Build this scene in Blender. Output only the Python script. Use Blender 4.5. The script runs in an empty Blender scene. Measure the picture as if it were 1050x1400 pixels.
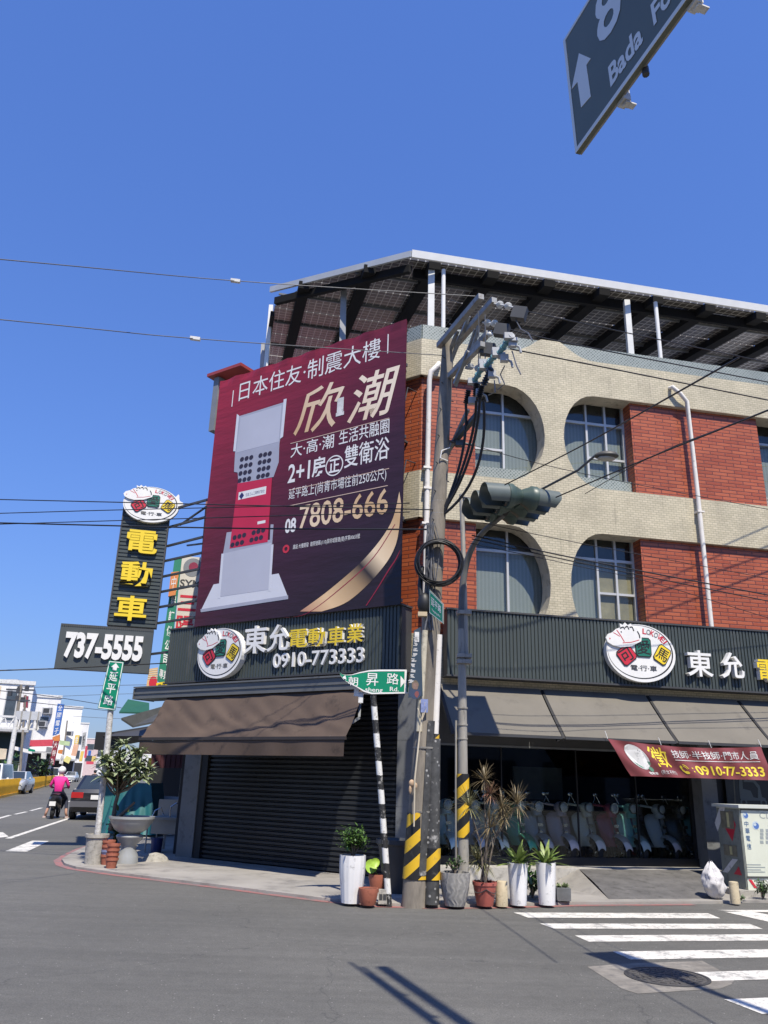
import bpy, math, random
from mathutils import Matrix, Vector, geometry, noise
R = math.radians
sc = bpy.context.scene
COL = sc.collection
random.seed(7)

# ------------------------------------------------------------------ camera, sky, sun, exposure
CAM_H, F_PX, PITCH, ROLL = 1.55, 1082.2, R(18.71), R(1.72)      # photo is 1050 x 1400
_f = Vector((0, math.cos(PITCH), math.sin(PITCH)))
_u0 = Vector((0, -math.sin(PITCH), math.cos(PITCH)))
_r0 = Vector((1, 0, 0))
CR = _r0 * math.cos(ROLL) + _u0 * math.sin(ROLL)
CU = _u0 * math.cos(ROLL) - _r0 * math.sin(ROLL)
cam_d = bpy.data.cameras.new('camera')
cam = bpy.data.objects.new('camera', cam_d)
COL.objects.link(cam)
cam_d.sensor_fit = 'VERTICAL'
cam_d.sensor_height = 36.0
cam_d.lens = F_PX / 1400 * 36.0
cam_d.clip_start = 0.05
cam_d.clip_end = 5000
cam.matrix_world = Matrix(((CR.x, CU.x, -_f.x, 0), (CR.y, CU.y, -_f.y, 0), (CR.z, CU.z, -_f.z, CAM_H), (0, 0, 0, 1)))
sc.camera = cam

SUN_AZ, SUN_EL = 160.9, 57.5                 # compass degrees from +Y towards +X
w = bpy.data.worlds.new('World')
sc.world = w
w.use_nodes = True
nt = w.node_tree
sky = nt.nodes.new('ShaderNodeTexSky')
sky.sky_type = 'NISHITA'
sky.sun_disc = False
sky.sun_elevation = R(SUN_EL)
sky.sun_rotation = R(SUN_AZ)
sky.air_density = 2.0
sky.dust_density = 0.0
sky.ozone_density = 5.0
bg = nt.nodes['Background']
bg.inputs['Strength'].default_value = 0.092
gm0 = nt.nodes.new('ShaderNodeGamma'); gm0.inputs['Gamma'].default_value = 0.72
tn0 = nt.nodes.new('ShaderNodeMix'); tn0.data_type = 'RGBA'; tn0.blend_type = 'MULTIPLY'
tn0.inputs[0].default_value = 1; tn0.inputs[7].default_value = (.66, 1.0, 2.06, 1)
nt.links.new(sky.outputs[0], gm0.inputs[0]); nt.links.new(gm0.outputs[0], tn0.inputs[6]); nt.links.new(tn0.outputs[2], bg.inputs[0])
sd = bpy.data.lights.new('sun', 'SUN')
sd.energy = 4.8
sd.angle = R(0.5)
sd.color = (1.0, 0.93, 0.80)
so = bpy.data.objects.new('sun', sd)
COL.objects.link(so)
sv = Vector((math.sin(R(SUN_AZ)) * math.cos(R(SUN_EL)), math.cos(R(SUN_AZ)) * math.cos(R(SUN_EL)), math.sin(R(SUN_EL))))
so.rotation_euler = sv.to_track_quat('Z', 'Y').to_euler()
so.location = (10, -20, 30)
sc.view_settings.view_transform = 'Standard'
sc.view_settings.look = 'None'
sc.view_settings.exposure = 0.40
sc.view_settings.gamma = 1.0
sc.cycles.max_bounces = 6
sc.cycles.transparent_max_bounces = 12

# ------------------------------------------------------------------ helpers: rays, frames
CP = Vector((0, 0, CAM_H))
def ray(px, py):
    return _f + CR * ((px - 525) / F_PX) + CU * ((700 - py) / F_PX)
def gp(px, py, z=0.0):
    d = ray(px, py)
    return CP + d * ((z - CAM_H) / d.z)
def frame(x, y, az, z=0.0):
    """local X runs along compass azimuth az, local Y to its left, Z up"""
    a = R(az)
    return Matrix(((math.sin(a), -math.cos(a), 0, x), (math.cos(a), math.sin(a), 0, y), (0, 0, 1, z), (0, 0, 0, 1)))
def on(fr, px, py, y=0.0):
    """pixel -> local (x, z) on the vertical plane local-Y = y of a frame"""
    inv = fr.inverted()
    o = inv @ CP
    d = inv.to_3x3() @ ray(px, py)
    t = (y - o.y) / d.y
    return o.x + d.x * t, o.z + d.z * t
def depth_scale(p):
    return F_PX / ((Vector(p) - CP).dot(_f))          # photo pixels per metre at a point
def at_y(px, py, Y):
    d = ray(px, py)
    return CP + d * (Y / d.y)

# ------------------------------------------------------------------ helpers: meshes and objects
WM, KIDS = {}, {}
_txt = {}
def text_geo(s, bold=0.0, ext=0.0, res=3):
    k = (s, bold, ext, res)
    if k in _txt:
        return _txt[k]
    cu = bpy.data.curves.new('t', 'FONT')
    cu.body = s
    cu.resolution_u = res
    cu.offset = bold
    cu.extrude = ext
    o = bpy.data.objects.new('t', cu)
    COL.objects.link(o)
    dg = bpy.context.evaluated_depsgraph_get()
    dg.update()
    me = o.evaluated_get(dg).to_mesh()
    vs = [tuple(v.co) for v in me.vertices]
    fs = [tuple(p.vertices) for p in me.polygons]
    o.evaluated_get(dg).to_mesh_clear()
    bpy.data.objects.remove(o)
    bpy.data.curves.remove(cu)
    xs = [v[0] for v in vs]; ys = [v[1] for v in vs]
    b = (min(xs), max(xs), min(ys), max(ys))
    _txt[k] = (vs, fs, b)
    return _txt[k]

class MB:
    def __init__(s):
        s.v = []; s.f = []; s.m = []
    def pt(s, p):
        s.v.append(tuple(p)); return len(s.v) - 1
    def face(s, idx, m=0):
        s.f.append(tuple(idx)); s.m.append(m)
    def poly(s, pts, m=0):
        s.face([s.pt(p) for p in pts], m); return s
    def box(s, x0, x1, y0, y1, z0, z1, m=0, M=None, taper=None):
        c = [(x0, y0, z0), (x1, y0, z0), (x1, y1, z0), (x0, y1, z0), (x0, y0, z1), (x1, y0, z1), (x1, y1, z1), (x0, y1, z1)]
        if taper:
            mx, my = (x0 + x1) / 2, (y0 + y1) / 2
            c = c[:4] + [(mx + (x - mx) * taper, my + (y - my) * taper, z) for x, y, z in c[4:]]
        if M is not None:
            c = [tuple(M @ Vector(p)) for p in c]
        i = len(s.v); s.v += c
        for q in ((0, 3, 2, 1), (4, 5, 6, 7), (0, 1, 5, 4), (1, 2, 6, 5), (2, 3, 7, 6), (3, 0, 4, 7)):
            s.face([i + k for k in q], m)
        return s
    def bar(s, a, b, w, h=None, m=0):
        """rectangular bar from a to b"""
        a, b = Vector(a), Vector(b); h = h or w
        d = b - a; L = d.length; d.normalize()
        up = Vector((0, 0, 1)) if abs(d.z) < .95 else Vector((0, 1, 0))
        sx = d.cross(up).normalized(); sz = sx.cross(d)
        M = Matrix(((sx.x, d.x, sz.x, a.x), (sx.y, d.y, sz.y, a.y), (sx.z, d.z, sz.z, a.z), (0, 0, 0, 1)))
        return s.box(-w / 2, w / 2, 0, L, -h / 2, h / 2, m, M)
    def tube(s, pts, r, n=8, m=0, cap=True):
        pts = [Vector(p) for p in pts]
        rs = r if isinstance(r, (list, tuple)) else [r] * len(pts)
        rings = []
        prev = None
        for i, p in enumerate(pts):
            d = (pts[min(i + 1, len(pts) - 1)] - pts[max(i - 1, 0)])
            if d.length < 1e-9: d = Vector((0, 0, 1))
            d.normalize()
            if prev is None:
                up = Vector((0, 0, 1)) if abs(d.z) < .9 else Vector((1, 0, 0))
                a = d.cross(up).normalized()
            else:
                a = (prev - d * prev.dot(d))
                a = a.normalized() if a.length > 1e-6 else d.orthogonal().normalized()
            prev = a
            b = d.cross(a)
            rings.append([s.pt(p + (a * math.cos(2 * math.pi * k / n) + b * math.sin(2 * math.pi * k / n)) * rs[i]) for k in range(n)])
        for q in range(len(rings) - 1):
            for k in range(n):
                s.face((rings[q][k], rings[q][(k + 1) % n], rings[q + 1][(k + 1) % n], rings[q + 1][k]), m)
        if cap:
            s.face(rings[0][::-1], m); s.face(rings[-1], m)
        return s
    def lathe(s, prof, c=(0, 0, 0), n=20, m=0, M=None, ripple=0, rip_n=12):
        rings = []
        for r, z in prof:
            ring = []
            for k in range(n):
                a = 2 * math.pi * k / n
                rr = r * (1 + ripple * math.cos(a * rip_n))
                p = Vector((rr * math.cos(a), rr * math.sin(a), z))
                if M is not None: p = M @ p
                ring.append(s.pt(p + Vector(c)))
            rings.append(ring)
        for q in range(len(rings) - 1):
            for k in range(n):
                s.face((rings[q][k], rings[q][(k + 1) % n], rings[q + 1][(k + 1) % n], rings[q + 1][k]), m)
        s.face(rings[0][::-1], m); s.face(rings[-1], m)
        return s
    def ball(s, c, r, nu=12, nv=8, m=0):
        r = r if isinstance(r, (tuple, list)) else (r, r, r)
        pr = []
        for j in range(nv + 1):
            a = math.pi * j / nv
            pr.append((max(math.sin(a), .01), -math.cos(a)))
        rings = [[s.pt((c[0] + r[0] * q * math.cos(2 * math.pi * k / nu), c[1] + r[1] * q * math.sin(2 * math.pi * k / nu), c[2] + r[2] * z)) for k in range(nu)] for q, z in pr]
        for q in range(nv):
            for k in range(nu):
                s.face((rings[q][k], rings[q][(k + 1) % nu], rings[q + 1][(k + 1) % nu], rings[q + 1][k]), m)
        return s
    def prism(s, loops, y0, y1, m=0, ms=None, back=True):
        """loops of (x, z); first outer, others holes; extruded from y0 (front, facing -Y) to y1"""
        ms = m if ms is None else ms
        tri = geometry.tessellate_polygon([[Vector((x, z, 0)) for x, z in lp] for lp in loops])
        flat = [p for lp in loops for p in lp]
        i0 = len(s.v)
        s.v += [(x, y0, z) for x, z in flat]
        i1 = len(s.v)
        s.v += [(x, y1, z) for x, z in flat]
        for t in tri:
            a, b, c = [flat[k] for k in t]
            ccw = (b[0] - a[0]) * (c[1] - a[1]) - (b[1] - a[1]) * (c[0] - a[0])
            if ccw < 0: t = t[::-1]
            s.face([i0 + k for k in t], m)                 # CCW in xz seen from -Y
            if back: s.face([i1 + k for k in t[::-1]], m)
        b = 0
        for li, lp in enumerate(loops):
            n = len(lp)
            area = sum(lp[k][0] * lp[(k + 1) % n][1] - lp[(k + 1) % n][0] * lp[k][1] for k in range(n))
            flip = (area < 0) != (li > 0)
            for k in range(n):
                q = (i0 + b + k, i1 + b + k, i1 + b + (k + 1) % n, i0 + b + (k + 1) % n)
                s.face(q[::-1] if flip else q, ms)
            b += n
        return s
    def flat(s, pts, y, m=0):
        return s.prism([pts], y, y + .0015, m, back=False)
    def text(s, t, x0, x1, z0, z1, y, depth=0.0, bold=0.0, m=0, warp=None, res=3, shear=0.0, rot=0.0):
        vs, fs, b = text_geo(t, bold, 0.5 if depth else 0.0, res)
        sx = (x1 - x0) / max(b[1] - b[0], 1e-6); sz = (z1 - z0) / max(b[3] - b[2], 1e-6)
        i = len(s.v)
        cx, cz = (x0 + x1) / 2, (z0 + z1) / 2
        cr, sr = math.cos(rot), math.sin(rot)
        for a, c, e in vs:
            x = x0 + (a - b[0]) * sx; z = z0 + (c - b[2]) * sz
            x += (z - z0) * shear
            if rot:
                dx, dz = x - cx, z - cz
                x, z = cx + dx * cr - dz * sr, cz + dx * sr + dz * cr
            yy = y - (e + .5) * depth if depth else y
            s.v.append(tuple(warp(x, yy, z)) if warp else (x, yy, z))
        for f in fs: s.face([i + k for k in f], m)
        return s
    def grid(s, fn, nu, nv, m=0):
        idx = [[s.pt(fn(i / nu, j / nv)) for i in range(nu + 1)] for j in range(nv + 1)]
        for j in range(nv):
            for i in range(nu):
                s.face((idx[j][i], idx[j][i + 1], idx[j + 1][i + 1], idx[j + 1][i]), m)
        return s
    def leaf(s, base, d, L, wd, droop=.3, m=0, seg=3, up=Vector((0, 0, 1)), fold=.0):
        """tapered blade from base along d"""
        d = Vector(d).normalized()
        side = d.cross(up)
        side = side.normalized() if side.length > 1e-4 else Vector((1, 0, 0))
        p = Vector(base); prev = None
        for k in range(seg + 1):
            t = k / seg
            wk = wd * (math.sin(math.pi * min(.12 + .88 * t, .999)) ** .7)
            a = s.pt(p - side * wk / 2); b = s.pt(p + side * wk / 2)
            if prev: s.face((prev[0], prev[1], b, a), m)
            prev = (a, b)
            dd = (d - up * droop * t * 1.5).normalized()
            p = p + dd * (L / seg)
        return s
    def build(s, name, mats, parent=None, M=None, smooth=None):
        me = bpy.data.meshes.new(name)
        me.from_pydata(s.v, [], s.f)
        mats = mats if isinstance(mats, (list, tuple)) else [mats]
        for mt in mats: me.materials.append(mt)
        if len(mats) > 1: me.polygons.foreach_set('material_index', s.m)
        if smooth:
            me.polygons.foreach_set('use_smooth', [True] * len(me.polygons))
            me.set_sharp_from_angle(angle=R(smooth))
        me.update()
        o = bpy.data.objects.new(name, me)
        COL.objects.link(o)
        M = M if M is not None else Matrix()
        o.matrix_basis = M
        WM[o] = M.copy()
        if parent is not None:
            o.parent = parent
            o.matrix_parent_inverse = WM[parent].inverted()
            KIDS.setdefault(parent, []).append(o)
        return o

def tag(o, label, cat, group=None, kind=None):
    if label: o['label'] = label
    if cat: o['category'] = cat
    if group: o['group'] = group
    if kind: o['kind'] = kind
    return o
def thing(name, label, cat, M, group=None):
    o = bpy.data.objects.new(name, None)
    COL.objects.link(o)
    o.empty_display_size = .2
    if not isinstance(M, Matrix): M = Matrix.Translation(Vector(M))
    o.matrix_basis = M
    WM[o] = M.copy()
    return tag(o, label, cat, group)
def struct(o):
    o['kind'] = 'structure'; return o
def clone(root, M, label=None, group=None):
    def rec(o, par):
        c = o.copy(); COL.objects.link(c)
        if par is not None:
            c.parent = par
            KIDS.setdefault(par, []).append(c)
        for k in KIDS.get(o, []): rec(k, c)
        return c
    c = rec(root, None)
    c.matrix_basis = M; WM[c] = M.copy()
    if label: c['label'] = label
    if group: c['group'] = group
    return c

# ------------------------------------------------------------------ materials
def _new(name):
    m = bpy.data.materials.new(name); m.use_nodes = True
    n = m.node_tree.nodes; l = m.node_tree.links
    return m, n, l, n['Principled BSDF']
def sh(c, k): return (min(c[0] * k, 1), min(c[1] * k, 1), min(c[2] * k, 1), 1)
def mixc(n, l, fac, a, b, mode='MIX'):
    x = n.new('ShaderNodeMix'); x.data_type = 'RGBA'; x.blend_type = mode
    for sock, v in ((x.inputs[0], fac), (x.inputs[6], a), (x.inputs[7], b)):
        if hasattr(v, 'links'): l.new(v, sock)
        else: sock.default_value = v
    return x.outputs[2]
def noise_n(n, l, vec, scale, detail=4, rough=.6):
    t = n.new('ShaderNodeTexNoise'); t.inputs['Scale'].default_value = scale
    t.inputs['Detail'].default_value = detail; t.inputs['Roughness'].default_value = rough
    if vec is not None: l.new(vec, t.inputs['Vector'])
    return t.outputs['Fac']
def ramp(n, l, fac, a, b, ca=(0, 0, 0, 1), cb=(1, 1, 1, 1)):
    r = n.new('ShaderNodeValToRGB')
    r.color_ramp.elements[0].position = a; r.color_ramp.elements[1].position = b
    r.color_ramp.elements[0].color = ca; r.color_ramp.elements[1].color = cb
    l.new(fac, r.inputs[0]); return r.outputs[0]
def scaled(n, l, sc_):
    tc = n.new('ShaderNodeTexCoord'); mp = n.new('ShaderNodeMapping')
    mp.inputs['Scale'].default_value = sc_
    l.new(tc.outputs['Object'], mp.inputs[0]); return mp.outputs[0]
def bump(n, l, p, h, strength, dist=.01):
    b = n.new('ShaderNodeBump'); b.inputs['Strength'].default_value = strength; b.inputs['Distance'].default_value = dist
    l.new(h, b.inputs['Height']); l.new(b.outputs[0], p.inputs['Normal'])
def M(name, col, rough=.6, var=.18, scale=2.5, metal=0, bmp=0, bsc=60, stain=0, stain_col=None, coat=0, streak=False):
    m, n, l, p = _new(name)
    v = scaled(n, l, (1, 1, .25) if streak else (1, 1, 1))
    f = ramp(n, l, noise_n(n, l, v, scale, 6), .3, .7)
    c = mixc(n, l, f, sh(col, 1 - var), sh(col, 1 + var))
    if stain:
        f2 = ramp(n, l, noise_n(n, l, v, scale * 2.3, 8, .7), .62 - stain * .25, .72)
        c = mixc(n, l, f2, c, stain_col or sh(col, .4))
    l.new(c, p.inputs['Base Color'])
    p.inputs['Roughness'].default_value = rough
    p.inputs['Metallic'].default_value = metal
    if coat: p.inputs['Coat Weight'].default_value = coat; p.inputs['Coat Roughness'].default_value = .08
    if bmp: bump(n, l, p, noise_n(n, l, v, bsc, 3), bmp)
    return m
def leafmat(name, col, col2):
    m, n, l, p = _new(name)
    v = scaled(n, l, (1, 1, 1))
    f = ramp(n, l, noise_n(n, l, v, 9, 3), .35, .65)
    l.new(mixc(n, l, f, (*col, 1), (*col2, 1)), p.inputs['Base Color'])
    p.inputs['Roughness'].default_value = .45
    p.inputs['Transmission Weight'].default_value = 0
    return m
def brickmat(name, c1, c2, mortar, bw, bh, ms, rough=.45, bmp=.5, swap=True, offset=.5, stain=.0, big=.25, rot=0):
    m, n, l, p = _new(name)
    tc = n.new('ShaderNodeTexCoord'); sp = n.new('ShaderNodeSeparateXYZ'); cb = n.new('ShaderNodeCombineXYZ')
    l.new(tc.outputs['Object'], sp.inputs[0])
    ad = n.new('ShaderNodeMath'); ad.operation = 'ADD'
    l.new(sp.outputs[0], ad.inputs[0]); l.new(sp.outputs[1], ad.inputs[1])
    if swap: l.new(ad.outputs[0], cb.inputs[0]); l.new(sp.outputs[2], cb.inputs[1])
    else: l.new(sp.outputs[0], cb.inputs[0]); l.new(sp.outputs[1], cb.inputs[1])
    vec = cb.outputs[0]
    if rot:
        mp = n.new('ShaderNodeMapping'); mp.inputs['Rotation'].default_value = (0, 0, rot)
        l.new(vec, mp.inputs[0]); vec = mp.outputs[0]
    b = n.new('ShaderNodeTexBrick')
    l.new(vec, b.inputs['Vector'])
    b.offset = offset
    b.inputs['Scale'].default_value = 1
    b.inputs['Brick Width'].default_value = bw; b.inputs['Row Height'].default_value = bh
    b.inputs['Mortar Size'].default_value = ms; b.inputs['Mortar Smooth'].default_value = .15
    b.inputs['Bias'].default_value = 0
    b.inputs['Color1'].default_value = (*c1, 1); b.inputs['Color2'].default_value = (*c2, 1); b.inputs['Mortar'].default_value = (*mortar, 1)
    f = ramp(n, l, noise_n(n, l, tc.outputs['Object'], 1.1, 6, .65), .3, .72)
    c = mixc(n, l, f, b.outputs['Color'], sh((1, 1, 1), 1 - big), 'MULTIPLY')
    if stain:
        v2 = scaled(n, l, (3.5, 3.5, .35))
        f2 = ramp(n, l, noise_n(n, l, v2, 1.6, 6, .7), .56, .78)
        k = n.new('ShaderNodeMath'); k.operation = 'MULTIPLY'; k.inputs[1].default_value = stain
        l.new(f2, k.inputs[0])
        c = mixc(n, l, k.outputs[0], c, sh(mortar, .45))
    l.new(c, p.inputs['Base Color'])
    p.inputs['Roughness'].default_value = rough
    if bmp:
        inv = n.new('ShaderNodeMath'); inv.operation = 'SUBTRACT'; inv.inputs[0].default_value = 1
        l.new(b.outputs['Fac'], inv.inputs[1]); bump(n, l, p, inv.outputs[0], bmp, .006)
    return m
def gradmat(name, stops, axis_pts, rough=.5, wrinkle=0):
    """linear print gradient between two local points (x, z)"""
    m, n, l, p = _new(name)
    (x0, z0), (x1, z1) = axis_pts
    dx, dz = x1 - x0, z1 - z0; L2 = dx * dx + dz * dz
    tc = n.new('ShaderNodeTexCoord')
    dt = n.new('ShaderNodeVectorMath'); dt.operation = 'DOT_PRODUCT'
    l.new(tc.outputs['Object'], dt.inputs[0]); dt.inputs[1].default_value = (dx / L2, 0, dz / L2)
    sb = n.new('ShaderNodeMath'); sb.operation = 'SUBTRACT'; sb.inputs[1].default_value = (x0 * dx + z0 * dz) / L2
    l.new(dt.outputs['Value'], sb.inputs[0])
    r = n.new('ShaderNodeValToRGB')
    while len(r.color_ramp.elements) < len(stops): r.color_ramp.elements.new(.5)
    for e, (pos, c) in zip(r.color_ramp.elements, stops): e.position = pos; e.color = (*c, 1)
    l.new(sb.outputs[0], r.inputs[0]); l.new(r.outputs[0], p.inputs['Base Color'])
    p.inputs['Roughness'].default_value = rough
    if wrinkle:
        vv = scaled(n, l, (.35, 1, 1.6)); bump(n, l, p, noise_n(n, l, vv, 2.2, 5, .55), wrinkle, .08)
    return m
def glassmat(name, tint=(.8, .85, .85), refl=1.0):
    m, n, l, p = _new(name)
    n.remove(p)
    tr = n.new('ShaderNodeBsdfTransparent'); tr.inputs[0].default_value = (*tint, 1)
    gl = n.new('ShaderNodeBsdfGlossy'); gl.inputs['Roughness'].default_value = .02
    lw = n.new('ShaderNodeLayerWeight'); lw.inputs[0].default_value = .5
    pw = n.new('ShaderNodeMath'); pw.operation = 'POWER'; pw.inputs[1].default_value = 5
    l.new(lw.outputs['Facing'], pw.inputs[0])
    k = n.new('ShaderNodeMath'); k.operation = 'MULTIPLY_ADD'; k.inputs[1].default_value = .9 * refl; k.inputs[2].default_value = .035 * refl
    l.new(pw.outputs[0], k.inputs[0])
    mx = n.new('ShaderNodeMixShader')
    l.new(k.outputs[0], mx.inputs[0]); l.new(tr.outputs[0], mx.inputs[1]); l.new(gl.outputs[0], mx.inputs[2])
    l.new(mx.outputs[0], n['Material Output'].inputs[0])
    return m

def asphaltmat():
    m, n, l, p = _new('asphalt')
    v = scaled(n, l, (1, 1, 1))
    c = mixc(n, l, ramp(n, l, noise_n(n, l, v, .22, 5, .6), .35, .68), (.102, .100, .092, 1), (.142, .138, .126, 1))
    mp = n.new('ShaderNodeMapping'); mp.inputs['Rotation'].default_value = (0, 0, R(11)); mp.inputs['Scale'].default_value = (.12, 2.2, 1)
    tc = n.new('ShaderNodeTexCoord'); l.new(tc.outputs['Object'], mp.inputs[0])
    c = mixc(n, l, ramp(n, l, noise_n(n, l, mp.outputs[0], 1.3, 8, .7), .36, .7), c, sh((.78, .78, .78), 1), 'MULTIPLY')
    sp = noise_n(n, l, v, 70, 4, .75)                       # coarse aggregate
    c = mixc(n, l, ramp(n, l, sp, .34, .66), sh((.62, .62, .62), 1), (1.35, 1.34, 1.30, 1)) if False else mixc(n, l, 1.0, c, ramp(n, l, sp, .36, .64, (.70, .70, .70, 1), (1.30, 1.29, 1.26, 1)), 'MULTIPLY')
    md = noise_n(n, l, v, 9, 6, .75)
    c = mixc(n, l, 1.0, c, ramp(n, l, md, .3, .7, (.86, .86, .86, 1), (1.13, 1.13, 1.12, 1)), 'MULTIPLY')
    for sc_, lo, hi, fac, colr in ((13, .035, .085, .75, (.46, .44, .40, 1)), (5.5, .02, .045, .8, (.55, .52, .47, 1)), (7.7, .03, .075, .75, (.035, .035, .036, 1))):
        vo = n.new('ShaderNodeTexVoronoi'); vo.inputs['Scale'].default_value = sc_; l.new(v, vo.inputs['Vector'])
        c = mixc(n, l, ramp(n, l, vo.outputs['Distance'], lo, hi, (fac, fac, fac, 1), (0, 0, 0, 1)), c, colr)
    sm = noise_n(n, l, v, 1.7, 8, .75)
    c = mixc(n, l, ramp(n, l, sm, .62, .74, (0, 0, 0, 1), (.7, .7, .7, 1)), c, (.052, .052, .052, 1))
    ck = n.new('ShaderNodeTexVoronoi'); ck.feature = 'DISTANCE_TO_EDGE'; ck.inputs['Scale'].default_value = .33
    wv = n.new('ShaderNodeVectorMath'); wv.operation = 'ADD'
    nz = n.new('ShaderNodeTexNoise'); nz.inputs['Scale'].default_value = 1.6; nz.inputs['Detail'].default_value = 6; l.new(v, nz.inputs['Vector'])
    l.new(v, wv.inputs[0]); l.new(nz.outputs['Color'], wv.inputs[1]); l.new(wv.outputs[0], ck.inputs['Vector'])
    c = mixc(n, l, ramp(n, l, ck.outputs['Distance'], .0012, .0035, (.55, .55, .55, 1), (0, 0, 0, 1)), c, (.04, .04, .04, 1))
    l.new(c, p.inputs['Base Color']); p.inputs['Roughness'].default_value = .85
    bump(n, l, p, sp, .5, .012)
    return m
def paintmat(name, col, wear=.5, under=(.12, .12, .12)):
    m, n, l, p = _new(name)
    v = scaled(n, l, (1, 1, 1))
    f = ramp(n, l, noise_n(n, l, v, 3.2, 10, .78), .66 - wear * .28, .78 - wear * .2)
    c = mixc(n, l, ramp(n, l, noise_n(n, l, v, 40, 3), .3, .7), sh(col, .85), sh(col, 1.05))
    fine = ramp(n, l, noise_n(n, l, v, 22, 6, .8), .56 - wear * .1, .66 - wear * .05, (0, 0, 0, 1), (.6, .6, .6, 1))
    l.new(mixc(n, l, fine, mixc(n, l, f, c, (*under, 1)), (*under, 1)), p.inputs['Base Color']); p.inputs['Roughness'].default_value = .7
    return m

ASPH = asphaltmat()
CONC = M('pavement_concrete', (.30, .28, .25), .85, .2, .8, bmp=.2, bsc=50, stain=.5, stain_col=(.16, .15, .14, 1))
CONC2 = M('pole_concrete', (.235, .205, .165), .85, .3, 2.5, bmp=.25, bsc=40, stain=.7, stain_col=(.10, .09, .075, 1), streak=True)
CASTC = M('cast_concrete', (.36, .34, .30), .9, .22, 6, bmp=.5, bsc=25, stain=.5)
BEIGEC = M('beige_concrete', (.50, .42, .28), .85, .15, 8, bmp=.3, stain=.3)
WPAINT = paintmat('road_white_paint', (.72, .69, .62), .55)
RPAINT = paintmat('kerb_red_paint', (.36, .13, .12), .75, (.16, .15, .14))
YPAINT = paintmat('lane_yellow_paint', (.66, .40, .05), .5)
BRICK = brickmat('red_glazed_brick', (.48, .125, .050), (.35, .075, .028), (.17, .045, .028), .34, .075, .010, .38, .6, big=.28, stain=.35)
CREAM = brickmat('cream_tile', (.64, .565, .40), (.53, .47, .325), (.36, .32, .225), .11, .046, .005, .5, .35, big=.30, stain=.8)
CREAMP = M('cream_plaster', (.50, .45, .35), .8, .15, 3, stain=.4)
GREEN_T = brickmat('green_mosaic', (.20, .25, .235), (.10, .135, .125), (.33, .36, .34), .05, .05, .010, .5, .2, rot=R(45), offset=0, big=.3, stain=.2)
PLAST = M('grey_pillar_tile', (.165, .17, .172), .5, .12, 2, stain=.4)
CLAD = M('charcoal_cladding', (.054, .066, .063), .45, .12, .9, metal=.0, stain=.15, stain_col=(.10, .105, .10, 1), streak=True)
SHUT = M('shutter_slat', (.026, .028, .031), .4, .15, 1.5, metal=.2, streak=True)
BLACK = M('black_matt', (.012, .012, .013), .6, .1)
DARKG = M('dark_grey', (.05, .05, .052), .55, .1)
MIDG = M('mid_grey', (.20, .21, .22), .5, .12)
WHITEP = M('white_paint', (.76, .75, .72), .4, .05, 4)
WHITE2 = M('white_weathered', (.66, .65, .62), .5, .12, 5, stain=.35)
YELL = M('sign_yellow', (.80, .58, .03), .4, .05)
REDP = M('sign_red', (.55, .03, .05), .4, .05)
GREENL = M('logo_green', (.02, .16, .11), .4, .06)
SIGNG = M('street_sign_green', (.005, .22, .115), .35, .06)
GALV = M('galvanised_steel', (.33, .31, .27), .5, .18, 7, metal=.1, stain=.3, streak=True)
RUSTG = M('weathered_steel', (.28, .28, .27), .55, .2, 6, metal=.3, stain=.4, stain_col=(.16, .12, .09, 1))
STEELD = M('dark_steel', (.09, .095, .10), .5, .15, 6, metal=.4)
RUBBER = M('black_cable', (.014, .014, .015), .5, .1)
WIREG = M('bare_wire', (.16, .16, .16), .4, .1, metal=.5)
PORC = M('porcelain_grey', (.30, .31, .31), .3, .1)
TEAL_I = M('porcelain_teal', (.09, .22, .25), .3, .1)
PIPE = M('pvc_pipe', (.72, .68, .62), .45, .07, 5, stain=.15)
ALU = M('aluminium_frame', (.52, .52, .51), .4, .08, metal=.2)
GLASSD = glassmat('window_glass', (.84, .87, .87), 1.2)
GLASSC = glassmat('shop_glass', (.80, .84, .84), .9)
# ------------------------------------------------------------------ the main frames
KX, KY = 0.64, 13.72
FR = frame(KX, KY, 78.8)              # right facade: X to the right, -Y towards the street
FL = frame(KX, KY, 124.0)             # chamfered facade with the billboard: X from its left end to the corner (0)
ST_AZ = -13.0                         # the left street runs along this azimuth
PV = 0.035                             # height of the pavement
def RR(px, py, y=0.0): return on(FR, px, py, y)
def LL(px, py, y=0.0): return on(FL, px, py, y)

# ------------------------------------------------------------------ ground
g = MB(); g.poly([(-1500, -1500, 0), (1500, -1500, 0), (1500, 2500, 0), (-1500, 2500, 0)])
tag(g.build('road', ASPH), 'grey worn asphalt of the crossing and both streets', 'road', kind='structure')
def kerbpts(off=0.0):
    P = [gp(113, 1161), gp(96, 1169), gp(84, 1177), gp(88, 1183), gp(104, 1188), gp(160, 1196), gp(300, 1213), gp(440, 1231), gp(520, 1238.5), gp(600, 1241), gp(700, 1239.5), gp(790, 1237)]
    return [Vector((p.x, p.y)) for p in P]
kp = kerbpts()
ua = Vector((math.sin(R(78.8)), math.cos(R(78.8)))); us = Vector((math.sin(R(ST_AZ)), math.cos(R(ST_AZ))))
far_l = kp[0] + us * 0.0 + Vector((-.15, 2.0)); 
row = [far_l + us * 60] + [far_l] + kp + [Vector((4.9, 12.55)), Vector((5.4, 12.75)) , Vector((5.4, 12.75)) + ua * 40]
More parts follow.
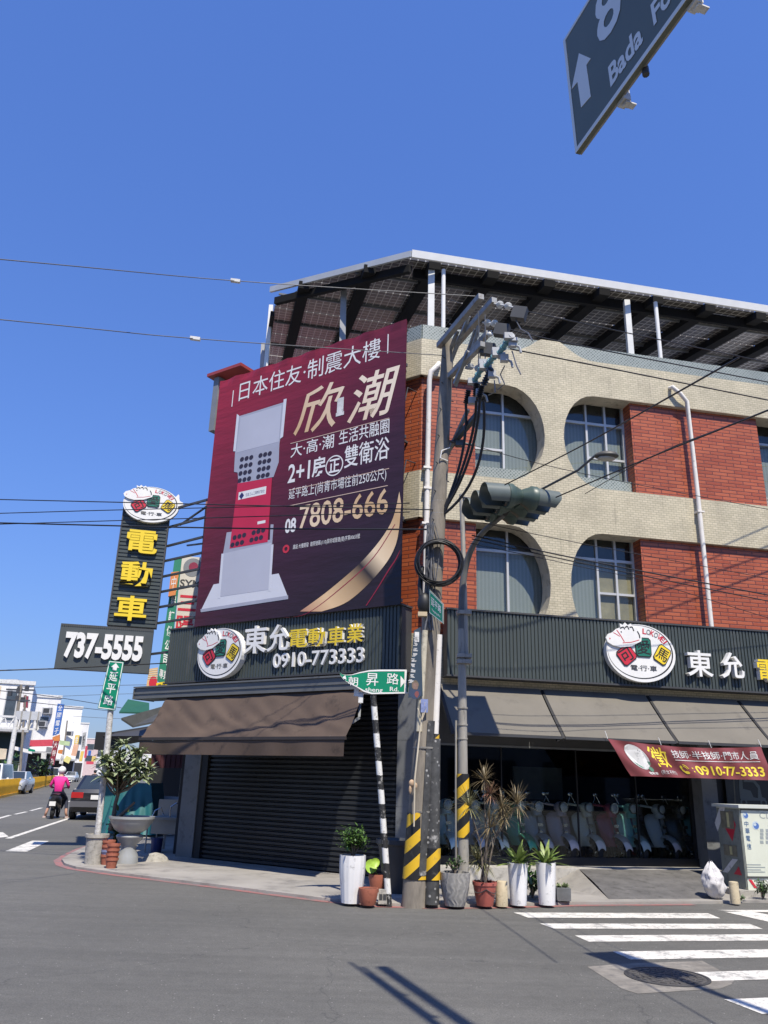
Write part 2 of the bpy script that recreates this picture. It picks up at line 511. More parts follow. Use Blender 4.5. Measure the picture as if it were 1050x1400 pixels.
# pavement slab following the kerb, and the strip along the left street
pv = MB()
inner = [row[0] + Vector((7, 2)), Vector((-3.0, 19)), Vector((-1, 16)), Vector((0.9, 15.0)), Vector((9, 17.2)), row[-1] + Vector((-2, 6))]
top = [(p.x, p.y, PV) for p in row]
tri = geometry.tessellate_polygon([[Vector((p.x, p.y, 0)) for p in row + inner[::-1]]])
allp = row + inner[::-1]
i0 = len(pv.v); pv.v += [(p.x, p.y, PV) for p in allp]
for t in tri: pv.face([i0 + k for k in t])
for a, b in zip(row[:-1], row[1:]): pv.poly([(a.x, a.y, -.02), (b.x, b.y, -.02), (b.x, b.y, PV), (a.x, a.y, PV)])
struct(pv.build('pavement', CONC))
# red no-parking line painted on the road at the foot of the kerb
rl = MB()
def offs(pts, d):
    out = []
    for i, p in enumerate(pts):
        t = (pts[min(i + 1, len(pts) - 1)] - pts[max(i - 1, 0)]).normalized()
        out.append(p + Vector((t.y, -t.x)) * d)
    return out
dense = []
lp = row[1:-2]
for a, b in zip(lp[:-1], lp[1:]):
    for k in range(6): dense.append(a.lerp(b, k / 6))
A_, B_ = offs(dense, .012), offs(dense, .14)
for k in range(len(A_) - 1): rl.poly([(*A_[k], .004), (*A_[k + 1], .004), (*B_[k + 1], .004), (*B_[k], .004)][::-1])
rk = MB()
for k in range(len(dense) - 1):
    a, b = offs(dense, .004)[k:k + 2] if False else (dense[k], dense[k + 1])
struct(rl.build('kerb_line', RPAINT))
# crossing bars and lane marks
def mark(name, q, mat, z=.004):
    m = MB()
    P = [gp(*p) for p in q]
    m.poly([(p.x, p.y, z) for p in P][::-1]); return struct(m.build(name, mat))
bars = [((702, 1248), (968, 1249), (985, 1256), (722, 1255)), ((738, 1263), (1025, 1263.5), (1043, 1270.5), (757, 1270)),
        ((786, 1279.5), (1075, 1277.5), (1100, 1286), (805, 1288)), ((838, 1301.5), (1130, 1297), (1160, 1307.5), (862, 1312.5)),
        ((905, 1331), (1190, 1323), (1230, 1334), (935, 1343)), ((990, 1367), (1260, 1356), (1300, 1373), (1042, 1387)),
        ((980, 1244.5), (1120, 1244.5), (1150, 1248.5), (1016, 1247))]
for b in bars: mark('crosswalk_bar', b, WPAINT)
mark('stop_line', ((990, 1247), (1030, 1247), (1130, 1266), (1075, 1266)), WPAINT, .0045)
def gline(name, a, b, w, mat, z=.004):
    a, b = gp(*a), gp(*b); d = (b - a).normalized(); s = Vector((d.y, -d.x, 0)) * w / 2
    m = MB(); m.poly([(*(a - s).xy, z), (*(a + s).xy, z), (*(b + s).xy, z), (*(b - s).xy, z)]); return struct(m.build(name, mat))
mark('lane_mark', ((7, 1164), (44, 1149.5), (67, 1150), (37, 1164.5)), WPAINT)
gline('edge_line', (11, 1146.5), (97, 1118), .14, WPAINT)
gline('edge_line', (97, 1118), (140, 1104), .14, WPAINT, .0045)
for a, b in (((-12, 1122), (14, 1114.5)), ((20, 1113.5), (36, 1110)), ((42, 1108.5), (57, 1104.5)), ((79, 1099.5), (97, 1095))):
    gline('lane_dash', a, b, .13, WPAINT)
mark('road_arrow', ((-8, 1138), (4, 1138), (12, 1144), (-6, 1146)), WPAINT)
# manhole with its patched concrete surround
mh = gp(912, 1336)
pm = MB()
pp = [gp(*q) for q in ((803, 1322), (850, 1318), (960, 1314), (1005, 1338), (1000, 1346), (985, 1352), (872, 1359), (850, 1352))]
pm.poly([(p.x, p.y, .0025) for p in pp][::-1])
struct(pm.build('road_patch', M('patch_concrete', (.22, .20, .17), .9, .3, 4, bmp=.3, stain=.6, stain_col=(.12, .115, .105, 1))))
mhc = thing('manhole_cover', 'round dark iron manhole cover with concentric studs set in a pale patch on the crossing', 'manhole cover', (mh.x, mh.y, .004))
mb = MB(); mb.lathe([(.36, -.02), (.36, .006), (.335, .006), (.335, .002)], (mh.x, mh.y, .003), 40); mb.build('rim', DARKG, mhc, smooth=30)
mb = MB(); mb.lathe([(.325, -.01), (.325, .003)], (mh.x, mh.y, .004), 40)
for rr, nn in ((.27, 22), (.205, 17), (.14, 11), (.075, 6)):
    for k in range(nn):
        a = 2 * math.pi * k / nn
        Mx = Matrix.Translation((mh.x + rr * math.cos(a), mh.y + rr * math.sin(a), .007)) @ Matrix.Rotation(a, 4, 'Z')
        mb.box(-.022, .022, -.026, .026, 0, .006, 0, Mx)
mb.build('lid', M('cast_iron', (.10, .095, .09), .6, .3, 9, metal=.3), mhc)
# concrete step and asphalt ramp in front of the shop
st = MB()
st.box(.35, 8.4, -.12, .45, PV - .05, .27)
struct(st.build('shop_step', M('step_concrete', (.42, .40, .36), .8, .15, 3, stain=.4), M=FR))
ra = MB()
a0, a1 = gp(835, 1232, .02), gp(985, 1231, .02)
b0, b1 = FR @ Vector((2.75, -.13, .262)), FR @ Vector((5.3, -.13, .262))
ra.grid(lambda u, v: tuple((Vector(a0).lerp(a1, u)).lerp(Vector(b0).lerp(b1, u), v) + Vector((0, 0, .03 * math.sin(math.pi * v)))), 8, 8)
ra.poly([tuple(Vector(a1)), tuple(Vector(b1)), (b1.x, b1.y, -.02), (a1.x, a1.y, -.02)])
fx = FR @ Vector((2.25, -.13, PV + .002)); fm = FR @ Vector((2.7, -.13, .255))
fl_ = MB(); fl_.poly([tuple(fx), (a0.x, a0.y, .022), tuple(b0)]); fl_.poly([tuple(fx), tuple(b0), (b0.x, b0.y, PV)])
struct(fl_.build('ramp_flare', CONC))
struct(ra.build('ramp', M('ramp_asphalt', (.115, .11, .105), .9, .25, 3, bmp=.3, stain=.4), smooth=40))

# ------------------------------------------------------------------ the corner building
bld = thing('corner_building', 'three storey corner building of red brick and cream tile with round edged windows', 'building', (KX, KY, 0))
Z2, Z3, ZT = 4.3, 7.05, 9.05
XB = 4.45                        # left edge of the second brick panel
XC = 7.37
def arc(cx, cz, rx, rz, a0, a1, n=14):
    return [(cx + rx * math.cos(R(a0 + (a1 - a0) * k / n)), cz + rz * math.sin(R(a0 + (a1 - a0) * k / n))) for k in range(n + 1)]
def holeA(zc, x0=1.12, x1=2.52, h=1.06):
    return [(x0, zc + h)] + arc(1.78, zc, x1 - 1.78, h, 90, -90) + [(x0, zc - h)]
def holeB(zc, x0=2.92, x1=4.45, h=1.06):
    return arc(3.62, zc, .70, h, 270, 90)[::-1][::-1] + [(x1, zc + h), (x1, zc - h)]
fc = MB()
top_edge = [(8.6, 9.85), (3.75, 9.85)] + [(3.75 - .62 * t, 9.85 + .35 * (t * t * (3 - 2 * t))) for t in (.2, .4, .6, .8, 1)][0:0] + \
    [(3.55, 9.86), (3.35, 9.92), (3.18, 10.02), (3.02, 10.14), (2.93, 10.20), (2.52, 10.20), (2.42, 10.14), (2.28, 10.02), (2.10, 9.92), (1.88, 9.86), (1.65, 9.85), (0, 9.85)]
# the cream tile skin: one sheet with openings for brick panels and windows
def rect(x0, x1, z0, z1): return [(x0, z0), (x1, z0), (x1, z1), (x0, z1)]
def notch(zlo, zhi):
    return [(0, zhi), (1.78, zhi)] + arc(1.78, (zlo + zhi) / 2, .74, (zhi - zlo) / 2, 90, -90)[1:-1] + [(1.78, zlo), (0, zlo)]
outer = [(0, 3.1), (8.6, 3.1)] + top_edge + notch(Z3, ZT) + notch(4.0, 6.13)
def opening_left(zlo, zhi, zc):            # brick pier plus the D shaped window beside it
    return [(.0501, zlo), (1.12, zlo), (1.78, zlo)] + arc(1.78, zc, .74, (zhi - zlo) / 2, -90, 90) + [(1.12, zhi), (.0501, zhi)]
def opening_right(zlo, zhi, zc):
    return arc(3.62, zc, .70, (zhi - zlo) / 2, 90, 270) + [(XB, zlo), (XC, zlo), (8.55, zlo), (8.55, zhi), (XC, zhi), (XB, zhi)]
loops = [outer]
for zlo, zhi in ((Z3, ZT), (4.0, 6.13)):
    zc = (zlo + zhi) / 2
    loops += [opening_right(zlo, zhi, zc)]
fc.prism(loops, 0, .40, 0, 1)
fc.build('tile_facade', [CREAM, CREAMP], bld, FR)
for zlo, zhi in ((Z3, ZT), (4.0, 6.13)):
    for x0, x1 in ((.0416, 1.12), (XB, XC)):
        b = MB(); b.box(x0, x1, .10, .62, zlo - .004, zhi + .004); b.build('brick_panel', BRICK, bld, FR)
# windows
BLIND, _n, _l, _p = _new('vertical_blind')
_v = scaled(_n, _l, (1, 1, 1)); _sp = _n.new('ShaderNodeSeparateXYZ'); _l.new(_v, _sp.inputs[0])
_w = _n.new('ShaderNodeTexWave'); _w.inputs['Scale'].default_value = 4.2; _w.inputs['Distortion'].default_value = 0; _w.bands_direction = 'X'; _l.new(_v, _w.inputs['Vector'])
_l.new(mixc(_n, _l, _w.outputs['Fac'], (.33, .335, .30, 1), (.41, .41, .37, 1)), _p.inputs['Base Color']); _p.inputs['Roughness'].default_value = .8
CURT = M('brown_curtain', (.42, .34, .20), .8, .25, 3)
def window(x0, x1, z0, z1, vert, trans, extra, dark_above, curtain=None, zs=7.05):
    fr = MB()
    yw, t = .40, .05
    for a, b, c, d in ((x0, x1, z0, z0 + .045), (x0, x1, z1 - .045, z1)): fr.box(a, b, yw - .02, yw + .05, c, d)
    for a in (x0, x1 - .045): fr.box(a, a + .045, yw - .022, yw + .052, z0 + .0451, z1 - .0451)
    for vx in vert: fr.box(vx - .021, vx + .021, yw - .024, yw + .048, z0 + .045, z1 - .045)
    fr.box(x0 + .045, x1 - .045, yw - .018, yw + .046, trans - .026, trans + .026)
    for a, b, z in extra: fr.box(a, b, yw - .016, yw + .045, z - .022, z + .022)
    f = fr.build('window', ALU, bld, FR)
    gl = MB(); gl.box(x0 + .01, x1 - .01, yw + .012, yw + .018, z0 + .01, z1 - .01); gl.build('glass', GLASSD, f, FR)
    bl = MB(); bl.box(x0, x1, yw + .10, yw + .115, z0, dark_above); bl.build('blind', BLIND, f, FR)
    bk = MB(); bk.box(x0 - .1, x1 + .1, yw + .16, yw + .2, z0 - .1, z1 + .1); bk.build('lining', DARKG, f, FR)
    if curtain:
        a, b, c, d = curtain
        cu = MB(); cu.box(a, b, yw + .07, yw + .08, c, d); cu.build('curtain', CURT, f, FR)
    sp = MB(); sp.box(x0, x1, .24, .5, zs, z0 - .002); sp.build('spandrel', GREEN_T, bld, FR)
window(1.125, 2.62, 7.36, 9.12, [1.80], 8.60, [(1.12, 1.80, 7.80)], 8.62)
window(2.85, 4.447, 7.36, 9.12, [3.60, 4.02], 8.62, [(3.60, 4.44, 7.86)], 8.64)
window(1.125, 2.62, 4.4, 6.2, [1.83], 5.72, [], 5.74, zs=4.1)
window(2.85, 4.447, 4.4, 6.2, [3.66, 4.05], 5.72, [(3.66, 4.44, 5.06)], 5.74, (3.72, 4.42, 4.45, 5.5), zs=4.1)
window(7.373, 8.6, 7.36, 9.12, [8.0], 8.62, [], 8.64)
window(7.373, 8.6, 4.4, 6.2, [8.0], 5.72, [], 5.74, zs=4.1)
pp = MB(); pp.box(.03, 8.6, .04, .25, 9.80, 10.19); pp.build('parapet', GREEN_T, bld, FR)
# chamfered facade
fl = MB()
fl.prism([[(-5.5, 3.1), (0, 3.1), (0, 4.0), (-5.3, 4.0), (-5.3, 6.13), (0, 6.13), (0, Z3), (-5.3, Z3), (-5.3, ZT), (0, ZT), (0, 9.85), (-5.5, 9.85)]], 0, .38, 0, 1)
fl.build('tile_facade', [CREAM, CREAMP], bld, FL)
for zlo, zhi in ((Z3, ZT), (4.0, 6.13)):
    b = MB(); b.box(-5.32, -.0416, .10, .5, zlo - .004, zhi + .004); b.build('brick_panel', BRICK, bld, FL)
pp = MB(); pp.box(-5.5, -.03, .04, .25, 9.80, 10.19); pp.build('parapet', GREEN_T, bld, FL)
for zz in (8.75, 7.25):
    pp = MB(); pp.tube([(-.16, .1, zz), (-.16, -.22, zz - .05), (-.2, -.25, zz - .35)], .012); pp.build('wall_bracket', STEELD, bld, FL)
pp = MB(); xa, za = LL(287, 516, .3); xb, zb = LL(332, 512, .3)
pp.box(xa, xb, .2, 1.6, za - .03, za + .05); pp.build('side_eave', M('eave_red', (.32, .05, .05), .5, .1), bld, FL)
xa, za2 = LL(289, 590, .35); xc = LL(299, 540, .35)[0]
pp = MB(); pp.box(xa - .05, xc, .3, 1.4, za2, za - .061); pp.build('side_cladding', MIDG, bld, FL)
# body: rear and side walls, floors
Lc = FL @ Vector((-5.5, 0, 0)); lb = Vector((Lc.x, Lc.y, 0)) + Vector((*us, 0)) * 9
Rc = FR @ Vector((8.6, 0, 0)); rb = Rc + (FR.to_3x3() @ Vector((0, 12, 0)))
sw = MB()
def wallseg(mb, a, b, z0, z1, t=.2):
    d = (Vector(b) - Vector(a)).normalized(); nrm = Vector((-d.y, d.x, 0)) * t
    a, b = Vector(a), Vector(b)
    P = [a, b, b + nrm, a + nrm]
    i = len(mb.v); mb.v += [(p.x, p.y, z0) for p in P] + [(p.x, p.y, z1) for p in P]
    for q in ((0, 3, 2, 1), (4, 5, 6, 7), (0, 1, 5, 4), (1, 2, 6, 5), (2, 3, 7, 6), (3, 0, 4, 7)): mb.face([i + k for k in q])
wallseg(sw, lb, Lc, 3.1, 10.15, .25); sw.build('side_wall', CREAM, bld)
sw = MB(); wallseg(sw, lb, Vector((Lc.x, Lc.y, 0)) + Vector((*us, 0)) * .5, 0, 3.098, .25); sw.build('ground_wall', DARKG, bld)
sw = MB(); wallseg(sw, (Rc.x, Rc.y, 0), (rb.x, rb.y, 0), 0, 10.15, .25); wallseg(sw, (rb.x, rb.y, 0), (lb.x, lb.y, 0), 0, 10.15, .25); sw.build('rear_wall', CREAMP, bld)
foot = [Lc.xy, Vector((KX, KY)), Rc.xy, rb.xy, lb.xy]
cen = sum(foot, Vector((0, 0))) / 5
def slab(name, z0, z1, mat, k=.97):
    P = [cen + (p - cen) * k for p in foot]
    m = MB(); i = 0; n = len(P)
    m.v += [(p.x, p.y, z0) for p in P] + [(p.x, p.y, z1) for p in P]
    m.face(list(range(n))[::-1]); m.face([n + q for q in range(n)])
    for q in range(n): m.face((q, (q + 1) % n, n + (q + 1) % n, n + q))
    m.build(name, mat, bld)
slab('roof_slab', 9.6, 9.75, CONC)
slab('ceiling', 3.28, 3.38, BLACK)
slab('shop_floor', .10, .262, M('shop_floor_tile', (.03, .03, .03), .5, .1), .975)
# ground floor pillars
def pillar(fr, x0, x1, y0, y1, z0=PV - .02, z1=3.4):
    m = MB(); zz = z0
    for zb in (1.15, 2.2, z1):
        m.box(x0, x1, y0, y1, zz, zb - .006); zz = zb
    m.box(x0 + .006, x1 - .006, y0 + .006, y1 - .006, z0, z1 - .02)
    return m.build('pillar', PLAST, bld, fr)
pillar(FL, -.36, .0, 0, .5); pillar(FL, -5.42, -4.98, 0, .45); pillar(FR, .002, .2, .0, .45)
m = MB(); m.box(-4.98, -4.80, .02, .4, PV, 3.3); m.build('door_jamb', BLACK, bld, FL)
# roller shutter
def dent(x, z): return .010 * noise.noise(Vector((x * .9, z * 1.1, 5))) + .004 * noise.noise(Vector((x * 3, z * 4, 2)))
sl = MB(); z = PV + .01; k = 0
prof = []
while z < 3.25:
    prof += [(.10, z), (.062, z + .018), (.062, z + .058), (.10, z + .076)]; z += .083
for q in range(len(prof) - 1):
    (ya, za), (yb, zb) = prof[q], prof[q + 1]
    for k_ in range(12):
        xa, xb = -4.80 + 4.44 * k_ / 12, -4.80 + 4.44 * (k_ + 1) / 12
        sl.poly([(xa, ya + dent(xa, za), za), (xb, ya + dent(xb, za), za), (xb, yb + dent(xb, zb), zb), (xa, yb + dent(xa, zb), zb)])
sl.build('roller_shutter', SHUT, bld, FL)
m = MB(); m.box(-4.80, -.36, .3, .34, PV, 3.3); m.build('shutter_lining', BLACK, bld, FL)
# glazed shopfront
GX0, GX1 = .21, 5.22
zt = RR(800, 1026, .35)[1]
hd = MB(); hd.box(GX0, GX1, .28, .46, zt + .03, 3.28); hd.build('shop_header', M('header_panel', (.075, .075, .075), .5, .1), bld, FR)
tr_ = MB(); tr_.box(GX0, GX1, .27, .47, zt, zt + .028); tr_.build('header_trim', MIDG, bld, FR)
sf = MB(); sf.box(GX0, GX1, .30, .42, .262, .40); 
for x in (GX0, GX1 - .05): sf.box(x, x + .05, .32, .40, .401, zt - .001)
for x in (1.61, 3.0, 4.12): sf.box(x, x + .018, .335, .385, .401, zt - .001)
sfo = sf.build('shopfront', BLACK, bld, FR)
for x0, x1 in ((GX0 + .05, 1.609), (1.63, 2.998), (3.02, 4.118), (4.14, GX1 - .05)):
    m = MB(); m.box(x0, x1, .355, .363, .402, zt - .002); m.build('pane', GLASSC, sfo, FR)
pillar(FR, GX1 + .002, 5.52, .02, .45)
m = MB(); m.box(5.52, 5.75, .18, .45, PV, 3.3); m.build('door_jamb', BLACK, bld, FR)
# dark panel with a printed scooter outline right of the pillar
dp = MB(); dp.box(5.75, 8.5, .10, .42, PV, 3.3); dpo = dp.build('side_panel', M('panel_black', (.018, .02, .02), .4, .1), bld, FR)
x0, z0 = RR(1013, 1100, .095); x1, z1 = RR(1046, 1070, .095)
sx, szz = (x1 - x0), (z1 - z0)
def sc2(p): return (x0 + p[0] * sx, z0 + p[1] * szz)
DGREEN = M('print_grey_green', (.10, .12, .12), .6, .05)
pr = MB()
pr.flat([sc2(p) for p in ((.0, .28), (.0, .85), (.08, 1.3), (.16, 1.3), (.14, .7), (.42, .62), (.5, .34), (.66, .30), (.7, .75), (.55, 1.0), (.2, 1.0), (.2, 1.1), (.62, 1.1), (.78, .85), (.82, .36), (.95, .3), (.95, .2), (.04, .18))], .096)
for cx in (.12, .86): pr.prism([[sc2((cx + .13 * math.cos(a * .5236), .1 + .17 * math.sin(a * .5236))) for a in range(12)], [sc2((cx + .07 * math.cos(a * .5236), .1 + .09 * math.sin(a * .5236))) for a in range(12)]], .0955, .098, back=False)
pr.build('scooter_print', DGREEN, dpo, FR)
# shop interior
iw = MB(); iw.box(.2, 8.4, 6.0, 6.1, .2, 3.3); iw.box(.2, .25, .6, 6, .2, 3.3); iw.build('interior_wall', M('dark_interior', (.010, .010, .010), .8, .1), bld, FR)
x0, z0 = RR(702, 1092, 2.5); x1, z1 = RR(768, 1050, 2.5)
m = MB(); m.box(x0, x1, 2.5, 2.54, z0, z1); m.build('notice_board', M('board_blue_grey', (.12, .15, .17), .3, .3, 3), bld, FR)
# drain pipes
m = MB()
def RP(px, py, y): x, z = RR(px, py, y); return (x, y, z)
m.tube([RP(915, 531, .02), RP(919, 529, -.10), RP(930, 538, -.13), RP(939, 549, -.09), RP(954, 677, -.09), RP(974, 870, -.09)], .045, 10)
for py, px in ((700, 957),): 
    x, z = RR(px, py, -.09); m.box(x - .07, x + .07, -.14, 0, z - .015, z + .015)
m.build('downpipe', PIPE, bld, FR, smooth=50)
m = MB()
m.tube([RP(600, 497, -.03), RP(598, 500, -.12), RP(589, 508, -.12), RP(587, 520, -.08), RP(584, 660, -.08), RP(580, 880, -.08), RP(574, 1190, -.08)], .05, 10)
for px, py in ((584, 668), (581.5, 716), (583.5, 640)):
    x, z = RR(px, py, -.08); m.box(x - .075, x + .075, -.14, 0, z - .02, z + .02)
m.build('downpipe', PIPE, bld, FR, smooth=50)

# ------------------------------------------------------------------ solar canopy over the roof
TILT = R(10)
pn = FR.to_3x3() @ Vector((0, -math.sin(TILT), math.cos(TILT)))
E0 = FR @ Vector((*[RR(565, 346)[0], 0], RR(565, 346)[1]))
def cpl(px, py, lift=0.0):
    d = ray(px, py); q = E0 + pn * lift
    return CP + d * ((q - CP).dot(pn) / d.dot(pn))
can = thing('solar_canopy', 'sloping steel roof canopy of solar panels on thin white posts above the corner building', 'solar canopy', (E0.x, E0.y, 10))
# canopy frame: X along the front edge, Y up the slope
FC = Matrix.Translation(E0) @ FR.to_3x3().to_4x4() @ Matrix.Rotation(TILT, 4, 'X')
FCi = FC.inverted()
cB = FCi @ cpl(370, 395); 
print('canopy left point', cB)
DEEP = 9.5
out = [(-.02, 0), (13.0, 0), (13.0, DEEP), (cB.x - .25, DEEP), (cB.x, cB.y)]
def slopebeam(mb, x0, y0, x1, y1, w, h, z=0, m=0):
    mb.bar((x0, y0, z), (x1, y1, z), w, h, m)
PVM = brickmat('pv_cells', (.12, .11, .10), (.14, .125, .115), (.60, .57, .52), .165, .165, .012, .25, 0, swap=False, offset=0, big=.2)
# panels between the rafters
px_w = 1.05
rows_y = [(.25, 1.95), (2.0, 3.7), (3.75, 5.45), (5.5, 7.2), (7.25, 8.95)]
xs = -4.2
def inside(x, y):
    if y < cB.y: return x > cB.x * y / cB.y + .12 - .02
    return x > cB.x + .1
pvs = MB(); nP = 0
slopeL = cB.x / cB.y
xq = []
q = -7.0
while q < 12.9: xq.append(q); q += px_w + .22
for (ya, yb) in rows_y:
    for x in xq:
        xa, xb = x, x + px_w
        if xb < cB.x + .1: continue
        # clip panel against the raked edge
        poly = [(xa, ya), (xb, ya), (xb, yb), (xa, yb)]
        def clip(P):
            o = []
            for i, p in enumerate(P):
                r = P[(i + 1) % len(P)]
                def sd_(p): 
                    lim = max(slopeL * p[1], cB.x) if slopeL < 0 else slopeL * p[1]
                    return p[0] - lim - .15
                a, b = sd_(p), sd_(r)
                if a >= 0: o.append(p)
                if a * b < 0:
                    t = a / (a - b); o.append((p[0] + (r[0] - p[0]) * t, p[1] + (r[1] - p[1]) * t))
            return o
        poly = clip(poly)
        if len(poly) < 3 or nP >= 100: continue
        m = MB()
        n_ = len(poly)
        m.v += [(a, b, -.02) for a, b in poly] + [(a, b, .02) for a, b in poly]
        m.face(list(range(n_))[::-1]); m.face([n_ + k for k in range(n_)])
        for k in range(n_): m.face((k, (k + 1) % n_, n_ + (k + 1) % n_, n_ + k))
        m.build('solar_panel', PVM, can, FC); nP += 1
RAFT = M('rafter_black', (.006, .006, .007), .95, .1)
rf = MB()
for x in xq:
    y0 = .15
    xr = x - .11
    if xr < 0: y0 = max(.15, xr / slopeL) if slopeL < 0 else .15
    if xr < cB.x: continue
    rf.bar((xr, y0, -.11), (xr, DEEP, -.11), .25, .17)
rf.build('rafters', RAFT, can, FC)
pu = MB()
for y in (1.2, 2.85, 4.6, 6.3, 8.1):
    xl = max(slopeL * y, cB.x) + .2
    pu.bar((xl, y, -.045), (12.8, y, -.045), .05, .04)
pu.build('purlins', MIDG, can, FC)
ga = MB(); ga.bar((.15, .6, -.16), (12.9, .6, -.16), .12, .20)
ga.bar((0.02, .3, -.2), (cB.x + .15, cB.y + .2, -.2), .12, .16)
ga.bar((cB.x + .1, cB.y + .1, -.55), (cB.x + .1, DEEP, -.55), .10, .12)
ga.build('edge_beam', RAFT, can, FC)
fa = MB(); fa.bar((-.03, 0, -.02), (13.0, 0, -.02), .06, .16); fa.build('front_fascia', WHITEP, can, FC)
fa = MB(); fa.bar((-.03, .01, -.02), (cB.x, cB.y, -.02), .06, .13); fa.build('side_fascia', M('fascia_grey', (.5, .52, .54), .4, .1), can, FC)
# gutter lip and posts standing on the parapet
def post(px, y, w, mat, rnd=False):
    x, z = RR(px[0], px[1], y)
    p0 = FR @ Vector((x, y, z - .15))
    d = pn; t = ((E0 - pn * .2) - p0).dot(pn) / pn.z
    p1 = p0 + Vector((0, 0, t))
    m = MB()
    if rnd: m.tube([p0, p1], w / 2, 10)
    else: m.bar(p0, p1, w, w)
    m.build('post', mat, can)
PW = M('post_white', (.62, .62, .60), .45, .1)
post((589, 443), .30, .13, PW); post((606, 445), .16, .085, WHITEP, True)
post((862, 482), .30, .12, PW); post((903, 487), .16, .085, WHITEP, True)
xx = FR @ Vector((8.4, .3, 0))
def lpost(px0, px1, y, w, mat):
    a = FL @ Vector((LL(*px1, y)[0], y, LL(*px1, y)[1])); b = FL @ Vector((LL(*px0, y)[0], y, LL(*px0, y)[1]))
    m = MB(); m.bar(a, b, w, w); m.build('post', mat, can)
lpost((470, 398), (468, 480), .35, .13, M('post_grey', (.30, .31, .32), .45, .1))
lpost((371, 418), (362, 520), .5, .10, WHITEP)
lpost((360, 470), (357, 520), .9, .09, M('post_dim', (.4, .4, .4), .45, .1))
# ------------------------------------------------------------------ signs
def corrugated(fr, x0, x1, z0, z1, y, pitch, dep, mb, vertical=True, m=0):
    """standing-seam cladding: flat strips with narrow grooves, front at y"""
    n = int(round(((x1 - x0) if vertical else (z1 - z0)) / pitch))
    L = (x1 - x0) if vertical else (z1 - z0)
    p = L / n; prof = []
    o = x0 if vertical else z0
    for k in range(n):
        a = o + k * p
        prof += [(a, y), (a + p * .62, y), (a + p * .72, y + dep), (a + p * .92, y + dep)]
    prof.append((o + L, y))
    for (a, ya), (b, yb) in zip(prof[:-1], prof[1:]):
        if vertical: mb.poly([(a, ya, z0), (b, yb, z0), (b, yb, z1), (a, ya, z1)], m)
        else: mb.poly([(x0, ya, a), (x1, ya, a), (x1, yb, b), (x0, yb, b)], m)
def ell(cx, cz, rx, rz, n=40, a0=0, a1=360):
    return [(cx + rx * math.cos(R(a0 + (a1 - a0) * k / n)), cz + rz * math.sin(R(a0 + (a1 - a0) * k / n))) for k in range(n)]
LOGOBACK = WHITEP
HORSE = [(-.98, .30), (-1.02, .44), (-.95, .58), (-.80, .66), (-.70, .78), (-.58, .84), (-.60, .98), (-.50, .92), (-.44, 1.02), (-.36, .93), (-.27, 1.0), (-.22, .88), (-.10, .86), (-.04, .72), (.02, .58), (.0, .40), (-.30, .20), (-.62, .14), (-.84, .20)]
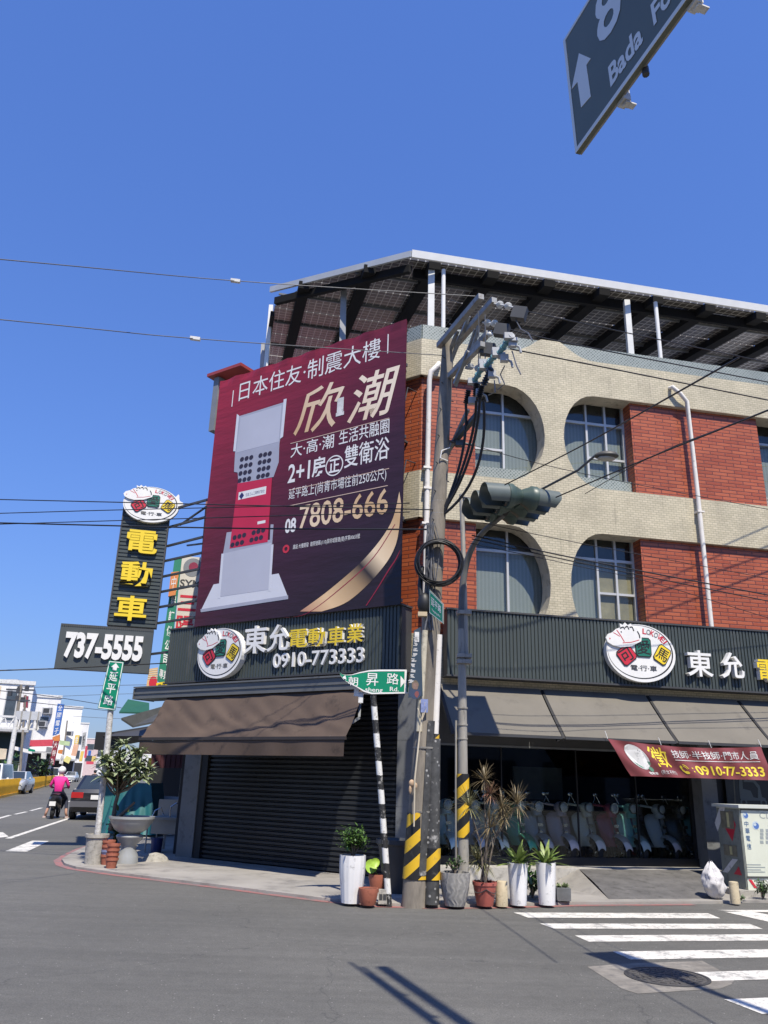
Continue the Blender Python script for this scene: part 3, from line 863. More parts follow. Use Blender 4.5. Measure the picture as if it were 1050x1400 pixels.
def logo(root, fr, cx, cz, w, h, y, dep=.10, horse_tail=False):
    """white oval emblem with a white horse head and three coloured characters"""
    def T(p): return (cx + p[0] * w / 2, cz + p[1] * h / 2)
    ov = MB(); ov.prism([ell(cx, cz, w / 2, h / 2)], y - dep, y, 0)
    base = ov.build('emblem', LOGOBACK, root, fr)
    rg = MB(); 
    e1 = ell(cx - .01 * w, cz + .02 * h, w * .475, h * .465, 60); e2 = ell(cx - .018 * w, cz + .026 * h, w * .465, h * .455, 60)
    rg.prism([e1, e2], y - dep - .003, y - dep - .001, 0, back=False)
    rg.build('ring', BLACK, base, fr)
    hs = MB(); hs.prism([[T(p) for p in HORSE]], y - dep - .035, y - dep - .002, 0); hb = hs.build('horse_head', WHITEP, base, fr)
    hl = MB(); yy = y - dep - .037
    def stroke(pts, wd, m=0):
        P = [Vector(T(p)) for p in pts]
        for a, b in zip(P[:-1], P[1:]):
            d = (b - a).normalized(); s = Vector((-d.y, d.x)) * wd * h / 2
            hl.poly([(*(a - s), yy)[0:1] + (yy,) + (a - s)[1:2], ] if False else [((a - s).x, yy, (a - s).y), ((b - s).x, yy, (b - s).y), ((b + s).x, yy, (b + s).y), ((a + s).x, yy, (a + s).y)], m)
    for p in (((-.60, .80), (-.50, .86), (-.46, .78)), ((-.45, .84), (-.38, .90), (-.34, .78)), ((-.32, .86), (-.24, .88), (-.20, .74)), ((-.10, .74), (-.05, .62), (-.04, .50)), ((-.58, .70), (-.56, .66))): stroke(p, .022)
    stroke(((-.70, .74), (-.60, .56), (-.50, .34)), .016, 1); stroke(((-.80, .64), (-.62, .52)), .012, 1); stroke(((-.55, .30), (-.30, .34), (-.06, .44)), .012, 1); stroke(((-.92, .40), (-.90, .44)), .02, 1)
    hl.build('horse_lines', [BLACK, REDP], hb, fr)
    if horse_tail:
        t = MB(); t.prism([[T(p) for p in ((.80, .52), (.86, .62), (.92, .74), (.96, .66), (.97, .5), (1.0, .36), (1.12, .28), (1.14, .1), (1.06, .0), (.9, -.1))]], y - dep + .004, y - .004); t.build('tail', WHITEP, base, fr)
    def ch(t, c, box_, rot, mat, nm):
        q = MB(); x0, z0 = T((box_[0], box_[1])); x1, z1 = T((box_[2], box_[3]))
        q.text(t, x0, x1, z0, z1, y - dep - .004, .030, .10, 1, rot=rot)
        q.text(t, x0 + .02 * h, x1 - .02 * h, z0 + .02 * h, z1 - .02 * h, y - dep - .0355, .003, .035, 0, rot=rot)
        q.build(nm, [mat, BLACK], base, fr)
    # coloured tiles behind the characters, tilted outwards
    def tile(c, sx, sz, rot, mat):
        q = MB(); pts = []
        for a, b in ((-1, -.75), (-.75, -1), (.75, -1), (1, -.75), (1, .75), (.75, 1), (-.75, 1), (-1, .75)):
            x, z = a * sx * w / 2, b * sz * h / 2
            pts.append((T(c)[0] + x * math.cos(rot) - z * math.sin(rot), T(c)[1] + x * math.sin(rot) + z * math.cos(rot)))
        q.prism([pts], y - dep - .016, y - dep - .004, 1)
        c0 = T(c)
        pts2 = [(c0[0] + (a - c0[0]) * .9, c0[1] + (b - c0[1]) * .9) for a, b in pts]
        q.prism([pts2], y - dep - .019, y - dep - .015, 0, back=False)
        q.build('tile', [mat, BLACK], base, fr)
    tile((-.44, -.10), .24, .30, R(38), REDP); tile((.06, .20), .23, .34, 0, GREENL); tile((.60, -.02), .20, .32, R(-32), YELL)
    q = MB()
    for t, c, s, rot in (('可', (-.44, -.10), .19, R(32)), ('愛', (.06, .20), .20, 0), ('馬', (.60, -.02), .17, R(-30))):
        x, z = T(c); q.text(t, x - s * w / 2, x + s * w / 2, z - s * 1.25 * h / 2, z + s * 1.25 * h / 2, y - dep - .0205, 0, .012, rot=rot)
    q.build('lettering', BLACK, base, fr)
    q = MB()
    for k, (c, m) in enumerate(zip('LOKOVEI', (0, 1, 0, 1, 0, 0, 0))):
        a = R(85 - k * 8.6)
        x, z = T((.07 + .78 * math.cos(a), .0 + .77 * math.sin(a))); s = .048 * h
        q.text(c, x - (s * .8 if c != 'I' else s * .25), x + (s * .8 if c != 'I' else s * .25), z - s, z + s, y - dep - .004, 0, .02, m, rot=a - R(90))
    q.build('lettering', [REDP, MIDG], base, fr)
    q = MB(); x0, z0 = T((-.34, -.62)); x1, z1 = T((.42, -.42)); q.text('電·行·車', x0, x1, z0, z1, y - dep - .004, 0, .012); q.build('lettering', DARKG, base, fr)
    return base
def letters(root, fr, t, px, y, dep, mat, side=None, bold=.02, name='lettering', stand=.02):
    """raised letters inside the rectangle given by photo corners (x0, y0, x1, y1) -> one mesh per word"""
    return t
# --- sign over the left shop front
yS = -.42
def rectL(p, y): (x0, z0), (x1, z1) = LL(p[0], p[1], y), LL(p[2], p[3], y); return x0, x1, z1, z0
def rectR(p, y): (x0, z0), (x1, z1) = RR(p[0], p[1], y), RR(p[2], p[3], y); return x0, x1, z1, z0
sgn = thing('shop_sign', 'charcoal ribbed sign over the brown awning with phone number 0910-773333', 'shop sign', FL @ Matrix.Translation((-3, yS, 3.3)))
a = LL(233, 863, yS); b = LL(547, 826, yS); c = LL(227, 934, yS); d = LL(547, 913, yS)
SX0, SX1, SZ0, SZ1 = a[0], b[0] + .02, (c[1] + d[1]) / 2, (a[1] + b[1]) / 2
m = MB(); m.box(SX0, SX1, yS + .03, yS + .36, SZ0, SZ1); m.build('box', DARKG, sgn, FL)
m = MB(); corrugated(FL, SX0, SX1, SZ0, SZ1, yS, .072, .02, m); m.build('cladding', CLAD, sgn, FL)
m = MB()
for x0, x1, z0, z1 in ((SX0 - .03, SX1 + .03, SZ1 + .001, SZ1 + .03), (SX0 - .03, SX1 + .03, SZ0 - .03, SZ0 - .001)): m.box(x0, x1, yS - .02, yS + .34, z0, z1)
m.build('trim', DARKG, sgn, FL)
x, z = LL(301, 893, yS - .12); hgt = .86
logo(sgn, FL, x, z, 1.20, .98, yS, .14)
def raised(root, fr, conv, t, quad, y, dep, mat, sidemat, bold=.03, m_front=True, shear=0.0):
    (x0, z0), (x1, z1) = conv(quad[0], quad[1], y - dep), conv(quad[2], quad[3], y - dep)
    q = MB(); q.text(t, x0, x1, z1, z0, y, dep, bold, 1, shear=shear)
    q.text(t, x0, x1, z1, z0, y - dep - .002, .002, bold, 0, shear=shear)
    return q.build('lettering', [mat, sidemat], root, fr)
# characters are placed by a line of text: left/right photo columns with the slope of the sign followed per character
def chars(root, fr, conv, spec, y, dep, mat, sidemat, bold):
    for t, (xa, ya, xb, yb) in spec: raised(root, fr, conv, t, (xa, ya, xb, yb), y, dep, mat, sidemat, bold)
chars(sgn, FL, LL, [('東', (335, 857, 363, 892)), ('允', (367, 855, 394, 889))], yS, .075, WHITEP, WHITEP, .014)
chars(sgn, FL, LL, [('電', (396, 861.5, 420, 884)), ('動', (422, 859.5, 444, 883)), ('車', (449, 857.5, 470, 881.5)), ('業', (475, 853.5, 496, 877.5))], yS, .065, YELL, WHITEP, .012)
xa, za = LL(372, 913.5, yS - .05); xb, zb = LL(497, 886, yS - .05)
zc = LL(374, 895, yS - .05)[1]
m = MB(); m.text('0910-773333', xa, xb, za, za + .27, yS, .045, .012); m.build('lettering', WHITEP, sgn, FL)
# --- sign over the right shop front
yT = -.32
sgr = thing('shop_sign', 'charcoal ribbed sign over the grey awnings, cut off by the right edge', 'shop sign', FR @ Matrix.Translation((4, yT, 3.3)))
a = RR(612, 832, yT); b = RR(1045, 865, yT); c = RR(617, 920, yT); d = RR(1045, 948, yT)
TX0, TX1, TZ0, TZ1 = a[0], 8.4, (c[1] + d[1]) / 2, (a[1] + b[1]) / 2
m = MB(); m.box(TX0, TX1, yT + .03, -.012, TZ0, TZ1); m.build('box', DARKG, sgr, FR)
m = MB(); corrugated(FR, TX0, TX1, TZ0, TZ1, yT, .066, .022, m); m.build('cladding', CLAD, sgr, FR)
m = MB()
for z0, z1 in ((TZ1 + .001, TZ1 + .03), (TZ0 - .03, TZ0 - .001)): m.box(TX0 - .02, TX1, yT - .02, yT + .28, z0, z1)
m.build('trim', DARKG, sgr, FR)
x, z = RR(876, 893, yT - .1)
logo(sgr, FR, x, z, 1.33, 1.02, yT, .12)
chars(sgr, FR, RR, [('東', (938, 888, 976, 926)), ('允', (984, 891, 1019, 928.5))], yT, .10, WHITEP, WHITEP, .014)
chars(sgr, FR, RR, [('電', (1034, 901, 1066, 933)), ('動', (1072, 903, 1104, 935)), ('車', (1110, 905, 1142, 937))], yT, .10, YELL, WHITEP, .012)
# --- billboard
yB = -.48
bb = thing('billboard', 'huge crimson billboard canvas with gold characters and a grey and red damper picture', 'billboard', FL @ Matrix.Translation((-3, yB, 4.5)))
a = LL(301, 525, yB); b = LL(555.6, 431.5, yB); c = LL(265, 857, yB); d = LL(548, 826, yB)
BX0, BX1, BZ0, BZ1 = (a[0] + c[0]) / 2, (b[0] + d[0]) / 2, (c[1] + d[1]) / 2, (a[1] + b[1]) / 2
BG = gradmat('billboard_print', [(0, (.31, .016, .030)), (.42, (.135, .010, .020)), (.72, (.044, .010, .018)), (1, (.020, .010, .014))], ((BX0 + .8, BZ1), (BX1 - .6, BZ0 + .9)), .45, .35)
m = MB()
def canv(u, v):
    x = BX0 + (BX1 - BX0) * u; z = BZ0 + (BZ1 - BZ0) * v
    e = min(u, 1 - u, v, 1 - v)
    if v > .999: z -= .018 * abs(math.sin(u * 31.4))
    return (x, yB + (.02 * math.sin(u * 44) if e < .001 and v > .9 else 0), z)
m.grid(canv, 40, 30)
m.box(BX0, BX1, yB + .012, yB + .02, BZ0 + .02, BZ1 - .03)
cv = m.build('canvas', BG, bb, FL)
m = MB()
for x in (BX0 + .12, BX0 + 1.75, (BX0 + BX1) / 2 + .6, BX1 - .12): m.box(x - .03, x + .03, yB + .03, yB + .09, BZ0, BZ1 - .08)
for z in (BZ0 + .1, BZ0 + 1.6, BZ0 + 3.2, BZ0 + 4.7, BZ1 - .15): m.box(BX0 + .05, BX1 - .05, yB + .091, yB + .15, z - .03, z + .03)
for x in (BX0 + 1.0, BX1 - .3):
    for z in (BZ0 + 1.7, BZ0 + 3.3, BZ0 + 4.8): m.box(x - .02, x + .02, yB + .151, .12, z - .02, z + .02)
m.build('frame', STEELD, bb, FL)
GOLD = gradmat('gold_print', [(0, (.55, .33, .16)), (.35, (.80, .62, .42)), (.6, (.62, .40, .20)), (1, (.85, .72, .55))], ((-4, 6), (-1, 9)), .4)
yP = yB - .004
def BL(px, py): return LL(px, py, yP)
def btext(t, quads, mat, bold=.0, y=yP):
    q = MB()
    for ch_, (xa, ya, xb, yb) in zip(t, quads):
        (x0, z0), (x1, z1) = BL(xa, ya), BL(xb, yb)
        q.text(ch_, x0, x1, z1, z0, y, 0, bold)
    return q.build('lettering', mat, cv, FL)
def bline(t, pA, pB, hgt, mat, bold=0.0):
    """a line of print: bottom-left pixel pA, bottom-right pixel pB, height in metres"""
    (x0, z0), (x1, z1) = BL(*pA), BL(*pB); z = (z0 + z1) / 2
    q = MB(); q.text(t, x0, x1, z, z + hgt, yP, 0, bold, res=2); return q.build('lettering', mat, cv, FL)
bline('日本住友·制震大樓', (326, 549), (520, 489), .47, WHITEP, .0)
m = MB()
for p0, p1 in (((317, 556), (318.5, 534)), ((530, 483), (530, 457))):
    (xa, za), (xb, zb) = BL(*p0), BL(*p1); m.box(xa - .012, xa + .012, yP - .0015, yP, za, zb)
m.build('bracket_lines', WHITEP, cv, FL)
q = MB()
for t, (xa, ya, xb, yb) in (('欣', (404, 537, 457, 583)), ('潮', (475, 518, 530, 566))):
    (x0, z0), (x1, z1) = BL(xa, ya), BL(xb, yb); q.text(t, x0, x1, z1, z0, yP, 0, .008, shear=.26)
q.build('lettering', GOLD, cv, FL)
(xa, za), (xb, zb) = BL(461.5, 545), BL(469, 567)
m = MB(); m.box(xa, xb, yP - .0015, yP, zb, za); m.box(xa - .02, xb + .02, yP - .001, yP, zb, zb + .08); m.build('seal', WHITE2, cv, FL)
q = MB()
q = MB(); (x0, z0), (x1, z1) = BL(397, 626), BL(456, 612)
q.text('大·高·潮', x0, x1, (z0 + z1) / 2 + .0, (z0 + z1) / 2 + .30, yP, 0, .004)
q.build('lettering', WHITEP, cv, FL); q = MB()
(x0, z0), (x1, z1) = BL(463, 609), BL(532, 591)
q.text('生活共融圈', x0, x1, (z0 + z1) / 2, (z0 + z1) / 2 + .30, yP, 0, .004)
q.build('lettering', WHITEP, cv, FL)
q = MB()
def seg(t, pA, pB, h, bold=.02):
    (x0, z0), (x1, z1) = BL(*pA), BL(*pB); z = (z0 + z1) / 2
    q.text(t, x0, x1, z, z + h, yP, 0, bold)
seg('2+1', (393, 661), (423, 654), .40, .015); seg('房', (426, 654), (444, 648.5), .42); q.build('lettering', WHITEP, cv, FL); q = MB(); seg('雙衛浴', (470, 642), (532, 625), .46, .006)
q.build('lettering', WHITEP, cv, FL)
x, z = BL(457, 636.5); m = MB(); m.prism([ell(x, z, .215, .215, 28), ell(x, z, .19, .19, 28)], yP - .0015, yP, back=False); m.text('正', x - .13, x + .13, z - .14, z + .14, yP, 0, .02); m.build('circled_character', WHITEP, cv, FL)
bline('延平路上(尚青市場往前250公尺)', (394, 687), (528, 656), .27, WHITEP)
q = MB(); seg('08', (389, 730), (404, 726.5), .30, .03); q.build('lettering', WHITEP, cv, FL)
q = MB(); seg('7808-666', (408, 726), (530, 700.5), .50, .012); q.build('lettering', GOLD, cv, FL)
bline('ASPH'[:0] + '建設·大樓開發  建照號碼:(110)屏府城管建(德)字第00653號', (400, 755), (492, 734), .11, WHITEP)
x, z = BL(391, 750.5); m = MB(); m.prism([ell(x, z, .085, .085, 20), ell(x, z, .04, .04, 20)], yP - .0015, yP, back=False); m.build('emblem', REDP, cv, FL)
m = MB()
for p0, p1 in (((397, 607), (532, 571)), ((395, 670), (532, 641)), ((392, 693), (530, 663))):
    (xa, za), (xb, zb) = BL(*p0), BL(*p1); z = (za + zb) / 2; m.box(xa, xb, yP - .0015, yP, z - .007, z + .007)
m.build('rule_lines', M('rule_print', (.62, .45, .35), .5, .05), cv, FL)
# printed picture of the damper wall
def bpoly(pts, y, mb, mi=0): mb.prism([[BL(*p) for p in pts]], y - .0012, y, mi, back=False)
PG1 = M('print_pale_grey', (.46, .47, .54), .5, .06, .6); PG2 = M('print_grey', (.36, .37, .44), .5, .06); PG3 = M('print_light', (.62, .63, .68), .5, .03)
PRB = M('print_deep_red', (.26, .015, .04), .5, .05); PR1 = M('print_red', (.52, .02, .06), .5, .05); PK = M('print_dark', (.03, .02, .035), .5, .05)
m = MB()
bpoly([(324, 570), (391, 549), (382, 607), (381, 632), (374, 652), (326, 661), (325, 646), (320, 645)], yP, m, 0)
bpoly([(324, 566), (327, 568), (322, 617), (319, 617)], yP - .0015, m, 1); bpoly([(388, 546), (392, 545), (387, 597), (383, 600)], yP - .0015, m, 1)
bpoly([(329, 571), (385, 554), (381, 604), (323, 619)], yP - .0014, m, 2)
pic = m.build('printed_picture', [PG2, PG3, PG1], cv, FL); m = MB()
bpoly([(310, 728), (317, 727), (315, 747), (369, 738), (370, 717), (374, 717), (371, 760), (302, 775)], yP, m, 0)
bpoly([(305, 757), (371, 742), (368, 806), (300, 816)], yP - .0014, m, 2); bpoly([(303, 757), (306, 757), (301, 818), (298, 818)], yP - .0018, m, 1); bpoly([(371, 745), (374, 744), (370, 808), (367, 808)], yP - .0018, m, 1)
bpoly([(292, 799), (381, 784), (394, 817), (274, 836)], yP + .0006, m, 1)
bpoly([(274, 833), (394, 814), (394, 819), (275, 837)], yP - .0006, m, 0)
m.build('printed_base', [PG2, PG3, PG1], cv, FL)
m = MB()
bpoly([(325, 661), (372, 653), (366, 741), (314, 750)], yP - .0022, m, 0)
(xa, za), (xb, zb) = BL(326, 680), BL(364, 669); m.box(xa, xb, yP - .004, yP - .0032, (za + zb) / 2 - .08, (za + zb) / 2 + .09, 1)
(xa, za), (xb, zb) = BL(352, 717), BL(363, 713); m.box(xa, xb, yP - .004, yP - .0032, zb - .03, zb + .03, 1)
x, z = BL(330.5, 678); m.prism([[(x - .07, z), (x, z - .08), (x + .07, z), (x, z + .08)]], yP - .0052, yP - .0042, 2, back=False)
(xa, za), (xb, zb) = BL(336, 677), BL(362, 671); m.text('住友ゴム工業株式会社', xa, xb, (za + zb) / 2 - .035, (za + zb) / 2 + .04, yP - .0045, 0, 0, 2, res=1)
m.build('red_panel', [PR1, WHITEP, M('print_navy', (.03, .03, .12), .5, .05)], pic, FL)
m = MB()
def dots(p00, p10, p01, nx, ny, skip):
    for i in range(nx):
        for j in range(ny):
            if i == skip: continue
            px = p00[0] + (p10[0] - p00[0]) * i / (nx - 1) + (p01[0] - p00[0]) * j / (ny - 1)
            py = p00[1] + (p10[1] - p00[1]) * i / (nx - 1) + (p01[1] - p00[1]) * j / (ny - 1)
            x, z = BL(px, py); m.prism([ell(x, z, .058, .052, 14)], yP - .0048, yP - .0036, back=False)
dots((331, 628), (369, 620), (328, 657), 7, 4, 3)
m.build('dots', PK, pic, FL); m = MB()
dots((321, 735), (360, 725), (318, 745), 7, 2, 3)
m.build('dots', PK, pic, FL)
# gold swoosh
SWG = gradmat('swoosh_print', [(0, (.30, .05, .05)), (.25, (.80, .55, .30)), (.42, (.40, .26, .13)), (.5, (.035, .025, .02)), (.60, (.88, .68, .44)), (.8, (.60, .38, .18)), (1, (.88, .70, .46))], ((BX1 - 2.6, BZ0), (BX1, BZ0 + 2.5)), .35)
def curve(pts, n=24):
    P = [Vector(BL(*p)) for p in pts]; out_ = []
    for k in range(n + 1):
        t = k / n * (len(P) - 1); i = min(int(t), len(P) - 2); f = t - i
        p0, p1, p2, p3 = P[max(i - 1, 0)], P[i], P[i + 1], P[min(i + 2, len(P) - 1)]
        out_.append(.5 * ((2 * p1) + (p2 - p0) * f + (2 * p0 - 5 * p1 + 4 * p2 - p3) * f * f + (3 * p1 - p0 - 3 * p2 + p3) * f ** 3))
    return out_
def strip(mb, A, B, y, mi=0):
    A, B = curve(A), curve(B)
    for k in range(len(A) - 1):
        mb.poly([(A[k].x, y, A[k].y), (B[k].x, y, B[k].y), (B[k + 1].x, y, B[k + 1].y), (A[k + 1].x, y, A[k + 1].y)], mi)
m = MB()
strip(m, [(410, 836), (452, 805), (500, 762), (534, 716), (546, 672)], [(440, 836), (476, 822), (515, 786), (541, 745), (548.5, 690)], yP)
m.build('gold_ribbon', SWG, cv, FL)
m = MB()
strip(m, [(384, 845), (420, 838), (470, 800), (510, 762), (540, 716)], [(389, 844.5), (421.5, 838), (471, 800.8), (510.8, 762.8), (540.4, 717.4)], yP - .001)
m.build('red_ribbon', PRB, cv, FL); m = MB()
strip(m, [(500, 828), (515, 805), (530, 780), (540, 765), (547, 752)], [(501.5, 828), (516.5, 805), (531.5, 780.8), (541.3, 765.8), (547.2, 753)], yP - .001)
m.build('red_ribbon', PRB, cv, FL)

# --- tall projecting sign with its telephone board, hung off the building's left edge
FV = frame(-4.05, 17.4, 77)
def VV(px, py, y=0.0): return on(FV, px, py, y)
vs_ = thing('vertical_sign', 'tall narrow charcoal sign with three yellow characters under a white horse emblem', 'vertical sign', FV @ Matrix.Translation((-1.6, 0, 4.6)))
a = VV(171, 700); b = VV(232, 700); c = VV(148, 856); d = VV(211.5, 859)
X0, X1 = (a[0] + c[0]) / 2, (b[0] + d[0]) / 2; Z0, Z1 = (c[1] + d[1]) / 2, VV(200, 690)[1]
m = MB(); corrugated(FV, X0, X1, Z0, Z1, -.12, .085, .018, m, vertical=False); m.build('cladding', CLAD, vs_, FV)
m = MB(); m.box(X0, X1, -.098, .12, Z0, Z1)
m.build('box', DARKG, vs_, FV)
m = MB(); m.box(X1 + .001, X1 + .03, -.14, .12, Z0, Z1); m.box(X0 - .03, X0 - .001, -.14, .12, Z0, Z1); m.build('trim', DARKG, vs_, FV)
for t, (xa, ya, xb, yb) in (('電', (175, 723, 214, 758)), ('動', (165.5, 766, 207.5, 803)), ('車', (157.5, 813, 201, 850))):
    (x0, z0), (x1, z1) = VV((xa + xb) / 2 - 19.5, ya, -.2), VV((xa + xb) / 2 + 19.5, yb, -.2)
    q = MB(); q.text(t, x0, x1, z1, z0, -.12, .08, .02, 1); q.text(t, x0, x1, z1, z0, -.202, .002, .02, 0); q.build('lettering', [YELL, M('letter_side', (.30, .25, .08), .5)], vs_, FV)
x, z = VV(207, 690.5, -.2); lg = logo(vs_, FV, x, z, 1.22, .84, -.12, .12, True)
m = MB()
wx = LL(272, 760, yB)[0]
wallp = lambda px, py: FL @ Vector((BX0 + .1, yB + .2, LL(px, py, yB)[1]))
for pa, pb in (((230, 697), (281, 701)), ((231, 720), (279, 726)), ((228, 746), (274, 750)), ((222, 767), (270, 769)), ((221, 788), (268, 790)), ((218, 809), (266, 811)), ((215, 830), (264, 831)), ((212, 852), (262, 853)), ((205, 894), (250, 897))):
    xa, za = VV(*pa); p0 = FV @ Vector((xa, .05, za)); p1 = wallp(*pb); p1.z = p0.z + .02
    m.bar(p0, p1, .045, .045)
for pa, pb in (((246, 717), (281, 680)), ((231, 745), (278, 728)), ((256, 745), (278, 739))):
    xa, za = VV(*pa); p0 = FV @ Vector((xa, .05, za)); m.bar(p0, wallp(*pb), .035, .035)
m.build('bracket', STEELD, vs_, None)
tb = thing('telephone_board', 'dark grey board with the white number 737-5555 below the tall vertical sign', 'sign board', FV @ Matrix.Translation((-2, -.2, 4)))
yQ = -.2
a = VV(83, 853, yQ); b = VV(210, 859.5, yQ); c = VV(74, 915, yQ); d = VV(203.5, 919.5, yQ)
X0, X1, Z0, Z1 = (a[0] + c[0]) / 2, (b[0] + d[0]) / 2, (c[1] + d[1]) / 2, (a[1] + b[1]) / 2
m = MB(); m.box(X0, X1, yQ, yQ + .19, Z0, Z1); m.build('board', M('board_charcoal', (.068, .078, .078), .45, .1, 1.2), tb, FV)
m = MB()
for k in range(44):
    x = X0 + .03 + (X1 - X0 - .06) * k / 43; m.box(x - .012, x + .012, yQ - .012, yQ - .001, Z1 - .05, Z1 - .005)
m.build('top_rib', DARKG, tb, FV)
xa, za = VV(84, 904, yQ); xb, zb = VV(198, 867, yQ)
m = MB(); m.text('737-5555', xa + .02, xb, Z0 + .22, Z1 - .17, yQ, .06, .045); m.build('lettering', WHITEP, tb, FV)

# --- awnings
awn = thing('brown_awning', 'retractable brown fabric awning over the closed roller shutter', 'awning', FL @ Matrix.Translation((-3, -.3, 3.2)))
yA, yH = -.42, -1.30
ca = LL(184, 948, yA - .40); cb_ = LL(489, 922, yA - .40)
m = MB(); m.prism([[(ca[0], ca[1] - .11), (cb_[0], ca[1] - .11), (cb_[0], ca[1] + .10), (ca[0], ca[1] + .10)]], yA - .40, yA + .12)
m.box(ca[0] - .02, cb_[0] + .02, yA - .43, yA + .10, ca[1] + .101, ca[1] + .13); m.box(ca[0] - .01, cb_[0] + .01, yA - .415, yA - .401, ca[1] - .02, ca[1] + .0)
m.box(ca[0] - .025, ca[0] - .001, yA - .42, yA + .13, ca[1] - .12, ca[1] + .09); m.box(cb_[0] + .001, cb_[0] + .025, yA - .42, yA + .13, ca[1] - .12, ca[1] + .09)
m.build('cassette', M('cassette_grey', (.12, .122, .12), .4, .1), awn, FL)
h0 = LL(192, 1011, yH); h1 = LL(472, 1007, yH); v0 = LL(189, 1031.5, yH); v1 = LL(470, 1033.5, yH)
HX0, HX1, HZ, VZ = (h0[0] + v0[0]) / 2, (h1[0] + v1[0]) / 2, (h0[1] + h1[1]) / 2, (v0[1] + v1[1]) / 2
BROWN = M('brown_fabric', (.085, .058, .042), .75, .2, 1.2, stain=.2, bmp=.1, bsc=160)
m = MB()
def fab(u, v):
    x = HX0 + (HX1 - HX0) * u; y = yA - .33 + (yH - yA + .33) * v; z = ca[1] - .10 + (HZ - ca[1] + .10) * v
    n_ = noise.noise(Vector((u * 6 + v * 2.2, v * 1.3, 3.1))); n2 = noise.noise(Vector((u * 17 - v * 6, v * 2, 9)))
    k = math.sin(math.pi * v) ** .6
    return (x, y - (.06 * n_ + .03 * n2) * k, z + (.05 * n_ + .025 * n2 - .05 * math.sin(math.pi * v)) * k)
m.grid(fab, 60, 16)
fb = m.build('fabric', BROWN, awn, FL, smooth=60)
m = MB(); m.grid(lambda u, v: (HX0 + (HX1 - HX0) * u, yH - .012 - .018 * v * math.sin(u * 21 + math.sin(u * 9) * 2), HZ - .035 + (VZ - HZ + .035) * v), 60, 5); m.build('valance', BROWN, awn, FL, smooth=60)
m = MB(); m.box(HX0 - .02, HX1 + .02, yH - .03, yH + .02, HZ - .03, HZ + .02); m.build('front_bar', M('awning_bar', (.04, .032, .028), .5), awn, FL)
for x in (HX0 + .35, HX1 - .35):
    m = MB(); m.bar((x, yA, ca[1] - .08), (x + .3, (yA + yH) / 2, (ca[1] + HZ) / 2 - .12), .04); m.bar((x + .3, (yA + yH) / 2, (ca[1] + HZ) / 2 - .12), (x, yH + .02, HZ - .01), .04); m.build('folding_arm', MIDG, awn, FL)
# grey awnings in a row over the right shop
GREYF = M('grey_fabric', (.150, .136, .112), .8, .12, 1.0, stain=.25, stain_col=(.11, .10, .085, 1), bmp=.08, bsc=160)
yG0, yG1 = -.10, -.95
zg0 = TZ0 - .14
zg1 = (RR(640, 1000.5, yG1)[1] + RR(1000, 1017, yG1)[1]) / 2
edges = [(603, 620), (741, 769.5), (880.5, 924), (1008, 1052)]
XE = []
for (pt_, pb_), yy in zip(edges, (945, 953, 960, 967)):
    xt = RR(pt_, yy - 10, yG0)[0]; xb_ = RR(pb_, 1008, yG1)[0]; XE.append((xt + xb_) / 2 if False else xb_)
XE = [RR(622, 1000, yG1)[0], RR(770, 1005, yG1)[0], RR(925, 1013, yG1)[0], RR(1058, 1020, yG1)[0], 8.3]
awl = ['first grey fabric awning panel from the street corner, above the tall dracaena', 'second grey fabric awning panel from the corner, left of the hiring banner', 'third grey fabric awning panel from the corner, above the hiring banner', 'grey fabric awning panel at the right edge, above the utility cabinet']
for k in range(4):
    xa, xb = XE[k] + (.0 if k == 0 else .04), XE[k + 1] - .03
    t = thing('grey_awning', awl[k], 'awning', FR @ Matrix.Translation((xa, yG0, zg0)), 'grey awning panels over the right shop')
    m = MB()
    def gf(u, v):
        x = xa + (xb - xa) * u - .10 * (1 - v) * 0
        n_ = noise.noise(Vector((x * 1.5, v * 1.5, k * 3.3)))
        return (x, yG0 + (yG1 - yG0) * v, zg0 + (zg1 - zg0) * v - (.02 + .012 * n_) * math.sin(math.pi * v))
    m.grid(gf, 20, 8); m.build('fabric', GREYF, t, FR, smooth=60)
    m = MB(); m.box(xa - .01, xb + .01, yG1 - .02, yG1 + .04, zg1 - .045, zg1 - .003); m.build('front_bar', DARKG, t, FR)
    m = MB(); m.bar((xa - .03, yG0, zg0 - .03), (xa - .03, yG1, zg1 - .05), .05); m.build('folding_arm', BLACK, t, FR)
    m = MB(); m.bar((xb - .06, yG0, zg0 - .06), (xb - .06, yG1, zg1 - .08), .04); m.build('folding_arm', BLACK, t, FR)
m = None
# --- hiring banner hung from the awning bars
yN = -1.0
cor = [RR(830, 1010, yN), RR(1041, 1021, yN), RR(1052, 1067, yN), RR(863, 1061, yN)]
hb_ = thing('hiring_banner', 'dark red cloth banner with yellow phone number hung under the grey awnings', 'banner', FR @ Matrix.Translation((cor[0][0], yN, cor[0][1])))
def ban(u, v):
    """u to the right, v downwards"""
    x = (cor[0][0] * (1 - u) + cor[1][0] * u) * (1 - v) + (cor[3][0] * (1 - u) + cor[2][0] * u) * v
    z = (cor[0][1] * (1 - u) + cor[1][1] * u) * (1 - v) + (cor[3][1] * (1 - u) + cor[2][1] * u) * v
    z -= .10 * math.sin(math.pi * u) * (1 - v) * .7
    y = yN - .02 + .03 * math.sin(u * 15 + v * 3) * (.3 + v) + .02 * math.sin(u * 33 - v * 5)
    return (x, y, z)
MAROON = M('maroon_cloth', (.20, .045, .047), .55, .1, 3)
m = MB(); m.grid(lambda u, v: ban(u, 1 - v), 70, 14); m.build('cloth', MAROON, hb_, FR, smooth=60)
def bw(x, y, z):
    p = Vector(ban(x, 1 - z)); return (p.x, p.y - .006 + y, p.z)
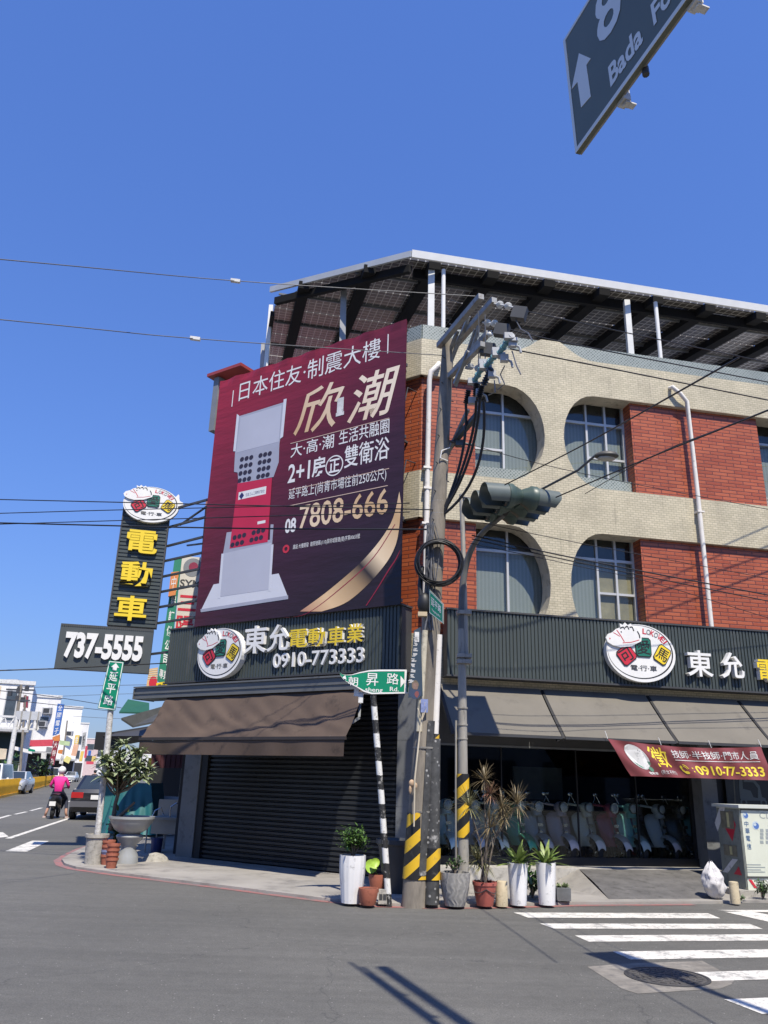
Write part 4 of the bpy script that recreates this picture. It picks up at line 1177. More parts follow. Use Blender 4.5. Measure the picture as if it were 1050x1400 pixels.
def bt(t, x0, x1, z0, z1, mat, bold=.004, res=3):
    q = MB(); q.text(t, x0, x1, z0, z1, 0, 0, bold, warp=bw, res=res); q.build('lettering', mat, hb_, FR)
YB = M('banner_yellow', (.78, .60, .05), .6)
bt('徵', .215, .335, .30, .92, YB, .006)
bt('技師·半技師·門市人員', .37, .955, .62, .88, WHITE2, .004)
bt('(男女不拘)', .225, .345, .07, .22, WHITE2)
bt('0910-77-3333', .485, .965, .10, .40, YB, .02)
bt(':', .46, .468, .18, .34, YB, .03)
q = MB()
for k in range(30):
    a, b = k / 30, (k + 1) / 30
    q.poly([bw(.375 + .58 * a, 0, .545), bw(.375 + .58 * b, 0, .545), bw(.375 + .58 * b, 0, .565), bw(.375 + .58 * a, 0, .565)])
q.build('rule_line', WHITE2, hb_, FR)
q = MB()   # handset symbol with sound waves
i0 = len(q.v)
hs_ = [(0, .8), (.12, 1), (.28, .92), (.3, .7), (.22, .6), (.5, .3), (.62, .38), (.85, .3), (.95, .14), (.75, 0), (.5, .02), (.18, .35)]
for lp_ in (hs_,):
    tri = geometry.tessellate_polygon([[Vector((x, z, 0)) for x, z in lp_]])
    q.v += [bw(.385 + .05 * x, 0, .12 + .27 * z) for x, z in lp_]
    for t in tri: q.face([i0 + k for k in t])
for rr in (.35, .55):
    for k in range(5):
        a, b = R(10 + 16 * k), R(26 + 16 * k)
        P = [(.45 + rr * math.cos(a), .5 + rr * math.sin(a)), (.45 + rr * math.cos(b), .5 + rr * math.sin(b)), (.45 + (rr + .08) * math.cos(b), .5 + (rr + .08) * math.sin(b)), (.45 + (rr + .08) * math.cos(a), .5 + (rr + .08) * math.sin(a))]
        q.poly([bw(.385 + .05 * x, 0, .12 + .27 * z) for x, z in P])
q.build('phone_symbol', YB, hb_, FR)
q = MB()
n0 = 26
q.face([q.pt(bw(.125 + .062 * math.cos(2 * math.pi * k / n0), 0, .56 + .36 * math.sin(2 * math.pi * k / n0))) for k in range(n0)], 0)
def bstrip(c, rx, rz, a0, a1, t_, m_, dy=-.003, n=18):
    for k in range(n):
        a, b = R(a0 + (a1 - a0) * k / n), R(a0 + (a1 - a0) * (k + 1) / n)
        q.poly([bw(c[0] + rx * f * math.cos(g), dy, c[1] + rz * f * math.sin(g)) for g, f in ((a, 1), (b, 1), (b, 1 - t_), (a, 1 - t_))], m_)
bstrip((.128, .48), .052, .26, 110, 350, .32, 1)
q.poly([bw(x, -.003, z) for x, z in ((.135, .44), (.182, .44), (.182, .36), (.135, .36))], 1)
q.face([q.pt(bw(.165 + .016 * math.cos(2 * math.pi * k / 12), -.004, .22 + .075 * math.sin(2 * math.pi * k / 12))) for k in range(12)], 1)
q.text('東允', .115, .165, .60, .78, -.004, 0, .01, 2, warp=bw)
q.text('電動車', .13, .20, .06, .14, -.001, 0, .01, 0, warp=bw)
q.build('emblem', [WHITE2, M('banner_green', (.10, .22, .15), .6), M('banner_navy', (.04, .05, .09), .6)], hb_, FR)
m = MB()
for u in (0.0, .33, .66, 1.0):
    p = Vector(ban(u, 0)); m.tube([p, p + Vector((-.03, .02, .12))], .006, 5)
m.build('tie_cord', WHITE2, hb_, FR)

# --- big direction sign hanging over the crossing, seen from below
ZB_ = 5.4
ps = CP + ray(787, 210) * ((ZB_ - CAM_H) / ray(787, 210).z)
FS = frame(ps.x, ps.y, 161.5) @ Matrix.Translation((0, 0, ZB_)) @ Matrix.Rotation(R(-3.5), 4, 'Y') 
ds = thing('direction_sign', 'large dark green overhead direction sign with white arrow and route number, close above the viewer', 'road sign', FS)
def SS(px, py, y=0.0): return on(FS, px, py, y)
tl = SS(765, 68); SH = tl[1] + .02; SW = 3.2
FSs = FS
m = MB(); m.box(0, SW, .0, .03, 0, SH); DSG = M('sign_face_green', (.125, .135, .10), .5, .06, 3)
pl_ = m.build('panel', DSG, ds, FSs)
DSW = M('sign_reflective_white', (.74, .74, .70), .5, .04)
m = MB()
for a_, b_, c_, d_ in ((.0, SW, 0, .032), (.0, SW, SH - .025, SH), (0, .025, .0325, SH - .0255), (SW - .025, SW, .0325, SH - .0255)): m.box(a_, b_, -.003, -.0005, c_, d_)
m.build('border', DSW, pl_, FSs)
def spoly(pts, y=-.003): 
    m = MB(); m.prism([[SS(*p, 0) for p in pts]], y, -.0004); return m
spoly([(792, 73), (808, 80), (802, 89), (808, 132), (795, 147), (790, 112), (782, 122)]).build('arrow', DSW, pl_, FSs)
def srect(t, pa, pb, h0, name='lettering', bold=.02):
    (xa, za), (xb, zb) = SS(*pa), SS(*pb)
    m = MB(); m.text(t, xa, xb, za, za + h0, -.003, 0, bold); m.build(name, DSW, pl_, FSs)
a0 = SS(836, 118); a1 = SS(880, 58); 
m = MB(); zb0 = (a0[1] + a1[1]) / 2 - .0
m.text('Bada', a0[0] - .005, a1[0], zb0, zb0 + .17, -.003, 0, .03); f0 = SS(895, 38); m.text('Forest', f0[0], f0[0] + (a1[0] - a0[0]) * 1.35, zb0, zb0 + .17, -.003, 0, .03)
m.build('lettering', DSW, pl_, FSs)
e0 = SS(819, 32); e1 = SS(850, 32); e2 = SS(832, 64)
m = MB(); x8, z8 = SS(823, 60); x9, z9 = SS(851, 22)
m.text('8', x8 - .03, x8 + .22, z8 - .02, z8 + .42, -.003, 0, .02); m.text('大', x8 + .36, x8 + .72, z8 + .05, z8 + .42, -.003, 0, .01); m.text('森林', x8 + .85, x8 + 1.6, z8 + .05, z8 + .42, -.003, 0, .01)
m.build('lettering', DSW, pl_, FSs)
m = MB(); m.box(.0, SW, .031, .045, .004, .03); m.box(0, SW, .031, .075, .35, .40); m.build('stiffener', GALV, ds, FSs)
for px, py in ((843, 142), (940, 12)):
    x, z = SS(px, py)
    m = MB(); m.box(x - .02, x + .02, .046, .09, -.03, SH + .3); m.box(x - .035, x + .035, .032, .08, -.025, .03); m.box(x - .01, x + .03, .05, .12, -.04, -.0305)
    m.build('hanger', WHITE2, ds, FSs)
x, z = SS(873, 98); m = MB(); m.lathe([(.02, -.03), (.02, .03)], (x, .05, -.01), 8); m.build('bolt', DARKG, ds, FSs)
m = MB(); m.tube([(.42, .24, SH + .22), (SW + 4, .24, SH + .22)], .06, 12); m.build('mast_arm', GALV, ds, FSs, smooth=40)

# ------------------------------------------------------------------ utility pole
UB = gp(566, 1236, PV); UT = at_y(613, 466, UB.y)
up_dir = (UT - UB)
def on_pole(z): 
    t = (z - UB.z) / (UT.z - UB.z); return UB + up_dir * t
pole = thing('utility_pole', 'tall leaning concrete utility pole with striped base, crossarms and coiled cable', 'utility pole', (UB.x, UB.y, UB.z))
m = MB(); m.tube([UB - up_dir.normalized() * .1, on_pole(3), on_pole(6), UT], [.165, .14, .118, .095], 18); m.build('shaft', CONC2, pole, smooth=50)
print('pole', UB, UT)
FU = frame(UB.x, UB.y, 78.8)
# cable riser cover beside the shaft
m = MB()
def onp(px, py, Y): p = at_y(px, py, Y); return p
rz = [onp(590, 1236, UB.y - .05), onp(594, 1010, UB.y - .05), onp(600, 868, UB.y - .05)]
m.tube([rz[0], rz[1]], [.10, .085], 14); RISER = m
m = MB(); m.tube([rz[1], rz[2]], [.055, .05], 12); m.build('white_duct', PIPE, pole, smooth=50)
m = MB(); 
q0, q1 = onp(573, 1000, UB.y - .12), onp(581, 862, UB.y - .16)
m.tube([q0, q1], .045, 10); m.build('conduit', M('conduit_cream', (.55, .50, .38), .6, .2, 4, stain=.4), pole, smooth=50)
# yellow and black stripe wraps
STRIPE, _n, _l, _p = _new('hazard_stripe')
_tc = _n.new('ShaderNodeTexCoord'); _sp = _n.new('ShaderNodeSeparateXYZ'); _l.new(_tc.outputs['Object'], _sp.inputs[0])
_a = _n.new('ShaderNodeMath'); _a.operation = 'MULTIPLY_ADD'; _l.new(_sp.outputs[0], _a.inputs[0]); _a.inputs[1].default_value = -.9; _l.new(_sp.outputs[2], _a.inputs[2])
_b = _n.new('ShaderNodeMath'); _b.operation = 'MULTIPLY'; _l.new(_a.outputs[0], _b.inputs[0]); _b.inputs[1].default_value = 3.3
_c = _n.new('ShaderNodeMath'); _c.operation = 'FRACT'; _l.new(_b.outputs[0], _c.inputs[0])
_d = _n.new('ShaderNodeMath'); _d.operation = 'GREATER_THAN'; _l.new(_c.outputs[0], _d.inputs[0]); _d.inputs[1].default_value = .5
_nz = ramp(_n, _l, noise_n(_n, _l, _tc.outputs['Object'], 9, 6, .7), .56, .66)
_yel = mixc(_n, _l, _nz, (.70, .43, .02, 1), (.52, .33, .05, 1)); _blk = mixc(_n, _l, _nz, (.015, .015, .015, 1), (.07, .068, .06, 1))
_l.new(mixc(_n, _l, _d.outputs[0], _blk, _yel), _p.inputs['Base Color']); _p.inputs['Roughness'].default_value = .5
m = MB()
za, zb = gp(566, 1205, UB.z).z, 0
def zat(px, py): return at_y(px, py, UB.y - .15).z
z0_, z1_ = zat(570, 1203), zat(575, 1112)
n_ = 24; ring = []
prof_t = [(z0_, .0), (z1_, .0)]
i0 = len(m.v)
cols = 40
# a torn sleeve: its upper edge dips on the front right where it has peeled away
tops = []
for k in range(cols):
    a = 2 * math.pi * k / cols
    dx, dy = math.cos(a), math.sin(a)
    rag = .03 * noise.noise(Vector((dx * 4, dy * 4, 1.7)))
    t_ = z1_ - (.0 if dx < .05 or dy > .2 else min(.62, (dx + .15) * 1.05)) + rag
    tops.append(max(t_, z0_ + .12))
for k in range(cols):
    a = 2 * math.pi * k / cols
    c0 = on_pole(z0_); c1 = on_pole(tops[k])
    r0 = .172; r1 = .170 - .006 * (tops[k] - z0_)
    m.pt((c0.x + r0 * math.cos(a), c0.y + r0 * math.sin(a), z0_)); m.pt((c1.x + r1 * math.cos(a), c1.y + r1 * math.sin(a), tops[k]))
for k in range(cols):
    b_ = (k + 1) % cols; m.face((2 * k, 2 * b_, 2 * b_ + 1, 2 * k + 1))
m.v = [(x - UB.x, y - UB.y, z) for x, y, z in m.v]
m.build('hazard_sleeve', STRIPE, pole, Matrix.Translation((UB.x, UB.y, 0)), smooth=40)
def sleeve(a, b, r, nm, par, z0, z1):
    d = (b - a); f = lambda z: a + d * ((z - a.z) / d.z)
    m = MB(); p0, p1 = f(z0), f(z1)
    m.tube([p0 - a, p1 - a], r, 18, cap=False); return m.build(nm, STRIPE, par, Matrix.Translation(a), smooth=40)
sleeve(rz[0], rz[1], .108, 'hazard_sleeve', pole, z0_ + .0, zat(592, 1160))
sleeve(rz[1], rz[2], .066, 'hazard_sleeve', pole, zat(595, 1033) - .0, zat(596, 1003))
m = MB()
for px, py, w_ in ((575, 1110, .175), (577, 1022, .18), (589, 775, .14), (598, 700, .13), (597, 683, .128)):
    z = zat(px, py); c = on_pole(z); m.lathe([(w_ * .92, z - .012), (w_ * .95, z + .012)], (c.x + (.02 if py > 1000 else 0), c.y, 0), 18)
m.build('strap_band', GALV, pole, smooth=40)
# paper and tags on the pole
FPo = frame(UB.x, UB.y - .20, 84)
po = MB(); q = [on(FPo, *p) for p in ((566, 862), (575, 857), (578, 952), (558, 954))]
po.prism([[q[0], q[1], q[2], q[3]][::-1]], -.004, .006)
pst = po.build('election_poster', M('poster_blue', (.028, .05, .075), .5, .25, 3), pole, FPo)
m = MB(); random.seed(3)
for k in range(9):
    py = 873 + k * 7.2; px = 569.5 - k * .9
    x, z = on(FPo, px, py)
    for r_ in range(4): m.box(x - .045 + random.uniform(0, .03), x + random.uniform(.005, .04), -.0065, -.0045, z + r_ * .012 - .03, z + r_ * .012 - .022)
m.box(q[0][0] + .01, q[1][0] - .02, -.0065, -.0045, q[0][1] - .16, q[0][1] - .02)
m.build('print', WHITE2, pst, FPo)
m = MB(); x, z = on(FPo, 568, 938)
def blot(cx, cz, rx, rz, mi, y, sd_): m.prism([[(cx + rx * math.cos(a) * (1 + .25 * noise.noise(Vector((a, sd_, 1)))), cz + rz * math.sin(a) * (1 + .25 * noise.noise(Vector((a, sd_, 4))))) for a in [R(22.5 * q_) for q_ in range(16)]]], y, y + .001, mi, back=False)
blot(x, z - .10, .085, .07, 2, -.0055, 1.3); blot(x - .005, z + .015, .05, .065, 1, -.0068, 2.2); blot(x, z, .036, .05, 0, -.0080, 3.1); blot(x + .02, z - .11, .03, .045, 3, -.0068, 4.7)
m.build('portrait', [M('poster_skin', (.22, .14, .11), .6, .3, 30), M('poster_hair', (.16, .12, .08), .6, .3, 20), M('poster_jacket', (.03, .05, .10), .6, .2), M('poster_red', (.20, .06, .06), .6, .1)], pst, FPo)
m = MB(); x, z = on(FPo, 580, 965); m.box(x - .05, x + .05, -.02, -.012, z - .09, z + .09); m.build('number_tag', M('tag_blue', (.20, .24, .42), .5, .3, 20), pole, FPo)
m = MB()
rope = [onp(581, 960, UB.y - .2), onp(574, 1000, UB.y - .2), onp(567, 1066, UB.y - .22), onp(566, 1130, UB.y - .2)]
m.tube(rope, .011, 6); m.tube([onp(571, 968, UB.y - .2), onp(577, 985, UB.y - .22), onp(583, 968, UB.y - .2)], .008, 5); m.build('cord', M('cord_cream', (.55, .48, .36), .8), pole)
m = MB(); p = onp(563, 1071, UB.y - .19); m.ball(p, (.045, .035, .05), 7, 5); m.ball(p + Vector((.045, -.01, -.03)), (.03, .02, .045), 6, 5); m.ball(p + Vector((-.02, -.01, -.08)), (.02, .015, .06), 6, 5); m.build('rag', M('rag_tan', (.40, .28, .18), .9, .3, 12), pole, smooth=60)
m = MB()
px0 = onp(580, 864, UB.y - .14)
m.ball(onp(580, 825, UB.y - .16), (.10, .09, .16), 12, 8); m.tube([onp(577, 835, UB.y - .16), onp(574, 800, UB.y - .16), onp(577, 775, UB.y - .1)], .035, 8); m.build('splice_closure', RUBBER, pole, smooth=60)
m = MB(); p = onp(578, 840, UB.y - .17); m.box(p.x - .07, p.x + .06, p.y - .05, p.y + .05, p.z - .03, p.z + .03); m.build('cable_block', M('block_tan', (.5, .40, .26), .6), pole)
# dark mottled sheet steel guard round the right half of the lower shaft
def speckmat(name, base, speck, lo, hi, sc_):
    m, n, l, p = _new(name); v = scaled(n, l, (1, 1, 1))
    c = mixc(n, l, ramp(n, l, noise_n(n, l, v, 6, 7, .7), .35, .7), sh(base, .6), sh(base, 1.7))
    vo = n.new('ShaderNodeTexVoronoi'); vo.inputs['Scale'].default_value = sc_; l.new(v, vo.inputs['Vector'])
    c = mixc(n, l, ramp(n, l, vo.outputs['Distance'], lo, hi, (.8, .8, .8, 1), (0, 0, 0, 1)), c, speck)
    c = mixc(n, l, ramp(n, l, noise_n(n, l, v, 3.1, 8, .75), .60, .68), c, (.34, .33, .31, 1))
    l.new(c, p.inputs['Base Color']); p.inputs['Roughness'].default_value = .55; return m
SPECK = speckmat('guard_mottled', (.055, .055, .053), (.45, .44, .42, 1), .10, .22, 11)
m = MB(); zlo, zhi = z0_ + .05, zat(579, 985)
def guard(u, v):
    z = zlo + (zhi - zlo) * v; cpt = on_pole(z); a = R(-80 + 86 * u); r_ = .176 - .010 * v
    return (cpt.x + r_ * math.cos(a), cpt.y + r_ * math.sin(a), z)
m.grid(guard, 10, 8); m.build('steel_guard', SPECK, pole, smooth=60)
RISER.build('riser_cover', SPECK, pole, smooth=50)
# bundles of thin cable running down inside the coil
random.seed(11)
m = MB()
for k in range(9):
    o_ = random.uniform(-.07, .09)
    pts = [onp(589 + o_ * 100 + random.uniform(-4, 4), y, UB.y - .15 - random.uniform(0, .04)) for y in (715, 745, 775, 800, 830, 862)]
    m.tube(pts, random.choice((.006, .009, .012)), 5)
m.build('cable_bundle', M('cable_grey_mix', (.12, .12, .125), .5, .6, 12), pole)
# double crossarm at the top, running towards the viewer
def ua_pt(px, py, z): return CP + ray(px, py) * ((z - CAM_H) / ray(px, py).z)
AX = frame(UT.x, UT.y, 158)
zA = UT.z - .12
def armat(px, py, off):                     # point on the vertical plane through the pole parallel to the arms
    x, z = on(AX, px, py, off); return AX @ Vector((x, off, z))
def arm(pa, pb, off, w, h, mat, nm='crossarm'):
    m = MB(); m.bar(armat(*pa, off), armat(*pb, off), w, h); return m.build(nm, mat, pole)
arm((600, 473), (658, 405), -.13, .09, .09, RUSTG); arm((612, 484), (676, 410), .13, .09, .09, RUSTG)
for pa, pb, off in (((608, 516), (641, 432), .06), ((626, 452), (607, 500), .0), ((655, 445), (638, 505), .12)):
    arm(pa, pb, off, .05, .05, RUSTG, 'brace')
arm((617, 512), (668, 455), .13, .08, .08, RUSTG); 
arm((603, 625), (654, 565), .12, .075, .075, STEELD); arm((603, 640), (640, 560), .10, .05, .05, RUSTG, 'brace'); arm((623, 528), (650, 450), .10, .04, .04, RUSTG, 'brace')
arm((612, 517), (660, 470), -.02, .08, .08, RUSTG)
arm((622, 525), (640, 480), -.05, .06, .06, RUSTG, 'brace')
INSW = M('insulator_white', (.62, .61, .56), .3, .08); TEALI = M('insulator_teal', (.14, .30, .33), .3, .1); FUSEG = M('fuse_grey', (.40, .41, .42), .4, .15, 6)
def string_ins(pa, pb, off, mat, r=.055, nd=2):
    a, b = armat(*pa, off), armat(*pb, off); d = (b - a)
    m = MB(); m.tube([a, b], .014, 6)
    for k in range(nd):
        c = a + d * ((k + .7) / (nd + .4)); dn = d.normalized()
        m.tube([c - dn * .035, c - dn * .012, c + dn * .012, c + dn * .03], [.02, r, r, .025], 12)
    return m.build('strain_insulator', mat, pole, smooth=50)
string_ins((676, 415), (703, 420), .13, INSW); string_ins((660, 441), (683, 443), .13, INSW); string_ins((654, 497), (672, 508), .1, INSW); string_ins((637, 500), (660, 505), .05, FUSEG, .05)
string_ins((672, 452), (668, 462), .1, INSW, .045, 1)
for px, py in ((710, 429), (686, 452), (667, 478)):
    p = armat(px, py, .1); m = MB(); Mx = Matrix.Translation(p) @ Matrix.Rotation(R(-20), 4, 'Z') @ Matrix.Rotation(R(18), 4, 'Y')
    m.box(-.10, .10, -.06, .06, -.09, .09, 0, Mx); m.build('arrester_box', M('arrester_grey', (.05, .052, .056), .6, .15), pole)
for (a, b) in (((697, 462), (683, 482)), ((680, 482), (665, 500)), ((662, 498), (649, 520))):      # fuse cut-outs, teal bodies in grey clamps
    A, B = armat(*a, .0), armat(*b, .0); d = B - A; dn = d.normalized()
    m = MB(); m.tube([A, B], .038, 12, 0)
    for t in (.0, .33, .66, 1.0): c = A + d * t; m.tube([c - dn * .012, c + dn * .012], .052, 12, 0)
    m.tube([A - dn * .06, A], .05, 10, 1); m.tube([B, B + dn * .07], .055, 10, 1)
    for c in (A - dn * .02, B + dn * .03): m.box(c.x - .09, c.x + .02, c.y - .05, c.y + .03, c.z - .045, c.z + .045, 1); m.box(c.x + .0, c.x + .10, c.y - .03, c.y + .03, c.z - .07, c.z - .02, 1)
    m.build('fuse_cutout', [TEALI, FUSEG], pole, smooth=40)
for (a, b) in (((672, 503), (661, 526)), ((641, 533), (637, 552)), ((659, 527), (655, 545)), ((652, 524), (650, 542))):    # ribbed cable terminations
    A, B = armat(*a, .02), armat(*b, .02); d = B - A
    pts, rr_ = [], []
    for k in range(15): pts.append(A + d * (k / 14)); rr_.append(.030 if k % 2 == 0 else .052)
    m = MB(); m.tube(pts, rr_, 12); m.build('cable_termination', M('termination_black', (.02, .02, .022), .45), pole)
for px, py in ((700, 470), (689, 490), (672, 512), (655, 537), (645, 548)):
    p = armat(px, py, .04); m = MB(); m.box(p.x - .05, p.x + .06, p.y - .04, p.y + .04, p.z - .05, p.z + .05); m.tube([p, p + Vector((.10, 0, -.05)), p + Vector((.12, 0, -.14))], .018, 6); m.build('clamp', FUSEG, pole, smooth=30)
# power cables dropping from the terminations to the shaft, and jumpers
for a, mid, b in (((637, 552), (632, 620), (607, 690)), ((656, 545), (642, 625), (608, 694)), ((651, 548), (640, 615), (609, 697)), ((661, 548), (652, 640), (611, 700))):
    A, C_ = armat(*a, .02), on_pole(zat(*b)) + Vector((.10, -.08, 0)); B = A.lerp(C_, .55); B2 = at_y(mid[0], mid[1], B.y)
    pts = []
    for k in range(13):
        t = k / 12; pts.append(A * (1 - t) ** 2 + (B2 * 2 - (A + C_) * .5) * 2 * t * (1 - t) + C_ * t * t)
    m = MB(); m.tube(pts, .022, 7); m.build('power_cable', RUBBER, pole, smooth=60)
for pts in (((705, 437), (712, 450), (722, 455), (728, 466)), ((690, 500), (684, 512), (690, 525), (680, 533)), ((700, 480), (706, 500), (712, 512)), ((668, 540), (677, 536), (676, 520)), ((660, 460), (655, 500), (651, 520)), ((654, 425), (655, 470), (654, 500)), ((663, 430), (664, 480), (662, 505))):
    m = MB(); m.tube([armat(*p, .06) for p in pts], .009, 5); m.build('jumper', WIREG, pole)
random.seed(5)
m = MB()
for k in range(26):                                   # climbing bolts
    z = UB.z + 3.4 + k * .23; c = on_pole(z); a = R(-60 + (k % 2) * 150 - 60)
    m.tube([c, c + Vector((math.cos(a) * .17, math.sin(a) * .17, 0))], .009, 5)
o_ = m.build('climbing_bolts', STEELD, pole); o_['kind'] = 'stuff'
# bent white wire and dark brackets half way up
m = MB(); m.tube([onp(615, 612, UB.y - .1), onp(604, 616, UB.y - .15), onp(602, 626, UB.y - .15), onp(612, 630, UB.y - .1)], .010, 5); m.build('white_loop', WHITEP, pole)
m = MB(); m.tube([onp(613, 603, UB.y), onp(645, 608, UB.y)], .02, 6); m.box(onp(628, 607, UB.y).x - .06, onp(628, 607, UB.y).x + .07, UB.y - .05, UB.y + .05, onp(628, 607, UB.y).z - .04, onp(628, 607, UB.y).z + .05); m.build('bracket', STEELD, pole)
# coil of spare telephone cable hung on the pole
cc = onp(600, 769, UB.y - .24)
coil = None
random.seed(4)
m = MB(); rc = (31.5 / depth_scale(cc))
for k in range(13):
    r_ = rc * random.uniform(.90, 1.03); tilt = random.uniform(-.10, .10); ox, oz = random.uniform(-.02, .02), random.uniform(-.02, .02); yy = random.uniform(-.05, .05); e = random.uniform(.93, 1.05)
    n_ = 36; ring = []
    pts = [Vector((cc.x + ox + r_ * math.cos(2 * math.pi * q / n_), cc.y + yy + .04 * math.sin(4 * math.pi * q / n_ + k) + tilt * math.cos(2 * math.pi * q / n_) * .3, cc.z + oz + r_ * 1.02 * e * math.sin(2 * math.pi * q / n_))) for q in range(n_ + 1)]
    m.tube(pts, .012, 6, cap=False)
co_ = m.build('cable_coil', RUBBER, None, smooth=60)
tag(co_, 'big round coil of spare black cable hung on the concrete utility pole', 'cable coil')
# small green road plate on the pole, seen at a steep angle
FG = frame(UB.x, UB.y, 62)
pa = at_y(586, 805, UB.y - .22)
FG = frame(pa.x, pa.y, 142)
qd = [on(FG, *p) for p in ((587, 806), (606, 826), (606, 853), (587, 838))]
m = MB(); m.prism([qd[::-1]], 0, .012, 0, 1)
gpl = m.build('street_plate', [SIGNG, GALV], None, FG)
tag(gpl, 'small green street plate clamped to the utility pole below the cable coil', 'street sign')
xa = min(p[0] for p in qd); xb = max(p[0] for p in qd); 
def gw(u, v): 
    t = qd[0][0] + (qd[1][0] - qd[0][0]) * u; zt_ = qd[0][1] + (qd[1][1] - qd[0][1]) * u; zb_ = qd[3][1] + (qd[2][1] - qd[3][1]) * u
    return (t, -.002, zb_ + (zt_ - zb_) * v)
m = MB(); m.text('延平路', .14, .86, .42, .80, 0, 0, .01, warp=lambda x, y, z: gw(x, z)); m.text('Yanping Rd.', .18, .82, .16, .30, 0, 0, .01, warp=lambda x, y, z: gw(x, z))
for u0, u1, v0, v1 in ((.03, .97, .03, .06), (.03, .97, .94, .97), (.03, .06, .06, .94), (.94, .97, .06, .94)): m.poly([gw(u0, v0), gw(u1, v0), gw(u1, v1), gw(u0, v1)])
m.build('lettering', WHITEP, gpl, FG)

# ------------------------------------------------------------------ traffic signal
SB = gp(634, 1222, PV); ST = at_y(629, 770, SB.y)
sig = thing('traffic_signal', 'grey steel traffic signal pole with curved arm and two dark three lamp heads', 'traffic signal', (SB.x, SB.y, PV))
m = MB()
hub = None
nearp = at_y(700, 692, SB.y - 1.0)
pts = [SB - Vector((0, 0, .05)), at_y(632.5, 1000, SB.y), at_y(631, 860, SB.y)]
m.tube(pts, [.082, .07, .06], 16); m.build('pole', GALV, sig, smooth=50)
arm_pts = [at_y(631, 862, SB.y), at_y(632, 810, SB.y - .01), at_y(636, 778, SB.y - .05), at_y(645, 750, SB.y - .2), at_y(662, 726, SB.y - .5), at_y(690, 703, SB.y - 1.0)]
def cr(P, n):
    out_ = []
    for k in range(n + 1):
        t = k / n * (len(P) - 1); i = min(int(t), len(P) - 2); f = t - i
        p0, p1, p2, p3 = P[max(i - 1, 0)], P[i], P[i + 1], P[min(i + 2, len(P) - 1)]
        out_.append(.5 * ((2 * p1) + (p2 - p0) * f + (2 * p0 - 5 * p1 + 4 * p2 - p3) * f * f + (3 * p1 - p0 - 3 * p2 + p3) * f ** 3))
    return out_
m = MB(); A_ = cr(arm_pts, 24); m.tube(A_, [.06 - .02 * k / 24 for k in range(25)], 12); m.build('arm', M('signal_arm', (.12, .12, .115), .5, .15, 6), sig, smooth=50)
m = MB(); 
p0, p1 = at_y(637.5, 905, SB.y - .02), at_y(631, 676, SB.y + .05)
m.tube([p0, at_y(636, 840, SB.y - .02), p1], .04, 10); m.build('conduit', GALV, sig, smooth=50)
for py in (838, 897, 905):
    c = at_y(633, py, SB.y); m = MB(); m.box(c.x - .10, c.x + .13, c.y - .10, c.y + .09, c.z - .03, c.z + .03); m.build('clamp', GALV, sig)
for py in (968, 991, 1010):
    c = at_y(632.3, py, SB.y); m = MB(); m.lathe([(.081, c.z - .012), (.081, c.z + .012)], (c.x, c.y, 0), 16); m.build('strap', GALV, sig, smooth=40)
sleeve(SB, at_y(632.5, 1000, SB.y), .092, 'hazard_sleeve', sig, at_y(634, 1145, SB.y).z, at_y(633, 1058, SB.y).z)
m = MB(); m.tube([at_y(623.5, 1185, SB.y + .02), at_y(623.5, 985, SB.y + .02)], .018, 8); m.build('thin_pipe', GALV, sig, smooth=50)
SIGGRN = M('signal_green', (.055, .085, .070), .42, .1); SIGVIS = M('signal_visor', (.11, .13, .12), .4, .12); LENS = M('signal_lens', (.02, .03, .03), .2, .1)
def signal_head(centre, az_face, axis_az, name_lab):
    """three lamps in a row along axis_az, visors pointing to az_face"""
    h = MB()
    n = Vector((math.sin(R(az_face)), math.cos(R(az_face)), -.05)).normalized(); s = Vector((math.sin(R(axis_az)), math.cos(R(axis_az)), 0))
    up = n.cross(s).normalized(); 
    if up.z < 0: up = -up
    T = Matrix(((s.x, -n.x, up.x, centre.x), (s.y, -n.y, up.y, centre.y), (s.z, -n.z, up.z, centre.z), (0, 0, 0, 1)))
    hd_ = MB()
    for k in (-1, 0, 1):
        Mx = T @ Matrix.Translation((k * .36, 0, 0)) @ Matrix.Rotation(R(90), 4, 'X')
        hd_.lathe([(.06, -.27), (.11, -.22), (.165, -.10), (.185, -.08), (.185, 0), (.17, .0)], (0, 0, 0), 24, 0, Mx)
    hd_.box(-.36, .36, .05, .2, -.1, .1, 0, T)
    o = hd_.build('signal_head', SIGGRN, sig, smooth=45)
    for k in (-1, 0, 1):
        v = MB(); nn = 30; a0, a1 = -50, 230
        rows_ = []
        for j, (yy, rr) in enumerate(((-.0, .172), (-.36, .172), (-.36, .166), (-.0, .166))):
            rows_.append([])
            for q in range(nn + 1):
                a = R(a0 + (a1 - a0) * q / nn); tilt_ = (.0 if j in (0, 3) else -.05 * max(0, -math.sin(a)))
                ycut = yy if j in (0, 3) else yy * (1 - .28 * max(0, -math.sin(a)) ** 1)
                rows_[-1].append(v.pt(T @ Vector((k * .36 + rr * math.cos(a), ycut, rr * math.sin(a)))))
        for j in range(3):
            for q in range(nn): v.face((rows_[j][q], rows_[j][q + 1], rows_[j + 1][q + 1], rows_[j + 1][q]))
        v.build('visor', SIGVIS, o, smooth=40)
        v = MB(); Mx = T @ Matrix.Translation((k * .36, -.002, 0)) @ Matrix.Rotation(R(90), 4, 'X'); v.lathe([(.16, -.01), (.15, .006), (.08, .03), (.02, .036)], (0, 0, 0), 20, 0, Mx); v.build('lens', LENS, o, smooth=60)
    return o
hc = at_y(697, 690, SB.y - 1.15)
nrm = Vector((math.sin(R(255)), math.cos(R(255)), 0))
